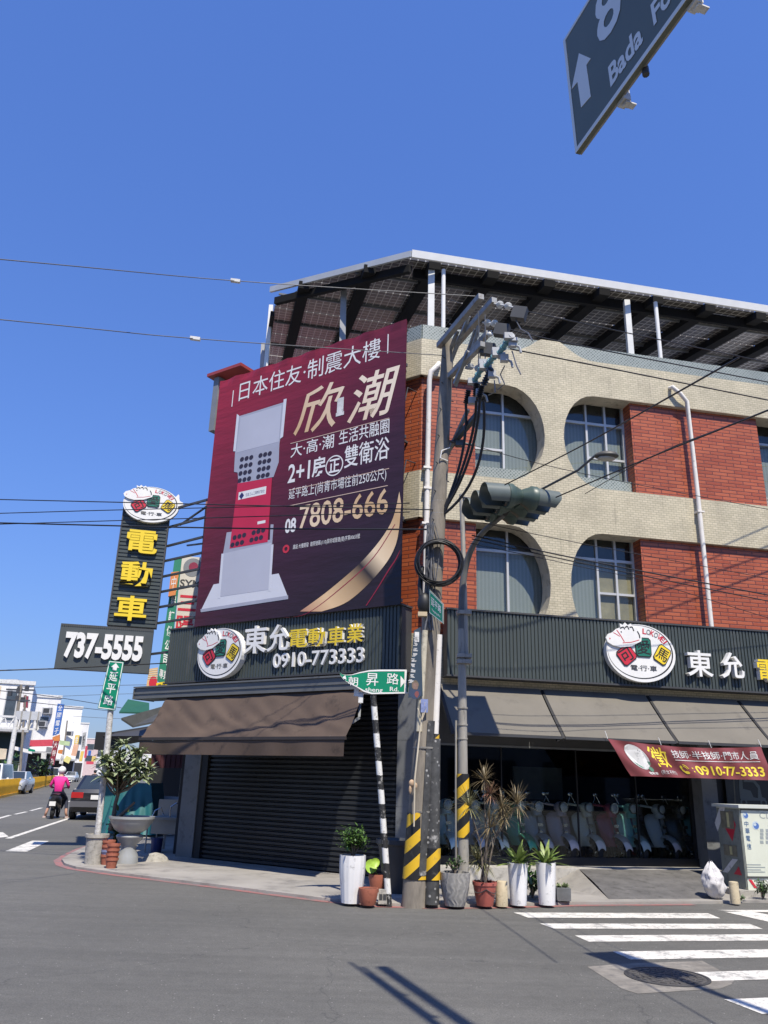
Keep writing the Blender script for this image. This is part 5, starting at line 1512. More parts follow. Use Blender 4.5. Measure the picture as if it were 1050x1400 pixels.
signal_head(hc + nrm * .22 + Vector((0, 0, .0)), 255, 165, 'a'); signal_head(hc - nrm * .24 + Vector((.0, 0, .0)), 75, 165, 'b')
m = MB(); m.bar(hc + nrm * .18, hc - nrm * .2, .07); m.bar(A_[-1], hc, .06); m.build('mount', BLACK, sig)
# cobra street lamp on a thin arm from the same signal pole
lp0 = at_y(790, 643, SB.y - 2.1)
lamp = thing('street_lamp', 'small dark street lamp head on a thin arm in front of the upper window', 'street lamp', lp0)
m = MB(); c1, c2 = at_y(813, 623.5, SB.y - 2.3), at_y(845, 624, SB.y - 2.35)
m.tube([p1 + Vector((0, 0, -.05)), at_y(700, 690, SB.y - .9), at_y(790, 643, SB.y - 2.1), c1], .018, 8); m.build('arm', STEELD, lamp)
m = MB(); d_ = (c2 - c1)
prof_ = [(0, .03), (.12, .06), (.3, .085), (.6, .09), (.85, .075), (1.0, .03)]
rings = []
for t, r_ in prof_:
    c = c1 + d_ * t; ring = []
    for q in range(14):
        a = 2 * math.pi * q / 14; ring.append(m.pt((c.x, c.y + r_ * 1.2 * math.cos(a), c.z + r_ * (.8 if math.sin(a) > 0 else .45) * math.sin(a))))
    rings.append(ring)
for k in range(len(rings) - 1):
    for q in range(14): m.face((rings[k][q], rings[k][(q + 1) % 14], rings[k + 1][(q + 1) % 14], rings[k + 1][q]))
m.face(rings[0]); m.face(rings[-1])
m.build('lamp_head', M('lamp_bronze', (.07, .065, .055), .5, .15), lamp, smooth=50)
m = MB(); c = c1 + d_ * .5; m.ball((c.x, c.y, c.z - .035), (.13, .08, .035), 14, 6); m.build('lens', M('lamp_lens', (.45, .43, .38), .3), lamp, smooth=60)

# ------------------------------------------------------------------ overhead wires
def wire(pxs, r, mat, label, group, sag=.0, n=20):
    P = [at_y(px, py, Y) for px, py, Y in pxs]
    if pxs[0][0] < 0: P = [P[0] + (P[0] - P[1]).normalized() * 14] + P
    if pxs[-1][0] > 1050: P = P + [P[-1] + (P[-1] - P[-2]).normalized() * 10]
    out_ = cr(P, n) if len(P) > 2 else [P[0].lerp(P[1], k / n) - Vector((0, 0, sag * 4 * (k / n) * (1 - k / n))) for k in range(n + 1)]
    m = MB(); m.tube(out_, r, 5)
    o = m.build('overhead_wire', mat, None); tag(o, label, 'wire', group); return o
WG = 'overhead wires'
YU = UB.y
wl1 = 'thin bare wire with a pale joint, topmost of those left of the pole'
wl2 = 'thin bare wire with a pale joint, second from the top left of the pole'
for (pts, jp, lab) in (([(-60, 349, YU - 4.4), (322, 384, YU - 1.4), (650, 405, YU - .7)], (322, 384, YU - 1.4), wl1), ([(-60, 431, YU - 3.6), (267, 463, YU - 1.6), (606, 486, YU - .05)], (267, 463, YU - 1.6), wl2)):
    o = wire(pts, .007, WIREG, lab, WG)
    m = MB(); c = at_y(*jp); m.bar(c + Vector((-.07, 0, .008)), c + Vector((.07, 0, -.008)), .05, .045); m.build('joint', WHITE2, o)
LOWL = [([(-40, 682, 13.6), (300, 690, 12.6), (592, 697, YU - .1)], .010, 'black cable crossing the vertical sign emblem, uppermost of the low left bunch'),
        ([(-40, 703, 13.8), (170, 697, 13.3), (560, 688, YU)], .009, 'thin black cable rising slightly to the right across the emblem'),
        ([(-40, 714, 14.0), (300, 722, 12.8), (590, 724, YU - .1)], .014, 'thick black cable across the foot of the white horse emblem'),
        ([(-40, 718, 14.2), (120, 713, 13.8), (560, 700, YU)], .009, 'thin black cable crossing just above the thickest low cable on the left'),
        ([(-40, 918, 15.0), (80, 914, 15.5), (260, 905, 17.5)], .012, 'black cable passing behind the telephone number board')]
for pts, r_, lab in LOWL: wire(pts, r_, RUBBER, lab, WG)
RIGHT = [([(712, 424, YU - .5), (800, 443, YU - .2), (1100, 506, YU + 2)], .010, 'black wire from the pole top to the right edge, highest of the right hand wires'),
         ([(690, 449, YU - .4), (790, 472, YU), (1100, 532, YU + 2)], .011, 'black wire below the canopy, second highest of the right hand wires'),
         ([(697, 477, YU - .2), (800, 497, YU), (1100, 557, YU + 2)], .012, 'black wire crossing the cream parapet band, third highest on the right'),
         ([(645, 732, YU + .2), (800, 766, YU + .5), (1100, 823, YU + 2)], .012, 'thick black cable crossing the lower round windows'),
         ([(645, 737, YU + .2), (800, 771, YU + .5), (1100, 832, YU + 2)], .010, 'black cable just below the thickest one across the lower windows'),
         ([(660, 715, YU + .2), (800, 744, YU + .6), (1100, 800, YU + 2)], .006, 'faint thin wire above the cables across the lower windows'),
         ([(640, 607, YU + .1), (790, 646, YU + .6), (1100, 706, YU + 2)], .006, 'faint thin wire crossing below the upper windows'),
         ([(690, 663, YU - .9), (800, 607, YU - 2.5), (1010, 489, YU - 6)], .009, 'black wire climbing steeply to the right in front of the upper brick panel'),
         ([(760, 680, YU - 1.5), (880, 629, YU - 3), (1100, 541, YU - 6)], .009, 'black wire climbing gently to the right towards the right edge'),
         ([(800, 675, YU - 1.5), (900, 620, YU - 3), (1100, 541, YU - 5.4)], .005, 'hair thin wire climbing to the right edge beside the black one'),
         ([(640, 742, YU), (800, 776, YU + .4), (900, 799, YU + .9), (1100, 860, YU + 2)], .006, 'faint thin wire below the cables across the lower windows')]
for pts, r_, lab in RIGHT: wire(pts, r_, RUBBER, lab, WG)
FARW = [([(-40, 940, 40), (75, 953, 46), (190, 972, 60)], .02, 'black line high over the left street beside the white building'),
        ([(-40, 951, 40), (60, 962, 48), (150, 972, 60)], .02, 'second black line sagging over the left street'),
        ([(30, 940, 50), (160, 937, 50), (260, 935, 50)], .016, 'level grey line above the left street'),
        ([(80, 952, 55), (160, 949, 55), (260, 947, 55)], .014, 'lower level grey line above the left street'),
        ([(100, 979, 70), (150, 982, 70), (250, 985, 70)], .016, 'faint distant line right of the far white building')]
for pts, r_, lab in FARW: wire(pts, r_, STEELD, lab, WG)

# ------------------------------------------------------------------ street name signs
# green plate with a torn, curled left end on a black and white pole
NB = gp(532, 1236, PV); NT = at_y(510, 948, NB.y + .02)
rs = thing('street_name_sign', 'bent green street name sign with curled left end on a leaning black and white pole', 'street sign', (NB.x, NB.y, PV))
BWM, _n, _l, _p = _new('black_white_bands')
_tc = _n.new('ShaderNodeTexCoord'); _sp = _n.new('ShaderNodeSeparateXYZ'); _l.new(_tc.outputs['Object'], _sp.inputs[0])
_nz0 = noise_n(_n, _l, _tc.outputs['Object'], 14, 5, .7)
_m = _n.new('ShaderNodeMath'); _m.operation = 'MULTIPLY_ADD'; _l.new(_nz0, _m.inputs[0]); _m.inputs[1].default_value = .05; _l.new(_sp.outputs[2], _m.inputs[2])
_b = _n.new('ShaderNodeMath'); _b.operation = 'MULTIPLY'; _l.new(_m.outputs[0], _b.inputs[0]); _b.inputs[1].default_value = 2.75
_c = _n.new('ShaderNodeMath'); _c.operation = 'FRACT'; _l.new(_b.outputs[0], _c.inputs[0])
_d = _n.new('ShaderNodeMath'); _d.operation = 'GREATER_THAN'; _l.new(_c.outputs[0], _d.inputs[0]); _d.inputs[1].default_value = .5
_nz = ramp(_n, _l, noise_n(_n, _l, _tc.outputs['Object'], 22, 6, .75), .56, .60)
_wc = mixc(_n, _l, _nz, (.68, .67, .64, 1), (.40, .38, .35, 1)); _kc = mixc(_n, _l, _nz, (.02, .02, .02, 1), (.30, .29, .27, 1))
_l.new(mixc(_n, _l, _d.outputs[0], _kc, _wc), _p.inputs['Base Color']); _p.inputs['Roughness'].default_value = .6
m = MB(); m.tube([NB - Vector((0, 0, .05)), at_y(521.5, 1090, NB.y), NT], .042, 12); m.build('pole', BWM, rs, smooth=50)
FN = frame(NT.x, NT.y - .05, 80)
def NN(px, py): return on(FN, px, py, 0)
topc = [(462.5, 921.5), (466, 923.2), (472, 923.6), (480, 922.8), (492, 919), (505, 916.2), (520, 915.5), (556, 915.5)]
botc = [(462.5, 921.5), (463.5, 925), (468, 930.5), (477, 935), (488, 940), (497, 945.5), (508, 949), (558, 948)]
xl = NN(462.5, 921)[0]; xk = NN(500, 921)[0]
def curl(x): 
    t = max(0, min(1, (xk - x) / (xk - xl))); return -.16 * t * t
NPAN = 24
def samp(cv_, s):
    t = s * (len(cv_) - 1); i = min(int(t), len(cv_) - 2); f = t - i
    return (cv_[i][0] + (cv_[i + 1][0] - cv_[i][0]) * f, cv_[i][1] + (cv_[i + 1][1] - cv_[i][1]) * f)
def npt(u, v, dy=0.0):
    a, b = NN(*samp(topc, u)), NN(*samp(botc, u)); x = a[0] + (b[0] - a[0]) * (1 - v); z = a[1] + (b[1] - a[1]) * (1 - v)
    return (x, curl(x) + dy, z)
m = MB()
m.grid(lambda u, v: npt(u, v), 42, 6, 0); m.grid(lambda u, v: npt(u, 1 - v, .006), 42, 6, 1)
npan = m.build('plate', [SIGNG, GALV], rs, FN, smooth=50)
m = MB()
for v0, v1 in ((.0, .06), (.93, 1.0)):
    for k in range(42): m.poly([npt(k / 42, v0, -.003), npt((k + 1) / 42, v0, -.003), npt((k + 1) / 42, v1, -.003), npt(k / 42, v1, -.003)])
a = NN(555, 917); b = NN(557, 947); m.box(a[0] - .02, a[0] + .012, -.0045, -.0035, b[1], a[1])
m.build('border', WHITEP, npan, FN)
def nw(x, y, z): return (x, curl(x) - .004, z)
def nt_(t, p, bold=.01, sh_=0):
    (xa, za), (xb, zb) = NN(p[0], p[1]), NN(p[2], p[3]); q = MB(); q.text(t, xa, xb, zb, za, 0, 0, bold, warp=nw); return q
for t, p in (('朝', (475.5, 925.5, 489, 938)), ('昇', (501, 920, 517, 938)), ('路', (529, 920, 545, 936))): nt_(t, p, .004).build('lettering', WHITEP, npan, FN)
nt_('sheng', (499.5, 939.5, 523, 948.3)).build('lettering', WHITEP, npan, FN); nt_('Rd.', (533, 939, 545, 945.5)).build('lettering', WHITEP, npan, FN)
m = MB(); m.prism([[NN(547.5, 940), NN(554, 931.5), NN(547.5, 924)]], -.005, -.0038, back=False); m.build('arrow', WHITEP, npan, FN)
m = MB(); m.prism([[NN(465.5, 928), NN(472, 930.5), NN(470.5, 924.5)]], curl(NN(469, 928)[0]) - .014, curl(NN(469, 928)[0]) - .012, back=False); m.build('arrow', WHITEP, npan, FN)
m = MB()
for px, py in ((487, 946), (493, 955)):
    c = at_y(px, py, NB.y + .02); m.box(c.x - .03, c.x + .035, c.y - .03, c.y + .03, c.z - .06, c.z + .06)
c = at_y(498, 948, NB.y + .01); m.bar(at_y(488, 947, NB.y + .02), NT, .03); m.build('clamp', WHITE2, rs)
# vertical green street sign on a flaking white pole set in a concrete tub
TB = gp(128, 1181, PV)
tub = MB(); sc_ = depth_scale(TB); r_ = 14.5 / sc_; hh = 38 / sc_
tub.lathe([(r_ * .86, 0), (r_ * .98, hh - .06), (r_ * 1.10, hh - .055), (r_ * 1.10, hh), (r_ * .92, hh), (r_ * .90, hh - .05)], (TB.x, TB.y, PV), 24)
o = tub.build('concrete_tub', CASTC, None, smooth=40); tag(o, 'round pale concrete tub holding the white leaning sign pole', 'concrete tub')
vb = Vector((TB.x, TB.y, PV + hh - .06)); vt = at_y(158, 905, TB.y)
vsn = thing('street_name_sign', 'tall narrow green street name sign on a flaking white pole in a tub', 'street sign', vb)
FLAKE = M('flaking_white', (.62, .61, .58), .6, .15, 8, stain=.9, stain_col=(.20, .18, .16, 1))
m = MB(); m.tube([vb, vb.lerp(vt, .5) + Vector((.01, 0, 0)), vb.lerp(vt, .78)], .055, 12); m.build('pole', FLAKE, vsn, smooth=50)
FW = frame(TB.x, TB.y - .07, 82)
qd = [on(FW, *p) for p in ((149, 903), (169.5, 905), (157.5, 971.5), (133.5, 968.5))]
m = MB(); m.prism([qd[::-1]], 0, .012, 0, 1); vp = m.build('plate', [SIGNG, GALV], vsn, FW)
def qw(u, v): 
    t = [qd[0][k] + (qd[1][k] - qd[0][k]) * u for k in (0, 1)]; b = [qd[3][k] + (qd[2][k] - qd[3][k]) * u for k in (0, 1)]
    return (b[0] + (t[0] - b[0]) * v, -.003, b[1] + (t[1] - b[1]) * v)
wq = lambda x, y, z: qw(x, z)
m = MB()
for u0, u1, v0, v1 in ((.03, .97, .012, .028), (.03, .97, .972, .988), (.03, .08, .028, .972), (.92, .97, .028, .972)): m.poly([qw(u0, v0), qw(u1, v0), qw(u1, v1), qw(u0, v1)])
m.build('border', WHITEP, vp, FW)
for t, v0, v1 in (('延', .58, .78), ('平', .33, .53), ('路', .09, .29)):
    m = MB(); m.text(t, .24, .78, v0, v1, 0, 0, .01, warp=wq); m.build('lettering', WHITEP, vp, FW)
m = MB(); m.poly([qw(u, v) for u, v in ((.36, .81), (.62, .81), (.62, .87), (.36, .87))]); m.poly([qw(u, v) for u, v in ((.22, .87), (.76, .87), (.49, .96))]); m.build('arrow', WHITEP, vp, FW)
# ------------------------------------------------------------------ plants and planters on the pavement
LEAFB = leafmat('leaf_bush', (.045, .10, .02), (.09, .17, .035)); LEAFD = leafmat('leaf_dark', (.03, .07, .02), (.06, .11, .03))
LEAFY = leafmat('leaf_variegated', (.10, .17, .035), (.24, .30, .08)); LEAFT = leafmat('leaf_tan', (.26, .20, .10), (.14, .11, .06))
LEAFR = leafmat('leaf_reddish', (.24, .11, .08), (.30, .20, .11)); LEAFL = leafmat('leaf_lime', (.25, .42, .03), (.34, .50, .06))
LEAFG = leafmat('leaf_greygreen', (.17, .22, .10), (.32, .36, .21)); BARK = M('bark', (.16, .13, .10), .9, .3, 14, bmp=.4); SOIL = M('soil', (.05, .04, .03), .95, .3, 20, bmp=.5)
TERRA = M('terracotta', (.34, .11, .065), .75, .15, 7, stain=.25); REDPL = M('red_plastic_pot', (.38, .10, .075), .5, .1, 4); GLAZE = M('white_glaze', (.74, .73, .72), .25, .06, 4, stain=.15)
def px2m(p): return 1.0 / depth_scale(p)
def spot(px, py, z=PV): return gp(px, py, z)
def pot(name, label, cat, px, py, hpx, rb, rt, mat, prof=None, group=None, n=28, z=PV, ripple=0, soil=True):
    """rb, rt: bottom and top diameters in photo pixels"""
    p = spot(px, py, z); k = px2m(p); h = hpx * k; a, b = rb * k / 2, rt * k / 2
    P = prof or [(0, 0), (.5, .5), (1, 1)]
    pts = [(a + (b - a) * f, h * t) for t, f in P]
    m = MB(); lip = b * .10
    m.lathe(pts + [(pts[-1][0], h), (pts[-1][0] - lip, h), (pts[-1][0] - lip * 1.3, h * .86)], (p.x, p.y, z), n, 0, None, ripple, 14)
    t = thing(name, label, cat, p, group)
    m.build('shell', mat, t, smooth=40)
    if soil:
        s = MB(); s.lathe([(pts[-1][0] - lip, h * .90), (.01, h * .93)], (p.x, p.y, z), 18); s.build('soil', SOIL, t)
    return t, Vector((p.x, p.y, z + h * .92)), k
def bush(name, label, c, r, hgt, n, mat, group=None, lsz=.07, stems=7, seed=1):
    random.seed(seed); t = thing(name, label, 'plant', c, group)
    s = MB(); f = MB()
    tips = []
    for q in range(stems):
        a = random.uniform(0, 6.28); rr = r * random.uniform(.3, .95); e = c + Vector((math.cos(a) * rr, math.sin(a) * rr, hgt * random.uniform(.45, 1)))
        mid = c.lerp(e, .5) + Vector((0, 0, hgt * .12)); s.tube([c, mid, e], [.012, .009, .004], 5); tips.append((mid, e))
    s.build('stems', BARK, t)
    for q in range(n):
        mid, e = random.choice(tips); b = mid.lerp(e, random.uniform(.0, 1.1)) + Vector((random.gauss(0, r * .25), random.gauss(0, r * .25), random.gauss(0, hgt * .1)))
        d = Vector((random.gauss(0, 1), random.gauss(0, 1), random.gauss(.35, .6)))
        f.leaf(b, d, lsz * random.uniform(.6, 1.3), lsz * .45, .3, 0, 2)
    f.build('foliage', mat, t); return t
def rosette(mb, c, n, L, wd, droop, spread=1.0, m=0, seg=3, upb=.5):
    for q in range(n):
        a = random.uniform(0, 6.28); el = random.uniform(-.3, 1.4) * spread
        d = Vector((math.cos(a) * math.cos(el), math.sin(a) * math.cos(el), math.sin(el) * 1.0 + upb * .2))
        mb.leaf(c, d, L * random.uniform(.7, 1.1), wd, droop * random.uniform(.4, 1.2), m, seg)
# white ribbed planter with a bush
t, c, k = pot('planter', 'tall white ribbed planter holding a small bush, left of the striped pole', 'planter', 480, 1234, 60, 27, 36, GLAZE, [(0, 0), (.25, .35), (.6, .85), (.85, 1), (1, .95)], n=56, ripple=.02)
bush('bush', 'small leafy green bush in the tall white ribbed planter', c, 18 * k, 38 * k, 900, LEAFB, None, .055, 12, 3)
# two terracotta bowls
t, c, k = pot('flower_pot', 'dark terracotta bowl with one lime leaf, behind the smaller bowl', 'pot', 516, 1219, 22, 16, 25, TERRA, [(0, 0), (.3, .55), (.7, .95), (.85, 1), (1, 1)])
pl = thing('leafy_plant', 'broad lime green leaf standing in the dark terracotta bowl', 'plant', c)
m = MB(); lc = c + Vector((-9 * k, -4 * k, 13 * k))
m.tube([c, lc], .005, 5); m.build('stem', LEAFL, pl)
m = MB()
for (ox, oz, rr) in ((0, 0, 9), (5, 5, 6)):
    ctr = lc + Vector((ox * k, -.02 * oz, oz * k)); ring = [ctr]
    for q in range(15):
        a = 2 * math.pi * q / 14; ring.append(ctr + Vector((rr * k * math.cos(a), rr * k * .35 * math.sin(a) + .03 * math.cos(2 * a), rr * k * math.sin(a) * (1.1 if math.sin(a) < 0 else .85))))
    ids = [m.pt(p) for p in ring]
    for q in range(14): m.face((ids[0], ids[q + 1], ids[q + 2] if q < 13 else ids[1]))
m.build('leaf', LEAFL, pl, smooth=60)
pot('flower_pot', 'small terracotta bowl at the kerb in front of the darker bowl', 'pot', 503, 1237, 21, 19, 27, TERRA, [(0, 0), (.3, .55), (.7, .9), (.85, 1), (1, 1)])
def rock(name, label, cat, px, py, wpx, hpx, mat, seed, z=PV):
    random.seed(seed); p = spot(px, py, z); k = px2m(p); m = MB()
    m.box(p.x - wpx * k / 2, p.x + wpx * k / 2, p.y - .02, p.y + wpx * k * .6, z, z + hpx * k, 0, None, .93)
    for hx in (-.22, .22): m.box(p.x + hx * wpx * k - .02, p.x + hx * wpx * k + .02, p.y - .024, p.y - .0201, z + hpx * k * .3, z + hpx * k * .7, 1)
    o = m.build(name, [mat, DARKG]); tag(o, label, cat); return o
rock('concrete_block', 'small grey hollow concrete block beside the foot of the striped pole', 'concrete block', 523, 1236, 12, 18, CASTC, 2)
# dark plastic tub behind the utility pole
p = spot(545, 1226); k = px2m(p)
m = MB(); m.lathe([(20 * k, 0), (26 * k, 40 * k), (30 * k, 62 * k), (33 * k, 64 * k), (33 * k, 70 * k), (30 * k, 70 * k), (27 * k, 60 * k)], (p.x, p.y + .45, PV), 26)
o = m.build('plastic_tub', M('tub_grey', (.045, .048, .052), .45, .1, 3), smooth=40); tag(o, 'large dark grey plastic tub standing behind the utility pole', 'tub')
# carved grey pot
CARV, _n, _l, _p = _new('carved_stone'); _v = scaled(_n, _l, (1, 1, 1)); _w = _n.new('ShaderNodeTexWave'); _w.inputs['Scale'].default_value = 5; _w.inputs['Distortion'].default_value = 9; _w.inputs['Detail'].default_value = 2; _w.inputs['Detail Scale'].default_value = 1.2; _l.new(_v, _w.inputs['Vector'])
_l.new(mixc(_n, _l, _w.outputs['Fac'], (.27, .26, .24, 1), (.34, .325, .30, 1)), _p.inputs['Base Color']); _p.inputs['Roughness'].default_value = .85; bump(_n, _l, _p, _w.outputs['Fac'], .4, .012)
t, c, k = pot('planter', 'round grey planter with carved swirls right of the utility pole', 'planter', 622, 1238, 42, 27, 43, CARV, [(0, 0), (.3, .5), (.7, .85), (1, 1)])
bush('bush', 'sparse low shrub in the carved grey planter', c, 15 * k, 22 * k, 160, LEAFD, None, .05, 8, 8)
# red pot with a many headed dracaena
t, c, k = pot('planter', 'red plastic pot with a rolled rim holding the tall spiky plant', 'planter', 663, 1238, 30, 22, 34, REDPL, [(0, 0), (.5, .55), (.85, .85), (.86, 1), (1, 1)])
m = MB(); m.tube([c + Vector((16 * k * math.cos(a), 16 * k * math.sin(a), -6 * k - 5 * k * abs(math.sin(a * 2)))) for a in [R(200 + 14 * q) for q in range(11)]], .006, 5); m.build('chain', DARKG, t)
random.seed(21)
dr = thing('dracaena', 'tall spiky dracaena with tan tufts on thin stems in the red plastic pot', 'plant', c)
st = MB()
heads = [(662, 1067, 22, 0), (671, 1086, 17, 1), (707, 1100, 27, 0), (686, 1106, 22, 0), (641, 1102, 26, 2), (670, 1132, 26, 0), (690, 1118, 20, 0), (660, 1180, 24, 2), (652, 1176, 20, 2)]
tfl, tfr, tfg = MB(), MB(), MB()
for i_, (hx, hy, rad, kind) in enumerate(heads):
    Y = c.y + random.uniform(-.08, .1); hp = at_y(hx, hy, Y)
    base = c + Vector((random.uniform(-.06, .06), random.uniform(-.05, .05), -.02))
    joint = base.lerp(hp, .55) + Vector((random.uniform(-.02, .02) - (hp.x - base.x) * .25, 0, 0))
    st.tube([base, joint, hp - Vector((0, 0, .01))], [.013, .011, .009], 6)
    mb = (tfl, tfr, tfg)[kind]
    rosette(mb, hp, 64, rad * k * 1.3, .010, .6, 1.0, 0, 5)
    for q in range(16):                                  # dry hanging leaves
        a = random.uniform(0, 6.28); mb.leaf(hp - Vector((0, 0, .02)), Vector((math.cos(a), math.sin(a), -.35)), rad * k * random.uniform(.8, 1.3), .010, .9, 0, 5)
st.build('stems', BARK, dr)
tfl.build('tufts', LEAFT, dr); tfr.build('red_tufts', LEAFR, dr); tfg.build('green_tufts', leafmat('leaf_olive', (.14, .15, .06), (.24, .21, .09)), dr)
m = MB(); random.seed(2)
for q in range(120): m.leaf(c + Vector((random.gauss(0, 6 * k), random.gauss(0, 6 * k), 0)), Vector((random.gauss(0, 1), random.gauss(0, 1), .7)), .06, .03, .3, 0, 2)
o = m.build('ground_leaves', M('leaf_maroon', (.06, .02, .02), .5, .3, 9), dr)
# short beige bollards
def bollard(label, px, py, wpx, hpx, mat):
    p = spot(px, py); k = px2m(p); m = MB(); r_ = wpx * k / 2
    m.lathe([(r_, 0), (r_ * .97, hpx * k - .015), (r_ * .90, hpx * k), (r_ * .5, hpx * k + .004)], (p.x, p.y, PV - .01), 20); o = m.build('bollard', mat, smooth=35); tag(o, label, 'bollard', 'short beige stone posts'); return o
bollard('short beige stone post between the red pot and a white planter', 686, 1237.5, 17, 31, BEIGEC); bollard('short beige post in front of the white sack by the cabinet', 1005.5, 1234, 13, 27, BEIGEC)
# two tall smooth white planters
for i_, (lab, px, py, lab2, sd_) in enumerate((('tall smooth white planter with green leaves next to the beige post', 709, 1237, 'leafy green plant in the white planter next to the beige post', 5), ('tall smooth white planter with broad pale leaves, right of its twin', 748, 1236.5, 'broad yellow edged plant in the right of the twin white planters', 9))):
    t, c, k = pot('planter', lab, 'planter', px, py, 53, 22, 28, GLAZE, None, 'twin tall white planters')
    random.seed(sd_); pt_ = thing('leafy_plant', lab2, 'plant', c, 'plants in the twin white planters'); m = MB()
    for q in range(34):
        a = random.uniform(0, 6.28); el = random.uniform(.25, 1.35)
        m.leaf(c + Vector((random.gauss(0, .02), random.gauss(0, .02), 0)), Vector((math.cos(a) * math.cos(el), math.sin(a) * math.cos(el), math.sin(el))), random.uniform(24, 40) * k, .055, .45, 0, 5)
    m.build('leaves', LEAFY, pt_)
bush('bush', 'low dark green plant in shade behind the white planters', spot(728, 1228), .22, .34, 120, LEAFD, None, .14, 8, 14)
p = spot(771, 1234); k = px2m(p)
sb = thing('trough', 'small grey stone trough with succulents beside the white planters', 'planter', p)
m = MB(); m.box(p.x - 9.5 * k, p.x + 9.5 * k, p.y - .02, p.y + .2, PV + .02, PV + 18 * k, 0, None, 1.04); m.box(p.x - 8 * k, p.x - 4 * k, p.y, p.y + .16, PV, PV + .0205); m.box(p.x + 4 * k, p.x + 8 * k, p.y, p.y + .16, PV, PV + .0205); m.build('box', M('trough_grey', (.13, .135, .14), .8, .2, 8), sb)
m = MB(); random.seed(6)
for q in range(5):
    cc_ = p + Vector((random.uniform(-7, 7) * k, .09, 18 * k)); rosette(m, cc_, 12, .07, .03, .1, .9)
m.build('succulents', LEAFG, sb)
# crumpled white sack
p = spot(984, 1231); k = px2m(p); random.seed(3)
m = MB()
def sack(u, v):
    a = 2 * math.pi * u; e = math.pi * v
    n1 = noise.noise(Vector((math.cos(a) * 1.7, math.sin(a) * 1.7, v * 3.5 + 4))); n2 = noise.noise(Vector((math.cos(a) * 5, math.sin(a) * 5, v * 8)))
    r_ = (20 * k) * (math.sin(e) ** .55) * (1 + .28 * n1 + .14 * n2) * (1 - .45 * v)
    z = 48 * k * v * (1 - .10 * n1)
    return (p.x + r_ * math.cos(a) * 1.0 - v * 4 * k, p.y + .12 + r_ * math.sin(a) * .8, PV + z)
m.grid(lambda u, v: sack(u, .02 + .96 * v), 48, 28); 
o = m.build('sack', M('sack_white', (.58, .56, .55), .7, .12, 6, stain=.3), smooth=35); tag(o, 'crumpled white plastic sack slumped against the utility cabinet', 'sack')
# street cabinet of the telephone company
c0 = spot(1020, 1229, 0.0)
FCB = frame(c0.x, c0.y, 78.8)
def CB(px, py, y=0): return on(FCB, px, py, y)
cb = thing('utility_cabinet', 'pale green grey telephone cabinet on a low plinth with red and white stripes', 'utility cabinet', c0)
zt_ = CB(1025, 1105)[1]; zb_ = CB(1025, 1200)[1]; xl = CB(1016, 1150)[0]; xr = xl + 1.5; DD = .62; zp = CB(1025, 1217)[1]
CABM = M('cabinet_pale', (.62, .64, .53), .45, .05, 3, stain=.12); CABS = M('cabinet_side', (.22, .235, .20), .6, .15, 4, stain=.3)
m = MB(); m.box(xl, xr, 0, DD, zb_, zt_); m.build('body', CABM, cb, FCB)
m = MB(); m.box(xl - .012, xl - .001, .02, DD - .02, zb_ - .15, zt_ - .02); m.build('side_plate', CABS, cb, FCB)
m = MB(); m.prism([[(xl - .05, zt_ + .001), (xr + .05, zt_ + .001), (xr + .05, zt_ + .045), (xl - .05, zt_ + .045)]], -.05, DD + .05); m.build('roof', M('cabinet_roof', (.55, .57, .52), .5, .05), cb, FCB)
m = MB(); m.box(xl + .01, xr - .01, .012, DD - .01, zp, zb_ - .002); m.build('base_panel', CABM, cb, FCB)
m = MB(); m.box(xl - .18, xr + .1, -.05, DD + .1, 0, zp - .001); m.build('plinth', CASTC, cb, FCB)
m = MB(); m.box(xl + .005, xr - .005, -.006, -.0005, zt_ - .03, zt_ - .012); m.box(xl, xr, -.006, -.0005, zb_, zb_ + .02); m.box(xl + .004, xl + .012, -.005, -.0006, zb_ + .021, zt_ - .031); m.build('door_gap', DARKG, cb, FCB)
PBL = M('print_steel_blue', (.10, .16, .26), .5, .1); PGR = M('print_faint_grey', (.30, .33, .32), .5, .1)
m = MB()
for ch_, (xa, ya, xb, yb) in zip('中華電信', ((1017, 1122.5, 1023.5, 1130), (1018.5, 1132, 1025, 1140), (1019.5, 1142.5, 1026, 1150), (1020.5, 1153, 1027.5, 1161.5))):
    a, b = CB(xa, ya), CB(xb, yb); m.text(ch_, a[0], b[0], b[1], a[1], -.003, 0, .015)
m.build('lettering', PBL, cb, FCB)
a, b = CB(1038.5, 1119), CB(1052, 1111); m = MB(); m.text('CL', a[0], b[0], a[1], b[1], -.003); a, b = CB(1068, 1124), CB(1090, 1114); m.text('0042', a[0], b[0], a[1], b[1], -.003) if False else None; m.build('lettering', PGR, cb, FCB)
def swirl(px, py, rpx):
    x, z = CB(px, py); k = 1 / depth_scale(c0); r_ = rpx * k; m = MB()
    m.prism([ell(x, z, r_, r_, 26)], -.003, -.001, 1, back=False)
    m.prism([ell(x + r_ * .12, z - r_ * .1, r_ * .78, r_ * .74, 24), ell(x - r_ * .18, z + r_ * .22, r_ * .42, r_ * .36, 18)], -.0042, -.0032, 0, back=False)
    return m.build('emblem', [M('emblem_blue', (.08, .16, .40), .5, .15, 9), M('emblem_pale', (.45, .52, .55), .5)], cb, FCB)
swirl(1019, 1114.5, 4.6); swirl(1033, 1128.5, 5.6)
m = MB()
for j, py in enumerate((1182, 1185.5, 1189, 1192)):
    a, b = CB(1021, py), CB(1040 + (j % 2) * 6, py); m.box(a[0], b[0], -.003, -.001, a[1] - .007, a[1] + .007)
for py in (1135, 1140, 1145, 1151): a, b = CB(1039, py), CB(1050, py); m.box(a[0], a[0] + .06, -.003, -.001, a[1] - .025, a[1] + .02); m.box(a[0] + .1, a[0] + .16, -.003, -.001, a[1] - .025, a[1] + .02)
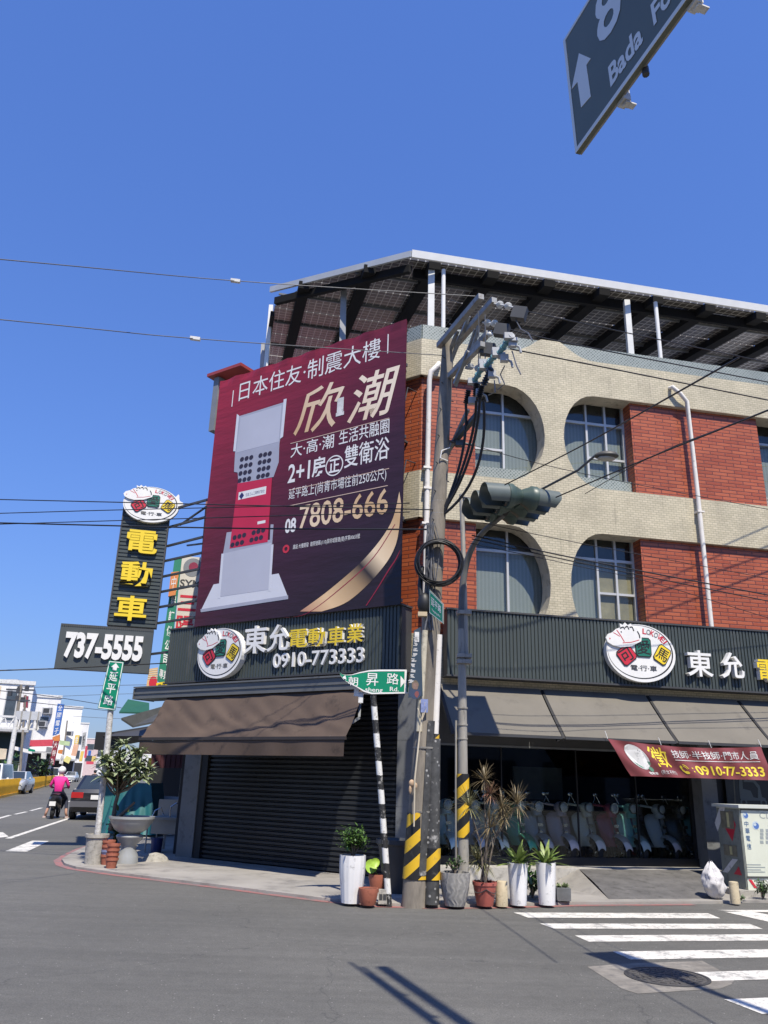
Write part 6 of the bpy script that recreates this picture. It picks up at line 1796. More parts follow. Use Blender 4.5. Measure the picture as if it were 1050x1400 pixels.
m.build('fine_print', PGR, cb, FCB)
m = MB()
for i_ in range(5):
    for j in range(4):
        x = xl + .16 + i_ * .28; z = zp + .035 + j * .035
        if z < zb_ - .02: m.box(x, x + .14, .004, .0115, z, z + .012)
m.build('vents', MIDG, cb, FCB)
m = MB()
for i_ in range(3):
    x = xl + .03 + i_ * .30; m.prism([[(x, zb_ - .03), (x + .05, zb_ - .03), (x + .13, zp + .03), (x + .08, zp + .03)]], .006, .0118, i_ % 2, back=False)
m.build('stripes', [REDP, WHITEP], cb, FCB)
m = MB()
FS2 = FCB @ Matrix.Translation((xl - .014, 0, 0)) @ Matrix.Rotation(R(-90), 4, 'Z')     # left face: X runs towards the back
for z0, z1, mi in ((zt_ - .32, zt_ - .06, 0), (zb_ + .28, zb_ + .44, 0)):
    m.box(-.55 if False else -.50, -.16, -.004, -.0005, z0, z1, 1); m.box(-.34, -.28, -.0055, -.0042, z0 + .02, z1 - .02, 0)
m.prism([[(-.42, zb_ + .70), (-.25, zb_ + .95), (-.12, zb_ + .75), (-.25, zb_ + .5)]], -.0035, -.0006, 2, back=False); m.prism([[(-.62, zb_ + .62), (-.35, zb_ + 1.0), (-.5, zb_ + 1.0), (-.68, zb_ + .75)]], -.003, -.0006, 3, back=False)
m.prism([[(-.60, zb_ + .02), (-.30, zb_ + .24), (-.16, zb_ + .24), (-.46, zb_ + .02)]], -.003, -.0006, 3, back=False); m.prism([[(-.30, zb_ + .02), (-.16, zb_ + .14), (-.10, zb_ + .02)]], -.0032, -.0006, 2, back=False)
m.build('side_stickers', [M('sticker_gold', (.55, .50, .25), .4, .2, 9), M('sticker_tan', (.20, .18, .12), .6, .3, 9), REDP, WHITE2], cb, FS2)
bush('weeds', 'tuft of green weeds at the foot of the utility cabinet', spot(1043, 1231, .02), .14, .28, 220, LEAFD, None, .06, 9, 4)
bush('weeds', 'tiny weeds between the short post and the cabinet plinth', spot(1012, 1232, .02), .07, .06, 60, LEAFB, None, .04, 5, 5)

# ------------------------------------------------------------------ scooters behind the shop window
CHROME = M('chrome', (.55, .55, .56), .15, .05, metal=1); TYRE = M('tyre', (.015, .015, .015), .8, .1); SEATM = M('seat_black', (.02, .02, .02), .5, .1); HEADL = M('headlight_glass', (.55, .57, .58), .12, .05, coat=.5)
def scooter(Mx, label, col, group, fcol=None, plate=False, name='parked_scooter'):
    """front faces local -Y"""
    t = thing(name, label, 'scooter', Mx, group)
    if group: col = tuple(min(.8, q_ * 1.25) for q_ in col); fcol = tuple(min(.8, q_ * 1.0) for q_ in fcol) if fcol else None
    bm_ = M('scooter_paint', col, .32, .04, 2, coat=.2); fm = M('fender_paint', fcol, .35, .04, 2, coat=.15) if fcol else bm_
    m = MB()                                                   # leg shield: curved sheet with a rounded top
    def shield(u, v, off=0.0):
        a = (u - .5) * 2; wv = .10 + .135 * math.sin(min(1, v * 1.25 + .25) * math.pi / 2) if v < .8 else .235 * math.sqrt(max(0, 1 - ((v - .8) / .2) ** 2 * .82))
        return (a * wv, -.42 + .12 * a * a + v * .16 + off, .30 + v * .56)
    m.grid(lambda u, v: shield(u, v), 14, 14); m.grid(lambda u, v: shield(1 - u, v, .03), 14, 14)
    m.build('leg_shield', bm_, t, Mx, smooth=60)
    m = MB()
    rings = []
    for y, w_, z0, z1 in ((-.22, .13, .28, .34), (.10, .15, .27, .36), (.22, .19, .32, .66), (.50, .21, .36, .76), (.80, .16, .48, .74), (.95, .07, .58, .70)):
        rg = [m.pt((w_ * math.copysign(abs(math.cos(q * math.pi / 8)) ** .6, math.cos(q * math.pi / 8)), y, (z0 + z1) / 2 + (z1 - z0) / 2 * math.copysign(abs(math.sin(q * math.pi / 8)) ** .7, math.sin(q * math.pi / 8)))) for q in range(16)]; rings.append(rg)
    for a, b in zip(rings[:-1], rings[1:]):
        for q in range(16): m.face((a[q], a[(q + 1) % 16], b[(q + 1) % 16], b[q]))
    m.face(rings[0]); m.face(rings[-1][::-1]); m.build('body', bm_, t, Mx, smooth=50)
    m = MB(); m.grid(lambda u, v: ((u - .5) * .30 * (1 - .25 * v), .20 + .62 * v, .775 + .03 * math.sin(v * 6) + .02 * (1 - (2 * u - 1) ** 2)), 8, 10); m.box(-.13, .13, .2, .8, .70, .77); m.build('seat', SEATM, t, Mx, smooth=50)
    m = MB()                                                   # front fender
    m.grid(lambda u, v: ((u - .5) * .21 * (1 - .5 * abs(v - .5)), -.44 + .25 * math.cos(R(178 - 128 * v)) , .23 + .235 * math.sin(R(178 - 128 * v)) + .05 * (1 - (2 * u - 1) ** 2)), 10, 14); m.build('front_fender', fm, t, Mx, smooth=60)
    for y, nm in ((-.46, 'front_wheel'), (.66, 'rear_wheel')):
        Rw = Mx @ Matrix.Translation((0, y, .215)) @ Matrix.Rotation(R(90), 4, 'Y')
        m = MB()
        for q in range(24):
            pass
        prof = [(.135, -.045), (.19, -.05), (.212, -.025), (.215, 0), (.212, .025), (.19, .05), (.135, .045)]
        rr = [[m.pt((r_ * math.cos(2 * math.pi * q / 24), r_ * math.sin(2 * math.pi * q / 24), z)) for q in range(24)] for r_, z in prof]
        for a, b in zip(rr, rr[1:] + rr[:1]):
            for q in range(24): m.face((a[q], a[(q + 1) % 24], b[(q + 1) % 24], b[q]))
        wo = m.build(nm, TYRE, t, Rw, smooth=50)
        m = MB(); m.lathe([(.05, -.03), (.05, .03)], n=10)
        for q in range(5): m.bar((0, 0, 0), (.135 * math.cos(q * 1.2566), .135 * math.sin(q * 1.2566), 0), .03, .02)
        m.build('rim', CHROME, wo, Rw)
    m = MB(); m.tube([(0, -.46, .215), (0, -.30, .62), (0, -.24, .95)], .028, 8); m.build('fork', STEELD, t, Mx)
    m = MB(); m.ball((0, -.27, .94), (.125, .115, .10), 16, 10); m.tube([(-.31, -.14, 1.0), (-.16, -.22, .98), (0, -.25, .96), (.16, -.22, .98), (.31, -.14, 1.0)], .02, 8); m.tube([(0, -.30, .78), (0, -.27, .92)], [.10, .09], 12); hb = m.build('handlebar', bm_, t, Mx, smooth=60)
    Hl = Mx @ Matrix.Translation((0, -.37, .945)) @ Matrix.Rotation(R(90), 4, 'X')
    m = MB(); m.lathe([(.088, -.04), (.095, .0), (.092, .014)], n=18); m.build('headlight_rim', CHROME, hb, Hl, smooth=40)
    m = MB(); m.lathe([(.08, .004), (.06, .026), (.01, .036)], n=18); m.build('headlight', HEADL, hb, Hl, smooth=60)
    for s_ in (-1, 1):
        m = MB(); m.tube([(s_ * .2, -.22, 1.02), (s_ * .26, -.20, 1.14)], .008, 6); m.ball((s_ * .28, -.20, 1.17), (.055, .015, .04), 12, 8); m.build('mirror', CHROME, t, Mx, smooth=60)
    m = MB(); m.box(-.05, .05, -.405, -.395, .62, .67); m.prism([ell(0, .52, .03, .03, 12)], -.425, -.415); m.build('badge', CHROME, t, Mx)
    if plate: m = MB(); m.box(-.10, .10, .955, .965, .42, .56); m.build('plate', WHITEP, t, Mx)
    return t
SG = 'scooters parked behind the shop window'
scs = [(603, (.30, .42, .45), None, 'pale blue scooter partly hidden by the utility pole'), (640, (.22, .25, .30), None, 'slate scooter behind the signal pole in the shop window'), (666, (.34, .38, .33), None, 'greyish cream scooter behind the spiky plant'), (701, (.04, .20, .12), None, 'green scooter behind the white planters'),
       (728, (.26, .27, .27), None, 'grey scooter just right of the green one'), (762, (.33, .26, .27), (.45, .42, .42), 'pinkish grey scooter with pale fender, left of the cream one'), (797, (.42, .41, .33), (.50, .48, .42), 'cream scooter with cream fender between pink and red ones'), (829, (.25, .03, .05), (.50, .49, .48), 'dark red scooter with a white fender'),
       (858, (.16, .38, .33), (.36, .44, .42), 'mint green scooter lit by a strip of sun'), (895, (.36, .38, .40), (.42, .40, .40), 'silver white scooter right of the mint one'), (924, (.02, .02, .022), None, 'black scooter between the silver and the teal ones'), (949, (.05, .20, .20), None, 'dark teal scooter next to the right pillar')]
random.seed(31)
for px, col, fc_, lab in scs:
    x, z = RR(px, 1185, .85); yaw = R(random.uniform(8, 20))
    scooter(FR @ Matrix.Translation((x, .98, .263)) @ Matrix.Rotation(yaw, 4, 'Z') @ Matrix.Scale(.98, 4), lab, col, SG, fc_)
m = MB(); m.box(.6, 5.1, .55, .60, .262, .50)
# ------------------------------------------------------------------ things along the left street
# grey porcelain pedestal planter
p = spot(173, 1180); k = px2m(p)
ur = thing('pedestal_planter', 'big grey porcelain basin on a pedestal used as a planter', 'planter', p)
m = MB(); m.lathe([(15 * k, 0), (14 * k, 10 * k), (10 * k, 18 * k), (11 * k, 24 * k), (17 * k, 31 * k), (18.5 * k, 34 * k), (17 * k, 36 * k), (12 * k, 38 * k)], (p.x, p.y, PV), 30); m.build('pedestal', PORC, ur, smooth=50)
m = MB(); m.lathe([(12 * k, 37 * k), (22 * k, 43 * k), (28 * k, 52 * k), (29.5 * k, 56 * k), (31 * k, 57 * k), (31 * k, 60 * k), (28 * k, 60 * k), (26 * k, 54 * k)], (p.x, p.y, PV), 36); m.build('basin', PORC, ur, smooth=50)
m = MB(); m.lathe([(27 * k, 56 * k), (.01, 57 * k)], (p.x, p.y, PV), 20); m.build('soil', SOIL, ur)
# frangipani tree rooted in the basin
c = p + Vector((0, 0, 57 * k)); random.seed(12)
fr_ = thing('frangipani_tree', 'small frangipani tree with grey green leaves above the porcelain basin', 'tree', c)
tr = MB(); lf = MB(); fl_ = MB()
base = at_y(153, 1128, p.y + .05)
b1, b2 = at_y(158, 1098, p.y + .05), at_y(166, 1070, p.y + .1)
tr.tube([at_y(150, 1135, p.y + .05), base, b1, b2], [.045, .04, .035, .028], 8)
tr.tube([at_y(150, 1128, p.y + .05), at_y(168, 1112, p.y - .05), at_y(184, 1097, p.y - .1)], [.035, .03, .02], 7)
tips = []
for q in range(44):
    hx, hy = random.uniform(140, 205), random.uniform(1018, 1072)
    if (hx - 168) ** 2 / 38 ** 2 + (hy - 1048) ** 2 / 30 ** 2 > 1: hx = 168 + (hx - 168) * .75; hy = 1048 + (hy - 1048) * .75
    e = at_y(hx, hy, p.y + random.uniform(-.5, .5)); s = b1.lerp(b2, random.uniform(.3, 1)); md = s.lerp(e, .5) + Vector((0, 0, -.05))
    tr.tube([s, md, e], [.016, .013, .011], 6); tips.append(e)
for e in tips:
    for q in range(17):
        a = random.uniform(0, 6.28); el = random.uniform(-.2, 1.0)
        lf.leaf(e, Vector((math.cos(a) * math.cos(el), math.sin(a) * math.cos(el), math.sin(el))), random.uniform(.18, .32), .062, random.uniform(.3, .9), 0, 4)
tr.build('trunk', BARK, fr_, smooth=60); lf.build('leaves', LEAFG, fr_)
for q in range(14):
    e = random.choice(tips) + Vector((random.gauss(0, .1), random.gauss(0, .1), .06))
    for z in range(5): fl_.leaf(e, Vector((math.cos(z * 1.257), math.sin(z * 1.257), .3)), .06, .035, .2, 0, 2)
fl_.build('flowers', WHITE2, fr_)
bush('bush', 'low green plants tucked behind the concrete tub', spot(158, 1172), .22, .75, 260, LEAFD, None, .12, 10, 23)
# stacked terracotta pots
for lab, px, py, n_ in (('taller stack of terracotta pots with a blue rim, left one', 145, 1182, 4), ('shorter stack of terracotta pots in front, right one', 151.5, 1187, 4)):
    p2 = spot(px, py); k2 = px2m(p2)
    t = thing('pot_stack', lab, 'pot stack', p2, 'stacked terracotta pots')
    for q in range(n_):
        z = q * 6.0 * k2; m = MB(); m.lathe([(6.3 * k2, z), (8.0 * k2, z + 10 * k2), (8.8 * k2, z + 10.1 * k2), (8.9 * k2, z + 13 * k2), (7.8 * k2, z + 13 * k2), (7.4 * k2, z + 9.5 * k2)], (p2.x, p2.y, PV), 20); m.build('pot', (M('pot_blue_rim', (.20, .22, .36), .6) if (q == 1 and px == 145) else TERRA), t, smooth=40)
# low concrete lump
p2 = spot(208, 1178); m = MB(); k2 = px2m(p2); m.lathe([(19 * k2, 0), (16 * k2, 5 * k2), (10 * k2, 9 * k2), (2 * k2, 11 * k2)], (p2.x, p2.y + .2, PV - .01), 16); o = m.build('concrete_lump', CASTC, smooth=60); tag(o, 'low rounded lump of concrete on the pavement beside the metal sink', 'concrete lump')
# steel sink stand with tap rack
p2 = spot(222, 1166); k2 = px2m(p2)
FK = frame(p2.x, p2.y, 100)
def K2(px, py, y=0): return on(FK, px, py, y)
sk = thing('sink_stand', 'stainless steel sink on thin legs standing in shade by the shutter', 'sink', p2)
a = K2(202, 1118); b = K2(247, 1118); zt_ = a[1]; xa, xb = a[0], b[0]
for x in (xa + .02, xb - .02):
    for y in (0, .48):
        m = MB(); m.tube([(x, y, PV), (x, y, zt_)], .016, 8); m.build('leg', GALV, sk, FK)
STN = M('stainless', (.30, .31, .31), .3, .1, metal=.7)
m = MB(); m.prism([rect(xa, xb, zt_ - .03, zt_ + .02), ], -.03, .52); m.box(xa + .08, xb - .05, .04, .44, zt_ - .30, zt_ - .031); m.build('bowl', STN, sk, FK)
m = MB(); m.box(xa - .02, xb, .50, .53, zt_ + .021, zt_ + .35); m.build('splashback', STN, sk, FK)
m = MB(); m.tube([(xa + .05, .1, zt_ + .02), (xa + .1, .1, zt_ + .14), (xa + .22, .1, zt_ + .2), (xa + .3, .1, zt_ + .05)], .012, 6); m.tube([(xb - .3, .15, zt_ + .02), (xb - .3, .15, zt_ + .22), (xb - .18, .15, zt_ + .3), (xb - .06, .15, zt_ + .22), (xb - .06, .15, zt_ + .02)], .014, 6); m.build('dish_rack', CHROME, sk, FK)
m = MB(); m.tube([(xa + .3, .25, PV + .05), (xa + .3, .25, zt_ - .3)], .03, 8); m.build('drain_pipe', WHITE2, sk, FK)
# containers by the sink
def jar(label, px, py, wpx, hpx, mat, cat='container', neck=True):
    q = spot(px, py); kk = px2m(q); m = MB(); r_ = wpx * kk / 2; h = hpx * kk
    m.lathe([(r_, 0), (r_, h * .7), (r_ * .9, h * .78), (r_ * .4, h * .86), (r_ * .4, h)] if neck else [(r_ * .9, 0), (r_, h), (r_ * .85, h), (r_ * .8, h * .9)], (q.x, q.y, PV), 16); o = m.build('water_jug' if neck else 'bucket', mat, smooth=40); tag(o, label, cat); return o
jar('pale bluish plastic bottle standing by the shutter pillar', 255, 1168, 7, 18, M('bottle_blue', (.30, .42, .46), .3), 'bottle')
jar('small white bucket next to the bluish bottle', 244, 1169, 7, 11, WHITE2, 'bucket', False)
jar('dark blue bucket under the steel sink', 213, 1165, 16, 18, M('bucket_navy', (.03, .04, .14), .4), 'bucket', False)
q0, q1 = spot(247, 1168), None
m = MB(); m.bar(spot(247, 1168) + Vector((0, .1, 0)), at_y(258, 1133, spot(247, 1168).y + .35), .16, .02); o = m.build('plank', M('plank_grey', (.30, .29, .27), .8, .2, 5)); tag(o, 'short grey plank leaning against the shutter pillar', 'plank')
# white wash trough behind the sink
p3 = spot(205, 1143); 
FX = frame(p3.x, p3.y + .6, 95); X_ = lambda px, py: on(FX, px, py)
wt = thing('wash_trough', 'pale stone wash trough with a splash panel behind the porcelain basin', 'wash trough', FX)
a, b = X_(181, 1120), X_(238, 1104); m = MB(); m.box(a[0], b[0], 0, .5, PV, b[1]); m.build('tub', WHITE2, wt, FX)
c_ = X_(184, 1088); m = MB(); m.box(c_[0], b[0], .45, .5, b[1] + .001, c_[1]); m.box(a[0] - .03, b[0], -.05, .449, b[1] - .03, b[1] + .03); m.build('splash_panel', M('panel_pale', (.46, .46, .46), .5, .1), wt, FX)
# teal tarpaulin over a cart
p4 = gp(180, 1150, PV) + Vector((-.1, 1.4, 0)); random.seed(8)
FT = frame(p4.x, p4.y, 95); T_ = lambda px, py: on(FT, px, py)
a, b, t1, t2 = T_(138, 1140), T_(213, 1140), T_(152, 1069), T_(202, 1069)
m = MB()
def tarp(u, v):
    x = (a[0] + (b[0] - a[0]) * u) * (1 - v) + (t1[0] + (t2[0] - t1[0]) * u) * v; z = PV + .05 + (t1[1] - PV - .05) * v
    n1 = noise.noise(Vector((u * 9, v * 2, 2)))
    return (x, -.10 * math.sin(math.pi * u) * (1 - v) - .06 * n1 * (1.2 - v) + .25 * v, z - .05 * abs(n1) * v)
TARP = M('teal_tarpaulin', (.015, .12, .125), .5, .15, 3)
m.grid(tarp, 40, 16)
e_ = [tarp(q / 12, 1) for q in range(13)]
m.grid(lambda u, v: (tarp(u, 1)[0], tarp(u, 1)[1] + v * .9, tarp(u, 1)[2] - .04 * v), 12, 4)
for s_ in (0, 1): m.grid(lambda u, v: (tarp(s_, v)[0], tarp(s_, v)[1] + u * .9, tarp(s_, v)[2]), 6, 8)
o = m.build('tarpaulin', TARP, None, FT, smooth=50); tag(o, 'teal tarpaulin draped over a cart behind the frangipani tree', 'tarpaulin')
pa, pb = spot(136, 1160), spot(146, 1160)
m = MB(); pt0, pt1 = at_y(147, 1075, pa.y + .6), at_y(155, 1082, pa.y + .6)
m.poly([spot(132, 1158), spot(141, 1162), at_y(156, 1085, pa.y + .5), at_y(145, 1073, pa.y + .5)])
qq = [spot(130, 1158), spot(139, 1163), at_y(155, 1086, pa.y + .5), at_y(144, 1072, pa.y + .5)]
m = MB(); off = Vector((.03, .05, 0)); i0 = 0
m.v = [tuple(v) for v in qq] + [tuple(v + off) for v in qq]
for q in ((0, 1, 2, 3), (7, 6, 5, 4), (0, 4, 5, 1), (1, 5, 6, 2), (2, 6, 7, 3), (3, 7, 4, 0)): m.face(q)
o = m.build('folded_panel', TARP); tag(o, 'narrow teal panel leaning behind the white sign pole', 'panel')
# shaded clutter under the neighbour's awning
pn = gp(232, 1128, PV) + Vector((-.2, 3.0, 0)); FNB = frame(pn.x, pn.y, 95); N_ = lambda px, py: on(FNB, px, py)
for px, lab, sd_ in ((215, 'dark leafy shrub in deep shade, left of the other shaded shrub', 41), (238, 'dark leafy shrub in deep shade next to the shutter pillar', 42)):
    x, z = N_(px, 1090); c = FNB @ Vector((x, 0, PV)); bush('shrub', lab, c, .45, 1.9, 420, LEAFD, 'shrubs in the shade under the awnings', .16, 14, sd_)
# neighbouring shop house along the left street
nb = thing('neighbour_house', 'shop house next to the brick corner building, seen only past its awnings', 'building', lb)
lbn = Vector((lb.x, lb.y, 0)); usv = Vector((us.x, us.y, 0)); perp = Vector((us.y, -us.x, 0))
m = MB(); P0 = lbn + usv * .3
def oblong(mb, o_, L, D, z0, z1):
    P = [o_, o_ + usv * L, o_ + usv * L + perp * D, o_ + perp * D]; i = len(mb.v)
    mb.v += [(p.x, p.y, z0) for p in P] + [(p.x, p.y, z1) for p in P]
    for q in ((0, 1, 2, 3), (7, 6, 5, 4), (0, 4, 5, 1), (1, 5, 6, 2), (2, 6, 7, 3), (3, 7, 4, 0)): mb.face([i + k_ for k_ in q])
oblong(m, P0, 16, 9, 0, 10.2); m.build('wall', WHITE2, nb)
m = MB(); oblong(m, P0 + usv * -.3 - perp * .15, 16.4, 9.4, 10.2, 10.5); m.build('roof', M('roof_dull_red', (.28, .10, .09), .6, .1), nb)
nb2 = thing('neighbour_house', 'taller pale shop house further along the left street beyond the signs', 'building', P0 + usv * 17)
m = MB(); oblong(m, P0 + usv * 17, 70, 9, 0, 8.5); m.build('wall', WHITE2, nb2)
# its dark awnings reaching over the pavement
def tilt_awning(label, pts, mat, thick=.05, group=None):
    m = MB(); n = len(pts); V_ = [Vector(p) for p in pts]
    m.v = [tuple(v) for v in V_] + [tuple(v - Vector((0, 0, thick))) for v in V_]
    m.face(list(range(n))); m.face([n + k_ for k_ in range(n)][::-1])
    for k_ in range(n): m.face((k_, n + k_, n + (k_ + 1) % n, (k_ + 1) % n))
    o = m.build('awning', mat); tag(o, label, 'awning', group); return o
Yn = lb.y - 7.0
tilt_awning('small dark awning tip poking out left of the brown awning', [at_y(166, 981.5, 20.0), at_y(182, 992, 20.2), at_y(250, 978, 20.5), at_y(250, 958, 22)], STEELD)
tilt_awning('long dark awning over the neighbouring shop front, lower one', [at_y(133, 1004, 24), at_y(160, 1017, 24.2), at_y(252, 1003, 22.5), at_y(252, 985, 23.5)], DARKG)
m = MB(); pa, pb = at_y(131, 1003, 23.9), at_y(160, 1020, 24.1); m.box(pa.x, pb.x, 23.9, 24.3, pb.z - .12, pa.z + .05); o = m.build('shade_box', BLACK); tag(o, 'black rolled blind at the end of the long dark awning', 'rolled blind')
tilt_awning('green awning corner above the dark awnings', [at_y(163, 973, 25), at_y(175, 956, 26), at_y(204, 961, 26), at_y(204, 974, 25)], M('awning_green', (.01, .085, .055), .7, .1))
m = MB(); 
for k_ in range(16):
    a = at_y(208 + k_ * 3.4, 1032, 19.5); b = at_y(211.4 + k_ * 3.4, 1050, 19.5); m.box(a.x, b.x, 19.5 + .02 * (k_ % 2), 19.52 + .02 * (k_ % 2), b.z, a.z)
o = m.build('valance_strip', M('valance_maroon', (.06, .012, .015), .7)); tag(o, 'dark maroon cloth strip hanging in the shade below the awnings', 'cloth strip')
m = MB(); a, b = at_y(205, 1050, 26), at_y(262, 1142, 26); m.box(a.x, b.x, 26, 26.1, 0, a.z + 1.2); o = m.build('shade_backdrop', BLACK); tag(o, 'dark partition wall closing the shaded arcade beside the shutter', 'partition')  # black sheet put in for the deep shade under the awnings
m = MB(); a, b = at_y(203, 1036, 21), at_y(206, 1052, 21); m.box(a.x, b.x, 21, 21.05, b.z, a.z); o = m.build('small_sign', YELL); tag(o, 'thin yellow sign edge under the awnings', 'sign')
# projecting signs of the neighbours, partly behind the billboard
def flat_sign(label, quad, Y, mat, group=None, az=77, dep=.15, frame_mat=None):
    p0 = at_y(*quad[3], Y); F_ = frame(p0.x, p0.y, az)
    q = [on(F_, *p) for p in quad]
    t = thing('shop_sign', label, 'shop sign', F_ @ Matrix.Translation((q[3][0], 0, q[3][1])), group)
    m = MB(); m.prism([[q[3], q[2], q[1], q[0]]], -dep / 2, dep / 2, 0, 1); o = m.build('panel', [mat, frame_mat or MIDG], t, F_)
    def W_(u, v): 
        tt = [q[0][k_] + (q[1][k_] - q[0][k_]) * u for k_ in (0, 1)]; bb_ = [q[3][k_] + (q[2][k_] - q[3][k_]) * u for k_ in (0, 1)]
        return (bb_[0] + (tt[0] - bb_[0]) * v, -dep / 2 - .006, bb_[1] + (tt[1] - bb_[1]) * v)
    return t, o, F_, lambda x, y, z: W_(x, z)
SGM = M('sign_cream', (.60, .56, .48), .5, .06); SGG = M('sign_deep_green', (.02, .20, .12), .5, .1); ORNG = M('sign_orange', (.62, .22, .06), .5, .1)
t, o, F_, W_ = flat_sign('cream sign with grey emblem and red characters half hidden by the billboard', [(249, 761), (290, 764), (270, 870), (238, 868)], 24, SGM)
m = MB(); m.text('SYM', .02, .75, .60, .70, 0, 0, .02, 0, warp=W_); m.build('lettering', DARKG, o, F_)
m = MB(); m.text('三', .04, .74, .30, .50, 0, 0, .03, warp=W_); m.build('lettering', REDP, o, F_); m = MB(); m.text('陽', .04, .74, .02, .24, 0, 0, .02, warp=W_); m.build('lettering', REDP, o, F_)
m = MB(); ids = [m.pt(W_(.40 + .32 * math.cos(a), 0, .86 + .12 * math.sin(a))) for a in [R(15 * q) for q in range(24)]]; m.face(ids, 0); ids = [m.pt(tuple(Vector(W_(.42 + .16 * math.cos(a), 0, .87 + .06 * math.sin(a))) - Vector((0, .004, 0)))) for a in [R(30 * q) for q in range(12)]]; m.face(ids, 1); m.build('emblem', [MIDG, M('emblem_wine', (.25, .03, .06), .4)], o, F_)
t, o, F_, W_ = flat_sign('narrow green sign with white characters left of the cream sign', [(239, 763), (249, 761), (229, 938), (215, 931)], 23.4, SGG)
for q, (ch_, v0, v1) in enumerate((('水', .71, .79), ('鋁', .60, .68), ('訂', .48, .56), ('做', .36, .44), ('公', .25, .33), ('司', .14, .22))):
    m = MB(); m.text(ch_, .25, .85, v0, v1, 0, 0, .02, warp=W_); m.build('lettering', WHITEP, o, F_)
m = MB(); m.text('專業', .1, .9, .03, .10, 0, 0, .01, warp=W_); m.build('lettering', WHITEP, o, F_)
t, o, F_, W_ = flat_sign('small orange sign with one white character on the green sign', [(234, 783), (245, 782), (240, 814), (230, 816)], 23.2, ORNG); m = MB(); m.text('中', .2, .8, .3, .8, 0, 0, 0, warp=W_); m.build('lettering', WHITEP, o, F_)
t, o, F_, W_ = flat_sign('orange striped sign with red round emblem below the telephone board', [(204, 915), (216, 913), (214, 948), (199, 946)], 22.6, M('sign_pale_orange', (.65, .42, .20), .5))
m = MB(); m.face([m.pt(W_(.6 + .40 * math.cos(R(20 * q)), 0, .42 + .26 * math.sin(R(20 * q)))) for q in range(18)]); m.build('emblem', REDP, o, F_)
m = MB(); 
for q in range(5): m.poly([W_(.0, 0, .55 + q * .09), W_(1, 0, .55 + q * .09), W_(1, 0, .58 + q * .09), W_(0, 0, .58 + q * .09)])
m.build('stripes', SGM, o, F_)
t, o, F_, W_ = flat_sign('yellow sign strip with dark print above the brown awning end', [(214, 934), (229, 932), (228, 943), (213, 945)], 22.4, YELL)
m = MB(); m.text('電機', .15, .85, .2, .8, 0, 0, 0, warp=W_); m.build('lettering', BLACK, o, F_)
# ------------------------------------------------------------------ the far side of the left street
usv = Vector((math.sin(R(-21)), math.cos(R(-21)), 0)); perp = Vector((usv.y, -usv.x, 0)); wst = -perp
def far_box(mb, px, py, Y, L, D, z0=0.0, m=0, dz=0.0):
    """box whose near street corner sits at photo column px with its top at row py"""
    q = at_y(px, py, Y); o_ = Vector((q.x, q.y, 0)); P = [o_, o_ + usv * L, o_ + usv * L + wst * D, o_ + wst * D]; i = len(mb.v)
    mb.v += [(p.x, p.y, z0) for p in P] + [(p.x, p.y, q.z + dz) for p in P]
    for k_ in ((3, 2, 1, 0), (4, 5, 6, 7), (0, 1, 5, 4), (1, 2, 6, 5), (2, 3, 7, 6), (3, 0, 4, 7)): mb.face([i + e for e in k_], m)
    return o_, q.z
def fbuild(label, px, py, Y, L, D, wall, feats, roofm=None):
    o_, zt_ = far_box(MB(), px, py, Y, L, D)
    t = thing('shop_building', label, 'building', o_)
    m = MB(); far_box(m, px, py, Y, L, D); m.build('wall', wall, t)
    m = MB(); F_ = frame(o_.x, o_.y, 69)        # X east; facade facing the viewer spans X from -D to 0
    m.box(-D - .1, .1, -.12, .3, zt_ + .002, zt_ + .35); m.build('parapet', roofm or WHITE2, t, F_)
    for kind, x0, x1, z0, z1, mt in feats:
        m = MB()
        if kind == 'window':
            m.box(x0, x1, -.10, .02, z0, z1); w_ = m.build('window', ALU, t, F_)
            m = MB(); m.box(x0 + .08, x1 - .08, -.13, -.101, z0 + .08, z1 - .08); m.build('pane', mt, w_, F_)
        elif kind == 'balcony':
            m.box(x0, x1, -1.1, -.02, z0, z1); m.build('balcony', mt, t, F_)
        elif kind == 'awning':
            m.prism([[(x0, z0), (x1, z0), (x1, z1), (x0, z1)]], -1.6, -.02); m.build('awning', mt, t, F_)
        else:
            m.box(x0, x1, -.07, -.02, z0, z1); m.build(kind, mt, t, F_)
    return t, F_, zt_
DGL = M('far_window_glass', (.06, .075, .09), .15, .2); BEI = M('far_beige', (.62, .50, .32), .7, .1); FWH = M('far_white_wall', (.74, .72, .69), .7, .1, 1, stain=.2, streak=True); FGR = M('far_grey_wall', (.42, .42, .42), .7, .15, 1, stain=.3); FDK = M('far_dark_front', (.03, .03, .032), .6, .3); GREENA = M('far_green_black', (.012, .03, .025), .6, .2)
fbuild('white building with beige blinds and a black shop front at the left edge', 47, 937, 74, 14, 16, FWH,
       [('window', -2.2, -1.2, 5.6, 8.3, DGL), ('blind', -4.2, -2.7, 5.2, 8.6, BEI), ('blind', -6.6, -5.2, 5.2, 8.6, BEI), ('window', -8.4, -7.0, 5.5, 8.2, DGL), ('window', -10.5, -9, 5.5, 8.2, DGL), ('balcony', -12, -3.6, 4.3, 5.1, FGR), ('shop_front', -9, -4.2, .2, 3.9, FDK), ('shop_front', -4.0, -.2, .1, 4.6, GREENA), ('awning', -4.1, 0.2, 4.65, 4.9, FGR), ('awning', -15, -5, 3.95, 4.15, FGR)])
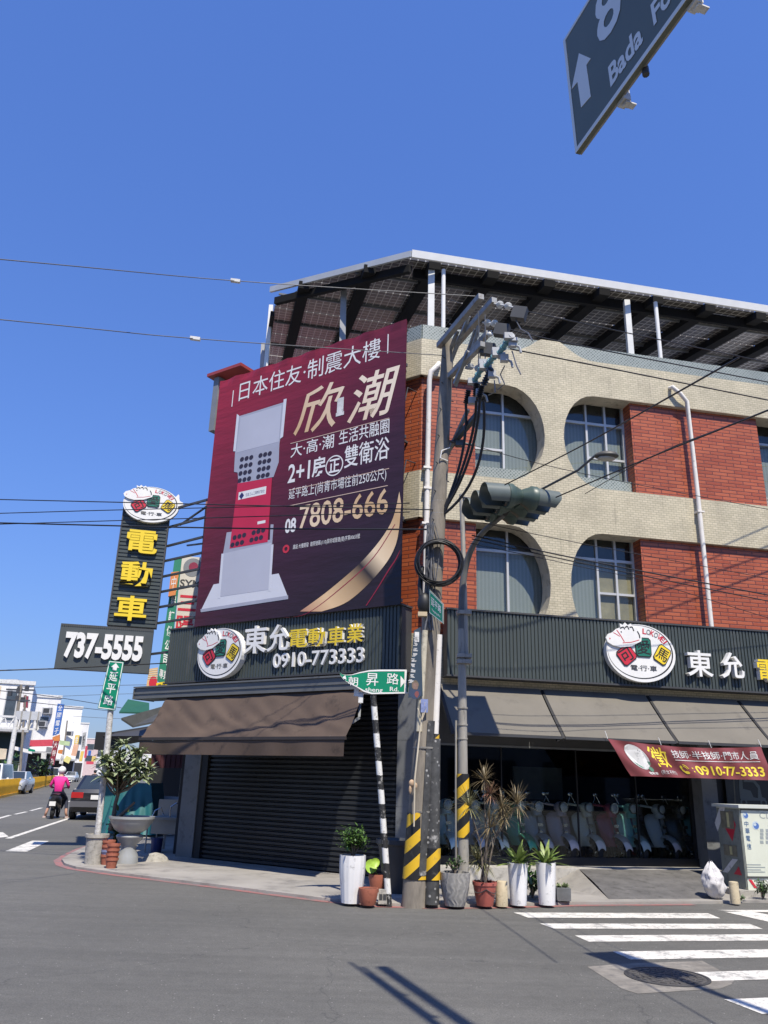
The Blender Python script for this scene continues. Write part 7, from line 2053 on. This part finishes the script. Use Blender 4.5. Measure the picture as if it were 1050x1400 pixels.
fbuild('white building with a grey metal side, behind the blue vertical sign', 84, 955, 98, 15, 18, FWH,
       [('cladding', -15, -2.6, 3.5, 7.2, FGR), ('window', -2.2, -1.0, 6.2, 7.6, DGL), ('window', -5.5, -4.2, 7.5, 8.7, DGL), ('window', -9, -7.6, 7.5, 8.7, DGL), ('awning', -9, .3, 3.4, 3.6, FGR), ('shop_front', -8, -.3, .1, 3.3, FDK)])
fbuild('tall plain white building with one small window, right of the blue sign', 113, 969, 128, 20, 16, M('far_bright_wall', (.84, .83, .80), .7, .05, 1, stain=.15),
       [('window', -10.2, -8.4, 7.6, 9.2, DGL), ('window', -8, -6.4, 3.4, 5.4, DGL), ('awning', -9, .2, 3.0, 3.25, FGR), ('shop_front', -8, -.2, .1, 2.9, FDK)])
fbuild('low cream building with a green and yellow fascia further along the street', 97, 1012, 150, 20, 14, M('far_cream_wall', (.66, .60, .50), .7, .1), [('fascia', -9, -.2, 4.2, 5.6, M('far_fascia_lime', (.50, .56, .26), .6, .2, .4)), ('shop_front', -9, -.3, .1, 3.6, FDK), ('window', -4, -1.5, 6, 7, DGL)])
fbuild('distant pale building with dark windows near the end of the street', 122, 990, 210, 26, 14, FWH, [('window', -3.4, -1.2, 8, 10, DGL), ('window', -3.4, -1.2, 4.5, 6.5, DGL), ('shop_front', -8, -.3, .1, 3.5, FDK)])
fbuild('distant pinkish building at the end of the left street', 136, 1011, 300, 40, 18, M('far_pink_wall', (.60, .46, .44), .7, .1), [('window', -4, -1.5, 9, 11, DGL), ('window', -8, -5.5, 9, 11, DGL), ('window', -4, -1.5, 5, 7, DGL)])
fbuild('distant white block closing the left street', 152, 1015, 380, 40, 24, FWH, [('window', -6, -3, 8, 11, DGL), ('window', -14, -11, 8, 11, DGL), ('window', -6, -3, 3, 5, DGL)])
fbuild('far low white house at the vanishing end of the street', 210, 1028, 460, 60, 90, FWH, [('window', -50, -46, 5, 8, DGL), ('window', -30, -26, 5, 8, DGL)])
# shop signs along the far side
def fsign(label, quad, Y, mat, txt=None, tm=None):
    t, o, F_, W_ = flat_sign(label, quad, Y, mat, None, 77, .25)
    if txt:
        n = len(txt)
        for q, c_ in enumerate(txt):
            m = MB(); h_ = 1.0 / n; m.text(c_, .18, .82, 1 - (q + .88) * h_, 1 - (q + .14) * h_, 0, 0, .01, 0, warp=W_, res=1); m.build('lettering', tm or WHITEP, o, F_)
    return t
BLUES = M('sign_blue', (.05, .14, .42), .5, .1); YEL2 = M('sign_faded_yellow', (.74, .52, .12), .5, .1); PINK = M('sign_red_pink', (.58, .07, .10), .5, .1); DRED = M('sign_dark_red', (.25, .03, .05), .5, .2); SALM = M('sign_salmon', (.70, .42, .28), .6, .1); LEM = M('sign_lemon', (.72, .66, .25), .6, .1)
fsign('tall blue vertical sign with white characters on the left street', [(79, 962), (88, 963), (81, 1003), (72, 1006)], 88, BLUES, '全國電子')
fsign('red and pink shop sign below the tall blue sign', [(38, 1012), (73, 1011), (72, 1020), (37, 1021)], 90, PINK, None)
fsign('narrow pink hanging sign at the left end of the red sign', [(37, 1021), (40, 1021), (38, 1032), (34, 1032)], 88, PINK)
fsign('dark red upright banner left of the lemon sign', [(74, 1013), (81, 1013), (74, 1046), (67, 1046)], 92, DRED, '大特價', WHITEP)
fsign('small orange gable sign under the blue sign', [(72, 1008), (82, 1004), (82, 1013), (72, 1013)], 95, ORNG)
fsign('yellow upright sign with dark characters near the far white building', [(103, 1005), (109, 1005), (107, 1017), (101, 1017)], 118, YEL2, '金')
fsign('salmon upright sign just below the yellow one', [(101, 1017), (108, 1018), (104, 1034), (97, 1033)], 115, SALM)
fsign('grey upright sign with dark squares right of the yellow sign', [(113, 1002), (118, 1001), (116, 1024), (111, 1025)], 140, FGR, '新', DARKG)
fsign('orange upright banner far along the street', [(111, 1027), (115, 1027), (112, 1041), (108, 1041)], 130, YEL2)
fsign('lemon diamond sign tilted beside the far cars', [(91, 1033), (98, 1036), (94, 1044), (86, 1040)], 105, LEM)
fsign('green small road sign plate on the left street', [(39, 1023), (48, 1025), (48, 1028), (39, 1027)], 70, SIGNG)
fsign('cream poster board at the left edge of the street', [(-4, 1023), (10, 1024), (8, 1038), (-6, 1038)], 66, M('poster_cream', (.64, .54, .40), .6, .2))
fsign('white oval hanging sign near the red sign', [(57, 1029), (64, 1029), (63, 1038), (56, 1037)], 86, WHITE2)
fsign('orange small square sign by the cream building', [(80, 1025), (86, 1025), (85, 1031), (79, 1030)], 110, ORNG)
fsign('white fascia board with red print over the black shop front', [(15, 1019), (44, 1026), (44, 1031), (15, 1024)], 72, FWH)
fsign('small red square sign on the first white building', [(33, 951), (39, 952), (38, 968), (32, 967)], 73, DRED)
fsign('pale green sign strip above the orange square sign', [(82, 1012), (96, 1014), (95, 1020), (81, 1018)], 112, M('sign_pale_green', (.45, .56, .32), .5, .2, 2))
fsign('white upright sign with grey marks beside the dark red banner', [(83, 1032), (88, 1032), (86, 1044), (81, 1044)], 100, WHITE2, '停', MIDG)
fsign('narrow red upright sign far down the street', [(117, 1020), (120, 1020), (118, 1036), (115, 1036)], 160, PINK)
fsign('tiny blue sign far down the street', [(121, 1026), (125, 1026), (124, 1033), (120, 1033)], 170, BLUES)
fsign('tiny yellow sign under the distant pink building', [(126, 1034), (131, 1034), (130, 1041), (125, 1041)], 180, YEL2)
fsign('tiny red fascia at the far end of the street', [(118, 1041), (128, 1041), (128, 1045), (118, 1045)], 190, PINK)
fsign('grey box sign on a post beside the red sign', [(64, 1021), (71, 1022), (70, 1029), (63, 1028)], 87, MIDG)
for lab, px, py, Y in (('grey air conditioner box high on the white building with grey side', 66, 972, 97.5), ('grey air conditioner box low on the white building with grey side', 60, 990, 97.5), ('grey air conditioner box on the tall plain white building', 96, 1003, 127), ('dark water tank on the roof of the first white building', 20, 935, 76)):
    q = at_y(px, py, Y); m = MB(); m.box(q.x - .5, q.x + .5, q.y - .6, q.y, q.z - .35, q.z + .35); m.box(q.x - .36, q.x + .36, q.y - .62, q.y - .601, q.z - .26, q.z + .26, 1); o = m.build('air_conditioner' if 'tank' not in lab else 'water_tank', [FGR, DARKG]); tag(o, lab, 'air conditioner' if 'tank' not in lab else 'water tank')
# truss gantry with a sign seen from behind
ga0 = at_y(-30, 999, 56); 
FGA = frame(at_y(0, 1000, 56).x, 56, 80)
def GA(px, py): return on(FGA, px, py)
gt = thing('sign_gantry', 'white steel truss gantry with the blank back of a road sign over the left street', 'gantry', FGA)
tz, bz = GA(20, 980)[1], GA(20, 996)[1]; x0, x1 = GA(-60, 990)[0], GA(54, 990)[0]
m = MB()
for z in (tz, bz): m.bar((x0, 0, z), (x1, 0, z), .14, .14)
n_ = 8
for q in range(n_):
    xa, xb = x0 + (x1 - x0) * q / n_, x0 + (x1 - x0) * (q + 1) / n_; xm = (xa + xb) / 2
    m.bar((xa, 0, bz), (xm, 0, tz), .08); m.bar((xm, 0, tz), (xb, 0, bz), .08)
m.build('truss', WHITE2, gt, FGA)
a, b = GA(23, 972), GA(55, 985); m = MB(); m.box(a[0], b[0], -.15, -.08, b[1], a[1]); m.build('sign_back', M('sign_back_grey', (.46, .47, .48), .5, .1), gt, FGA)
for px in (30, 42, 53): x = GA(px, 980)[0]; m = MB(); m.box(x - .04, x + .04, -.2, .1, bz, a[1]); m.build('hanger', GALV, gt, FGA)
m = MB(); x = GA(20, 1000)[0]; m.tube([(x, 0, 0), (x, 0, tz)], .16, 10); m.build('column', WHITE2, gt, FGA, smooth=50)
def far_pole(label, pa, pb, Y, r_, gear):
    a, b = at_y(*pa, Y), at_y(*pb, Y); t = thing('utility_pole', label, 'utility pole', Vector((a.x, a.y, 0)))
    m = MB(); m.tube([(a.x, a.y, 0), b], [r_, r_ * .7], 8); m.build('shaft', CONC2, t, smooth=50)
    if gear:
        m = MB(); m.bar(b + Vector((-1.1, 0, -.4)), b + Vector((1.1, 0, -.4)), .12); m.bar(b + Vector((-.9, 0, -1.2)), b + Vector((.9, 0, -1.2)), .1); m.build('crossarm', STEELD, t)
        m = MB(); random.seed(int(pa[0] + 99))
        for q in range(7): c = b + Vector((random.uniform(-1, 1), random.uniform(-.3, .3), random.uniform(-1.4, .1))); m.box(c.x - .13, c.x + .13, c.y - .1, c.y + .1, c.z - .2, c.z + .2)
        o_ = m.build('pole_gear', DARKG, t); o_['kind'] = 'stuff'
far_pole('distant concrete pole crowded with dark equipment left of the gantry sign', (13, 1060), (29, 936), 64, .17, True)
far_pole('distant plain grey pole under the gantry sign', (29, 1058), (35, 950), 70, .13, False)
far_pole('distant leaning pole between the blue sign and the white building', (85, 1052), (92, 985), 120, .15, False)
bush('bush', 'green shrub at the left edge behind the parked white van', Vector((at_y(2, 1060, 58).x, 58, 0)), 1.3, 2.2, 260, LEAFB, None, .5, 8, 61)
bush('bush', 'small green shrub beside the dark shop on the left street', Vector((at_y(56, 1056, 80).x, 80, 0)), 1.0, 2.6, 200, LEAFD, None, .5, 8, 62)
# yellow median barrier
BARY = M('barrier_yellow', (.85, .47, .025), .5, .08, 3)
path = [gp(-24, 1097), gp(0, 1091), gp(37, 1082.5), gp(60, 1076), gp(84, 1068.5), gp(104, 1062), gp(107, 1060.6)]
SECT = 2.6
m = MB()
for q in range(9): x = .14 + q * (SECT - .28) / 8; m.tube([(x, 0, .14), (x, 0, .98)], .085, 8)
m.box(.03, SECT - .03, -.045, -.031, .84, .95); m.box(.03, SECT - .03, .031, .045, .84, .95); m.box(.03, SECT - .03, -.045, -.031, .2, .3); m.box(.03, SECT - .03, .031, .045, .2, .3); m.box(.0, SECT, -.11, .11, 0, .1399)
proto = None; cnt = 0
pos = path[0].copy(); 
tot = [(path[k + 1] - path[k]).length for k in range(len(path) - 1)]
def along(s):
    for k, L_ in enumerate(tot):
        if s <= L_: return path[k].lerp(path[k + 1], s / L_)
        s -= L_
    return None
s_ = 0
while True:
    a = along(s_); b = along(s_ + SECT)
    if a is None or b is None or cnt > 125: break
    d = b - a; az = math.degrees(math.atan2(d.x, d.y)); F_ = frame(a.x, a.y, az)
    if proto is None:
        proto = m.build('barrier_section', BARY, None, F_); tag(proto, 'yellow slatted section of the long median barrier on the left street', 'barrier', 'yellow median barrier sections')
    else: clone(proto, F_)
    cnt += 1; s_ += SECT
# ------------------------------------------------------------------ vehicles on the left street
def car(Mx, label, col, cat='car', van=False):
    """rear faces local -Y, nose towards +Y; about 4.4 m long"""
    t = thing('parked_car' if not van else 'parked_van', label, cat, Mx)
    paint = M('car_paint', col, .22, .04, 1, coat=.8); GL = M('car_glass', (.03, .04, .05), .06, .05, coat=.3)
    rz = 1.85 if van else 1.42
    secs = [(-2.2, .76, .42, .86), (-2.12, .82, .26, .98), (-1.6, .86, .22, 1.0), (-.6, .87, .2, .97), (.8, .87, .2, .95), (1.5, .86, .22, .88), (2.05, .80, .26, .74), (2.2, .70, .40, .66)]
    m = MB(); rings = []
    for y, w_, zb_, zt_ in secs:
        rings.append([m.pt(p) for p in ((-w_ * .94, y, zb_), (w_ * .94, y, zb_), (w_, y, zb_ + .18), (w_, y, zt_ - .14), (w_ * .93, y, zt_ - .02), (w_ * .7, y, zt_), (-w_ * .7, y, zt_), (-w_ * .93, y, zt_ - .02), (-w_, y, zt_ - .14), (-w_, y, zb_ + .18))])
    for a, b in zip(rings[:-1], rings[1:]):
        for q in range(10): m.face((a[q], a[(q + 1) % 10], b[(q + 1) % 10], b[q]))
    m.face(rings[0][::-1]); m.face(rings[-1]); m.build('body', paint, t, Mx, smooth=32)
    gy = (-2.1, -1.95, 1.2, 1.75) if van else (-1.55, -.95, .45, 1.25)
    bw_, rw_ = .78, .62
    B_ = [(-bw_, gy[0], .96), (bw_, gy[0], .96), (bw_, gy[3], .92), (-bw_, gy[3], .92)]; T__ = [(-rw_, gy[1], rz), (rw_, gy[1], rz), (rw_, gy[2], rz), (-rw_, gy[2], rz)]
    m = MB(); i = 0; m.v = B_ + T__
    for q in range(4): m.face((q, (q + 1) % 4, 4 + (q + 1) % 4, 4 + q))
    m.face((4, 5, 6, 7)); mid = [(x * .96, y, rz + .035) for x, y, z in T__]
    m.build('cabin', paint, t, Mx)
    def inset(q, k, off, nm):
        P = [Vector(m.v[e]) for e in q]; c = sum(P, Vector()) / 4; nn = (P[1] - P[0]).cross(P[2] - P[0]).normalized(); 
        if nn.dot(c - Vector((0, 0, 1.1))) < 0: nn = -nn
        w_ = MB(); w_.poly([c + (p - c) * k + nn * off for p in P]); w_.build(nm, GL, t, Mx)
    inset((0, 1, 5, 4), .86, .006, 'rear_window'); inset((1, 2, 6, 5), .84, .006, 'side_window'); inset((2, 3, 7, 6), .88, .006, 'windscreen'); inset((3, 0, 4, 7), .84, .006, 'side_window')
    for s in (-1, 1):
        for y in (-1.35, 1.38):
            Rw = Mx @ Matrix.Translation((s * .78, y, .31)) @ Matrix.Rotation(R(90), 4, 'Y')
            w_ = MB(); w_.lathe([(.2, -.1), (.28, -.105), (.31, -.07), (.31, .07), (.28, .105), (.2, .1)], n=22); wo = w_.build('wheel', TYRE, t, Rw, smooth=40)
            w_ = MB(); w_.lathe([(.19, -.108), (.19, .108)], n=12); w_.build('rim', CHROME, wo, Rw)
        w_ = MB(); w_.box(s * .80 - .0 if s < 0 else .42, -.42 if s < 0 else .80, -2.225, -2.14, .70, .88); w_.build('taillight', M('taillight_red', (.42, .02, .02), .25, .1), t, Mx)
        w_ = MB(); w_.box(min(s * .74, s * .40), max(s * .74, s * .40), 2.08, 2.19, .52, .68); w_.build('headlight', HEADL, t, Mx)
        w_ = MB(); w_.ball((s * .95, .75, .98), (.09, .06, .07), 10, 6); w_.build('mirror', paint, t, Mx, smooth=60)
    w_ = MB(); w_.box(-.80, .80, -2.29, -2.12, .42, .60); w_.build('rear_bumper', M('bumper_grey', (.10, .10, .11), .35, .1, coat=.3), t, Mx)
    w_ = MB(); w_.box(-.72, .72, 2.1, 2.26, .30, .48); w_.build('front_bumper', paint, t, Mx)
    for y, nm in ((-2.232, 'rear_plate'), (2.265, 'front_plate')):
        w_ = MB(); w_.box(-.17, .17, y - .006, y + .006, .66 if y < 0 else .34, .80 if y < 0 else .46); w_.build(nm, WHITEP, t, Mx)
    return t
q = gp(125, 1122); car(frame(q.x - .42, q.y + 2.2, 78) , 'black saloon car parked at the kerb, seen from behind', (.012, .013, .018))
def oncoming(px, py, label, col, van=False, az=257, cat='car'):
    q = gp(px, py); return car(frame(q.x, q.y + 1.8, az), label, col, cat, van)
def car_at(px, Y, label, col, van=False, az=257, cat='car'):
    q = at_y(px, 1060, Y); return car(frame(q.x, Y, az), label, col, cat, van)
car_at(24, 57, 'silver car facing the viewer behind the yellow barrier', (.42, .44, .46)); car_at(-8, 52, 'white van at the left edge behind the yellow barrier', (.70, .70, .70), True, cat='van')
car_at(98, 125, 'small distant silver car near the end of the barrier', (.45, .47, .50)); car_at(74, 100, 'small white truck like van parked by the dark red banner', (.66, .64, .66), True, cat='van')
# ------------------------------------------------------------------ riders
def person(Mx, label, jacket, trousers, skin, helmet):
    """seated on a scooter and facing local +Y, both feet on the ground"""
    V_, E_, R_ = [], [], []
    def a(p, r, par=None):
        V_.append(Vector(p)); R_.append(r)
        if par is not None: E_.append((par, len(V_) - 1))
        return len(V_) - 1
    hip = a((0, -.12, .84), (.165, .13)); wa = a((0, -.12, 1.0), (.15, .115), hip); ch_ = a((0, -.07, 1.20), (.175, .12), wa); nb_ = a((0, -.02, 1.36), (.07, .07), ch_); hd = a((0, .02, 1.47), (.085, .095), nb_); a((0, .03, 1.58), (.08, .09), hd)
    for s in (-1, 1):
        sh_ = a((s * .19, -.05, 1.28), (.068, .068), ch_); el = a((s * .30, -.02, 1.04), (.054, .054), sh_); wr = a((s * .27, .22, .98), (.036, .036), el); pa = a((s * .26, .29, .98), (.034, .022), wr)
        for f in range(4): k1 = a((s * (.235 + f * .017), .335, .985 - .004 * f), (.0095, .0095), pa); a((s * (.235 + f * .017), .365 - .004 * f, .965), (.0085, .0085), k1)
        a((s * .222, .31, .965), (.0105, .0105), pa)
        th = a((s * .12, -.05, .80), (.105, .10), hip); kn = a((s * .25, .27, .60), (.072, .072), th); an = a((s * .33, .08, .13), (.046, .046), kn); to = a((s * .36, .20, .045), (.042, .032), an); a((s * .37, .27, .035), (.034, .024), to)
    me = bpy.data.meshes.new('p'); me.from_pydata(V_, E_, [])
    o = bpy.data.objects.new('p', me); COL.objects.link(o)
    md = o.modifiers.new('s', 'SKIN'); md.use_smooth_shade = True
    for k_, r_ in enumerate(R_): me.skin_vertices[0].data[k_].radius = r_
    me.skin_vertices[0].data[0].use_root = True
    sb_ = o.modifiers.new('d', 'SUBSURF'); sb_.levels = 1; sb_.render_levels = 1
    dg = bpy.context.evaluated_depsgraph_get(); dg.update()
    nm = bpy.data.meshes.new_from_object(o.evaluated_get(dg)); bpy.data.objects.remove(o)
    nm.name = 'person'; nm.materials.clear()
    for mt in (jacket, trousers, skin): nm.materials.append(mt)
    for p in nm.polygons:
        c = p.center
        if c.z > 1.37 or (c.y > .25 and c.z > .9) or (c.z < .30): p.material_index = 2
        elif c.z < .92 and not (abs(c.x) > .22 and c.z > .9): p.material_index = 1
        else: p.material_index = 0
    o = bpy.data.objects.new('person', nm); COL.objects.link(o); o.matrix_basis = Mx; WM[o] = Mx.copy(); tag(o, label, 'person')
    h = MB(); h.ball((0, .02, 1.56), (.135, .155, .135), 18, 12); h.box(-.09, .09, .14, .21, 1.55, 1.57); h.build('helmet', helmet, o, Mx, smooth=60)
    h = MB()
    for s in (-1, 1): h.box(s * .365 - .05, s * .365 + .05, .03, .30, .0, .05, 0, None, .9)
    h.build('shoes', M('shoe_pale', (.40, .30, .27), .7), o, Mx)
    h = MB(); h.ball((0, .105, 1.475), (.012, .02, .016), 6, 5); [h.ball((s * .035, .10, 1.505), (.012, .01, .008), 6, 5) for s in (-1, 1)]; h.box(-.025, .025, .09, .105, 1.435, 1.443); h.build('face', M('face_dark', (.12, .06, .05), .6), o, Mx)
    return o
SKIN = M('skin', (.45, .25, .18), .55, .08)
q = gp(68, 1119)
person(frame(q.x, q.y + .45, 78), 'rider in a hot pink jacket and white helmet stopped with feet on the road', M('pink_jacket', (.72, .02, .24), .7, .1, 8), M('navy_trousers', (.02, .025, .05), .8), SKIN, WHITEP)
scooter(frame(q.x, q.y + .45, 258), 'dark scooter with a white plate under the rider in pink', (.02, .02, .022), None, None, True, 'scooter')
q = gp(124, 1082)
person(frame(q.x, q.y + .45, 78), 'small distant rider in black ahead of the black car', M('black_jacket', (.012, .012, .014), .7), BLACK, SKIN, BLACK)
scooter(frame(q.x, q.y + .45, 258), 'distant black scooter under the rider in black', (.02, .02, .02), None, None, True, 'scooter')
# ------------------------------------------------------------------ signal mast beyond the right edge whose shadow crosses the manhole
sm = thing('mast_signal', 'slim signal mast arm with one lamp head reaching over the crossing, right of the view', 'traffic signal', (4.4, 1.5, 0))
hgt = 5.6; k_ = hgt / math.tan(R(SUN_EL)); dsh = Vector((math.sin(R(SUN_AZ)), math.cos(R(SUN_AZ)), 0)) * k_
s0, s1 = gp(868, 1318), gp(1060, 1388)
P0 = s0 + dsh + Vector((0, 0, hgt)); P1 = s1 + dsh + Vector((0, 0, hgt)); P2 = P1 + (P1 - P0) * 1.6
m = MB(); m.tube([P0, P1, P2], .045, 8); m.build('arm', GALV, sm); m = MB(); m.tube([(P2.x, P2.y, 0), P2], .09, 10); m.build('pole', GALV, sm)
FMS = frame(P0.x, P0.y, 340); m = MB()
for q in range(3): m.lathe([(.17, -.2), (.17, .2)], (0, 0, 0), 14, 0, Matrix.Translation((q * .36 - .3, 0, hgt - .12)) @ Matrix.Rotation(R(90), 4, 'X'))
m.build('signal_head', SIGGRN, sm, FMS)

# ------------------------------------------------------------------ the row of houses across the crossing, behind the viewer (seen in the glass)
orow = thing('house_row', 'low row of shop houses across the crossing, behind the viewer', 'building', (5, -24, 0))
m = MB(); m.box(-70, 80, -36, -26, 0, 10.5); m.build('wall', M('row_wall', (.30, .28, .25), .8, .2, .3), orow)
for q in range(18):
    x = -66 + q * 8
    m = MB(); m.box(x, x + 5.5, -26, -25.9, .2, 3.2); m.build('shop_front', FDK, orow)

rn = thing('neighbour_house', 'plain tiled shop house adjoining the right end of the brick building', 'building', FR @ Vector((9, 0, 0)))
m = MB(); m.box(8.72, 24, .1, 11, 0, 9.4); m.build('wall', FWH, rn, FR)
for q in range(4):
    for z in (4.6, 7.2):
        x = 9.6 + q * 3.6; m = MB(); m.box(x, x + 1.8, .04, .12, z, z + 1.5); w_ = m.build('window', ALU, rn, FR); m = MB(); m.box(x + .08, x + 1.72, .02, .039, z + .08, z + 1.42); m.build('pane', DGL, w_, FR)
m = MB(); m.box(9.2, 23.5, .05, .12, .1, 3.2); m.build('shop_front', FDK, rn, FR)
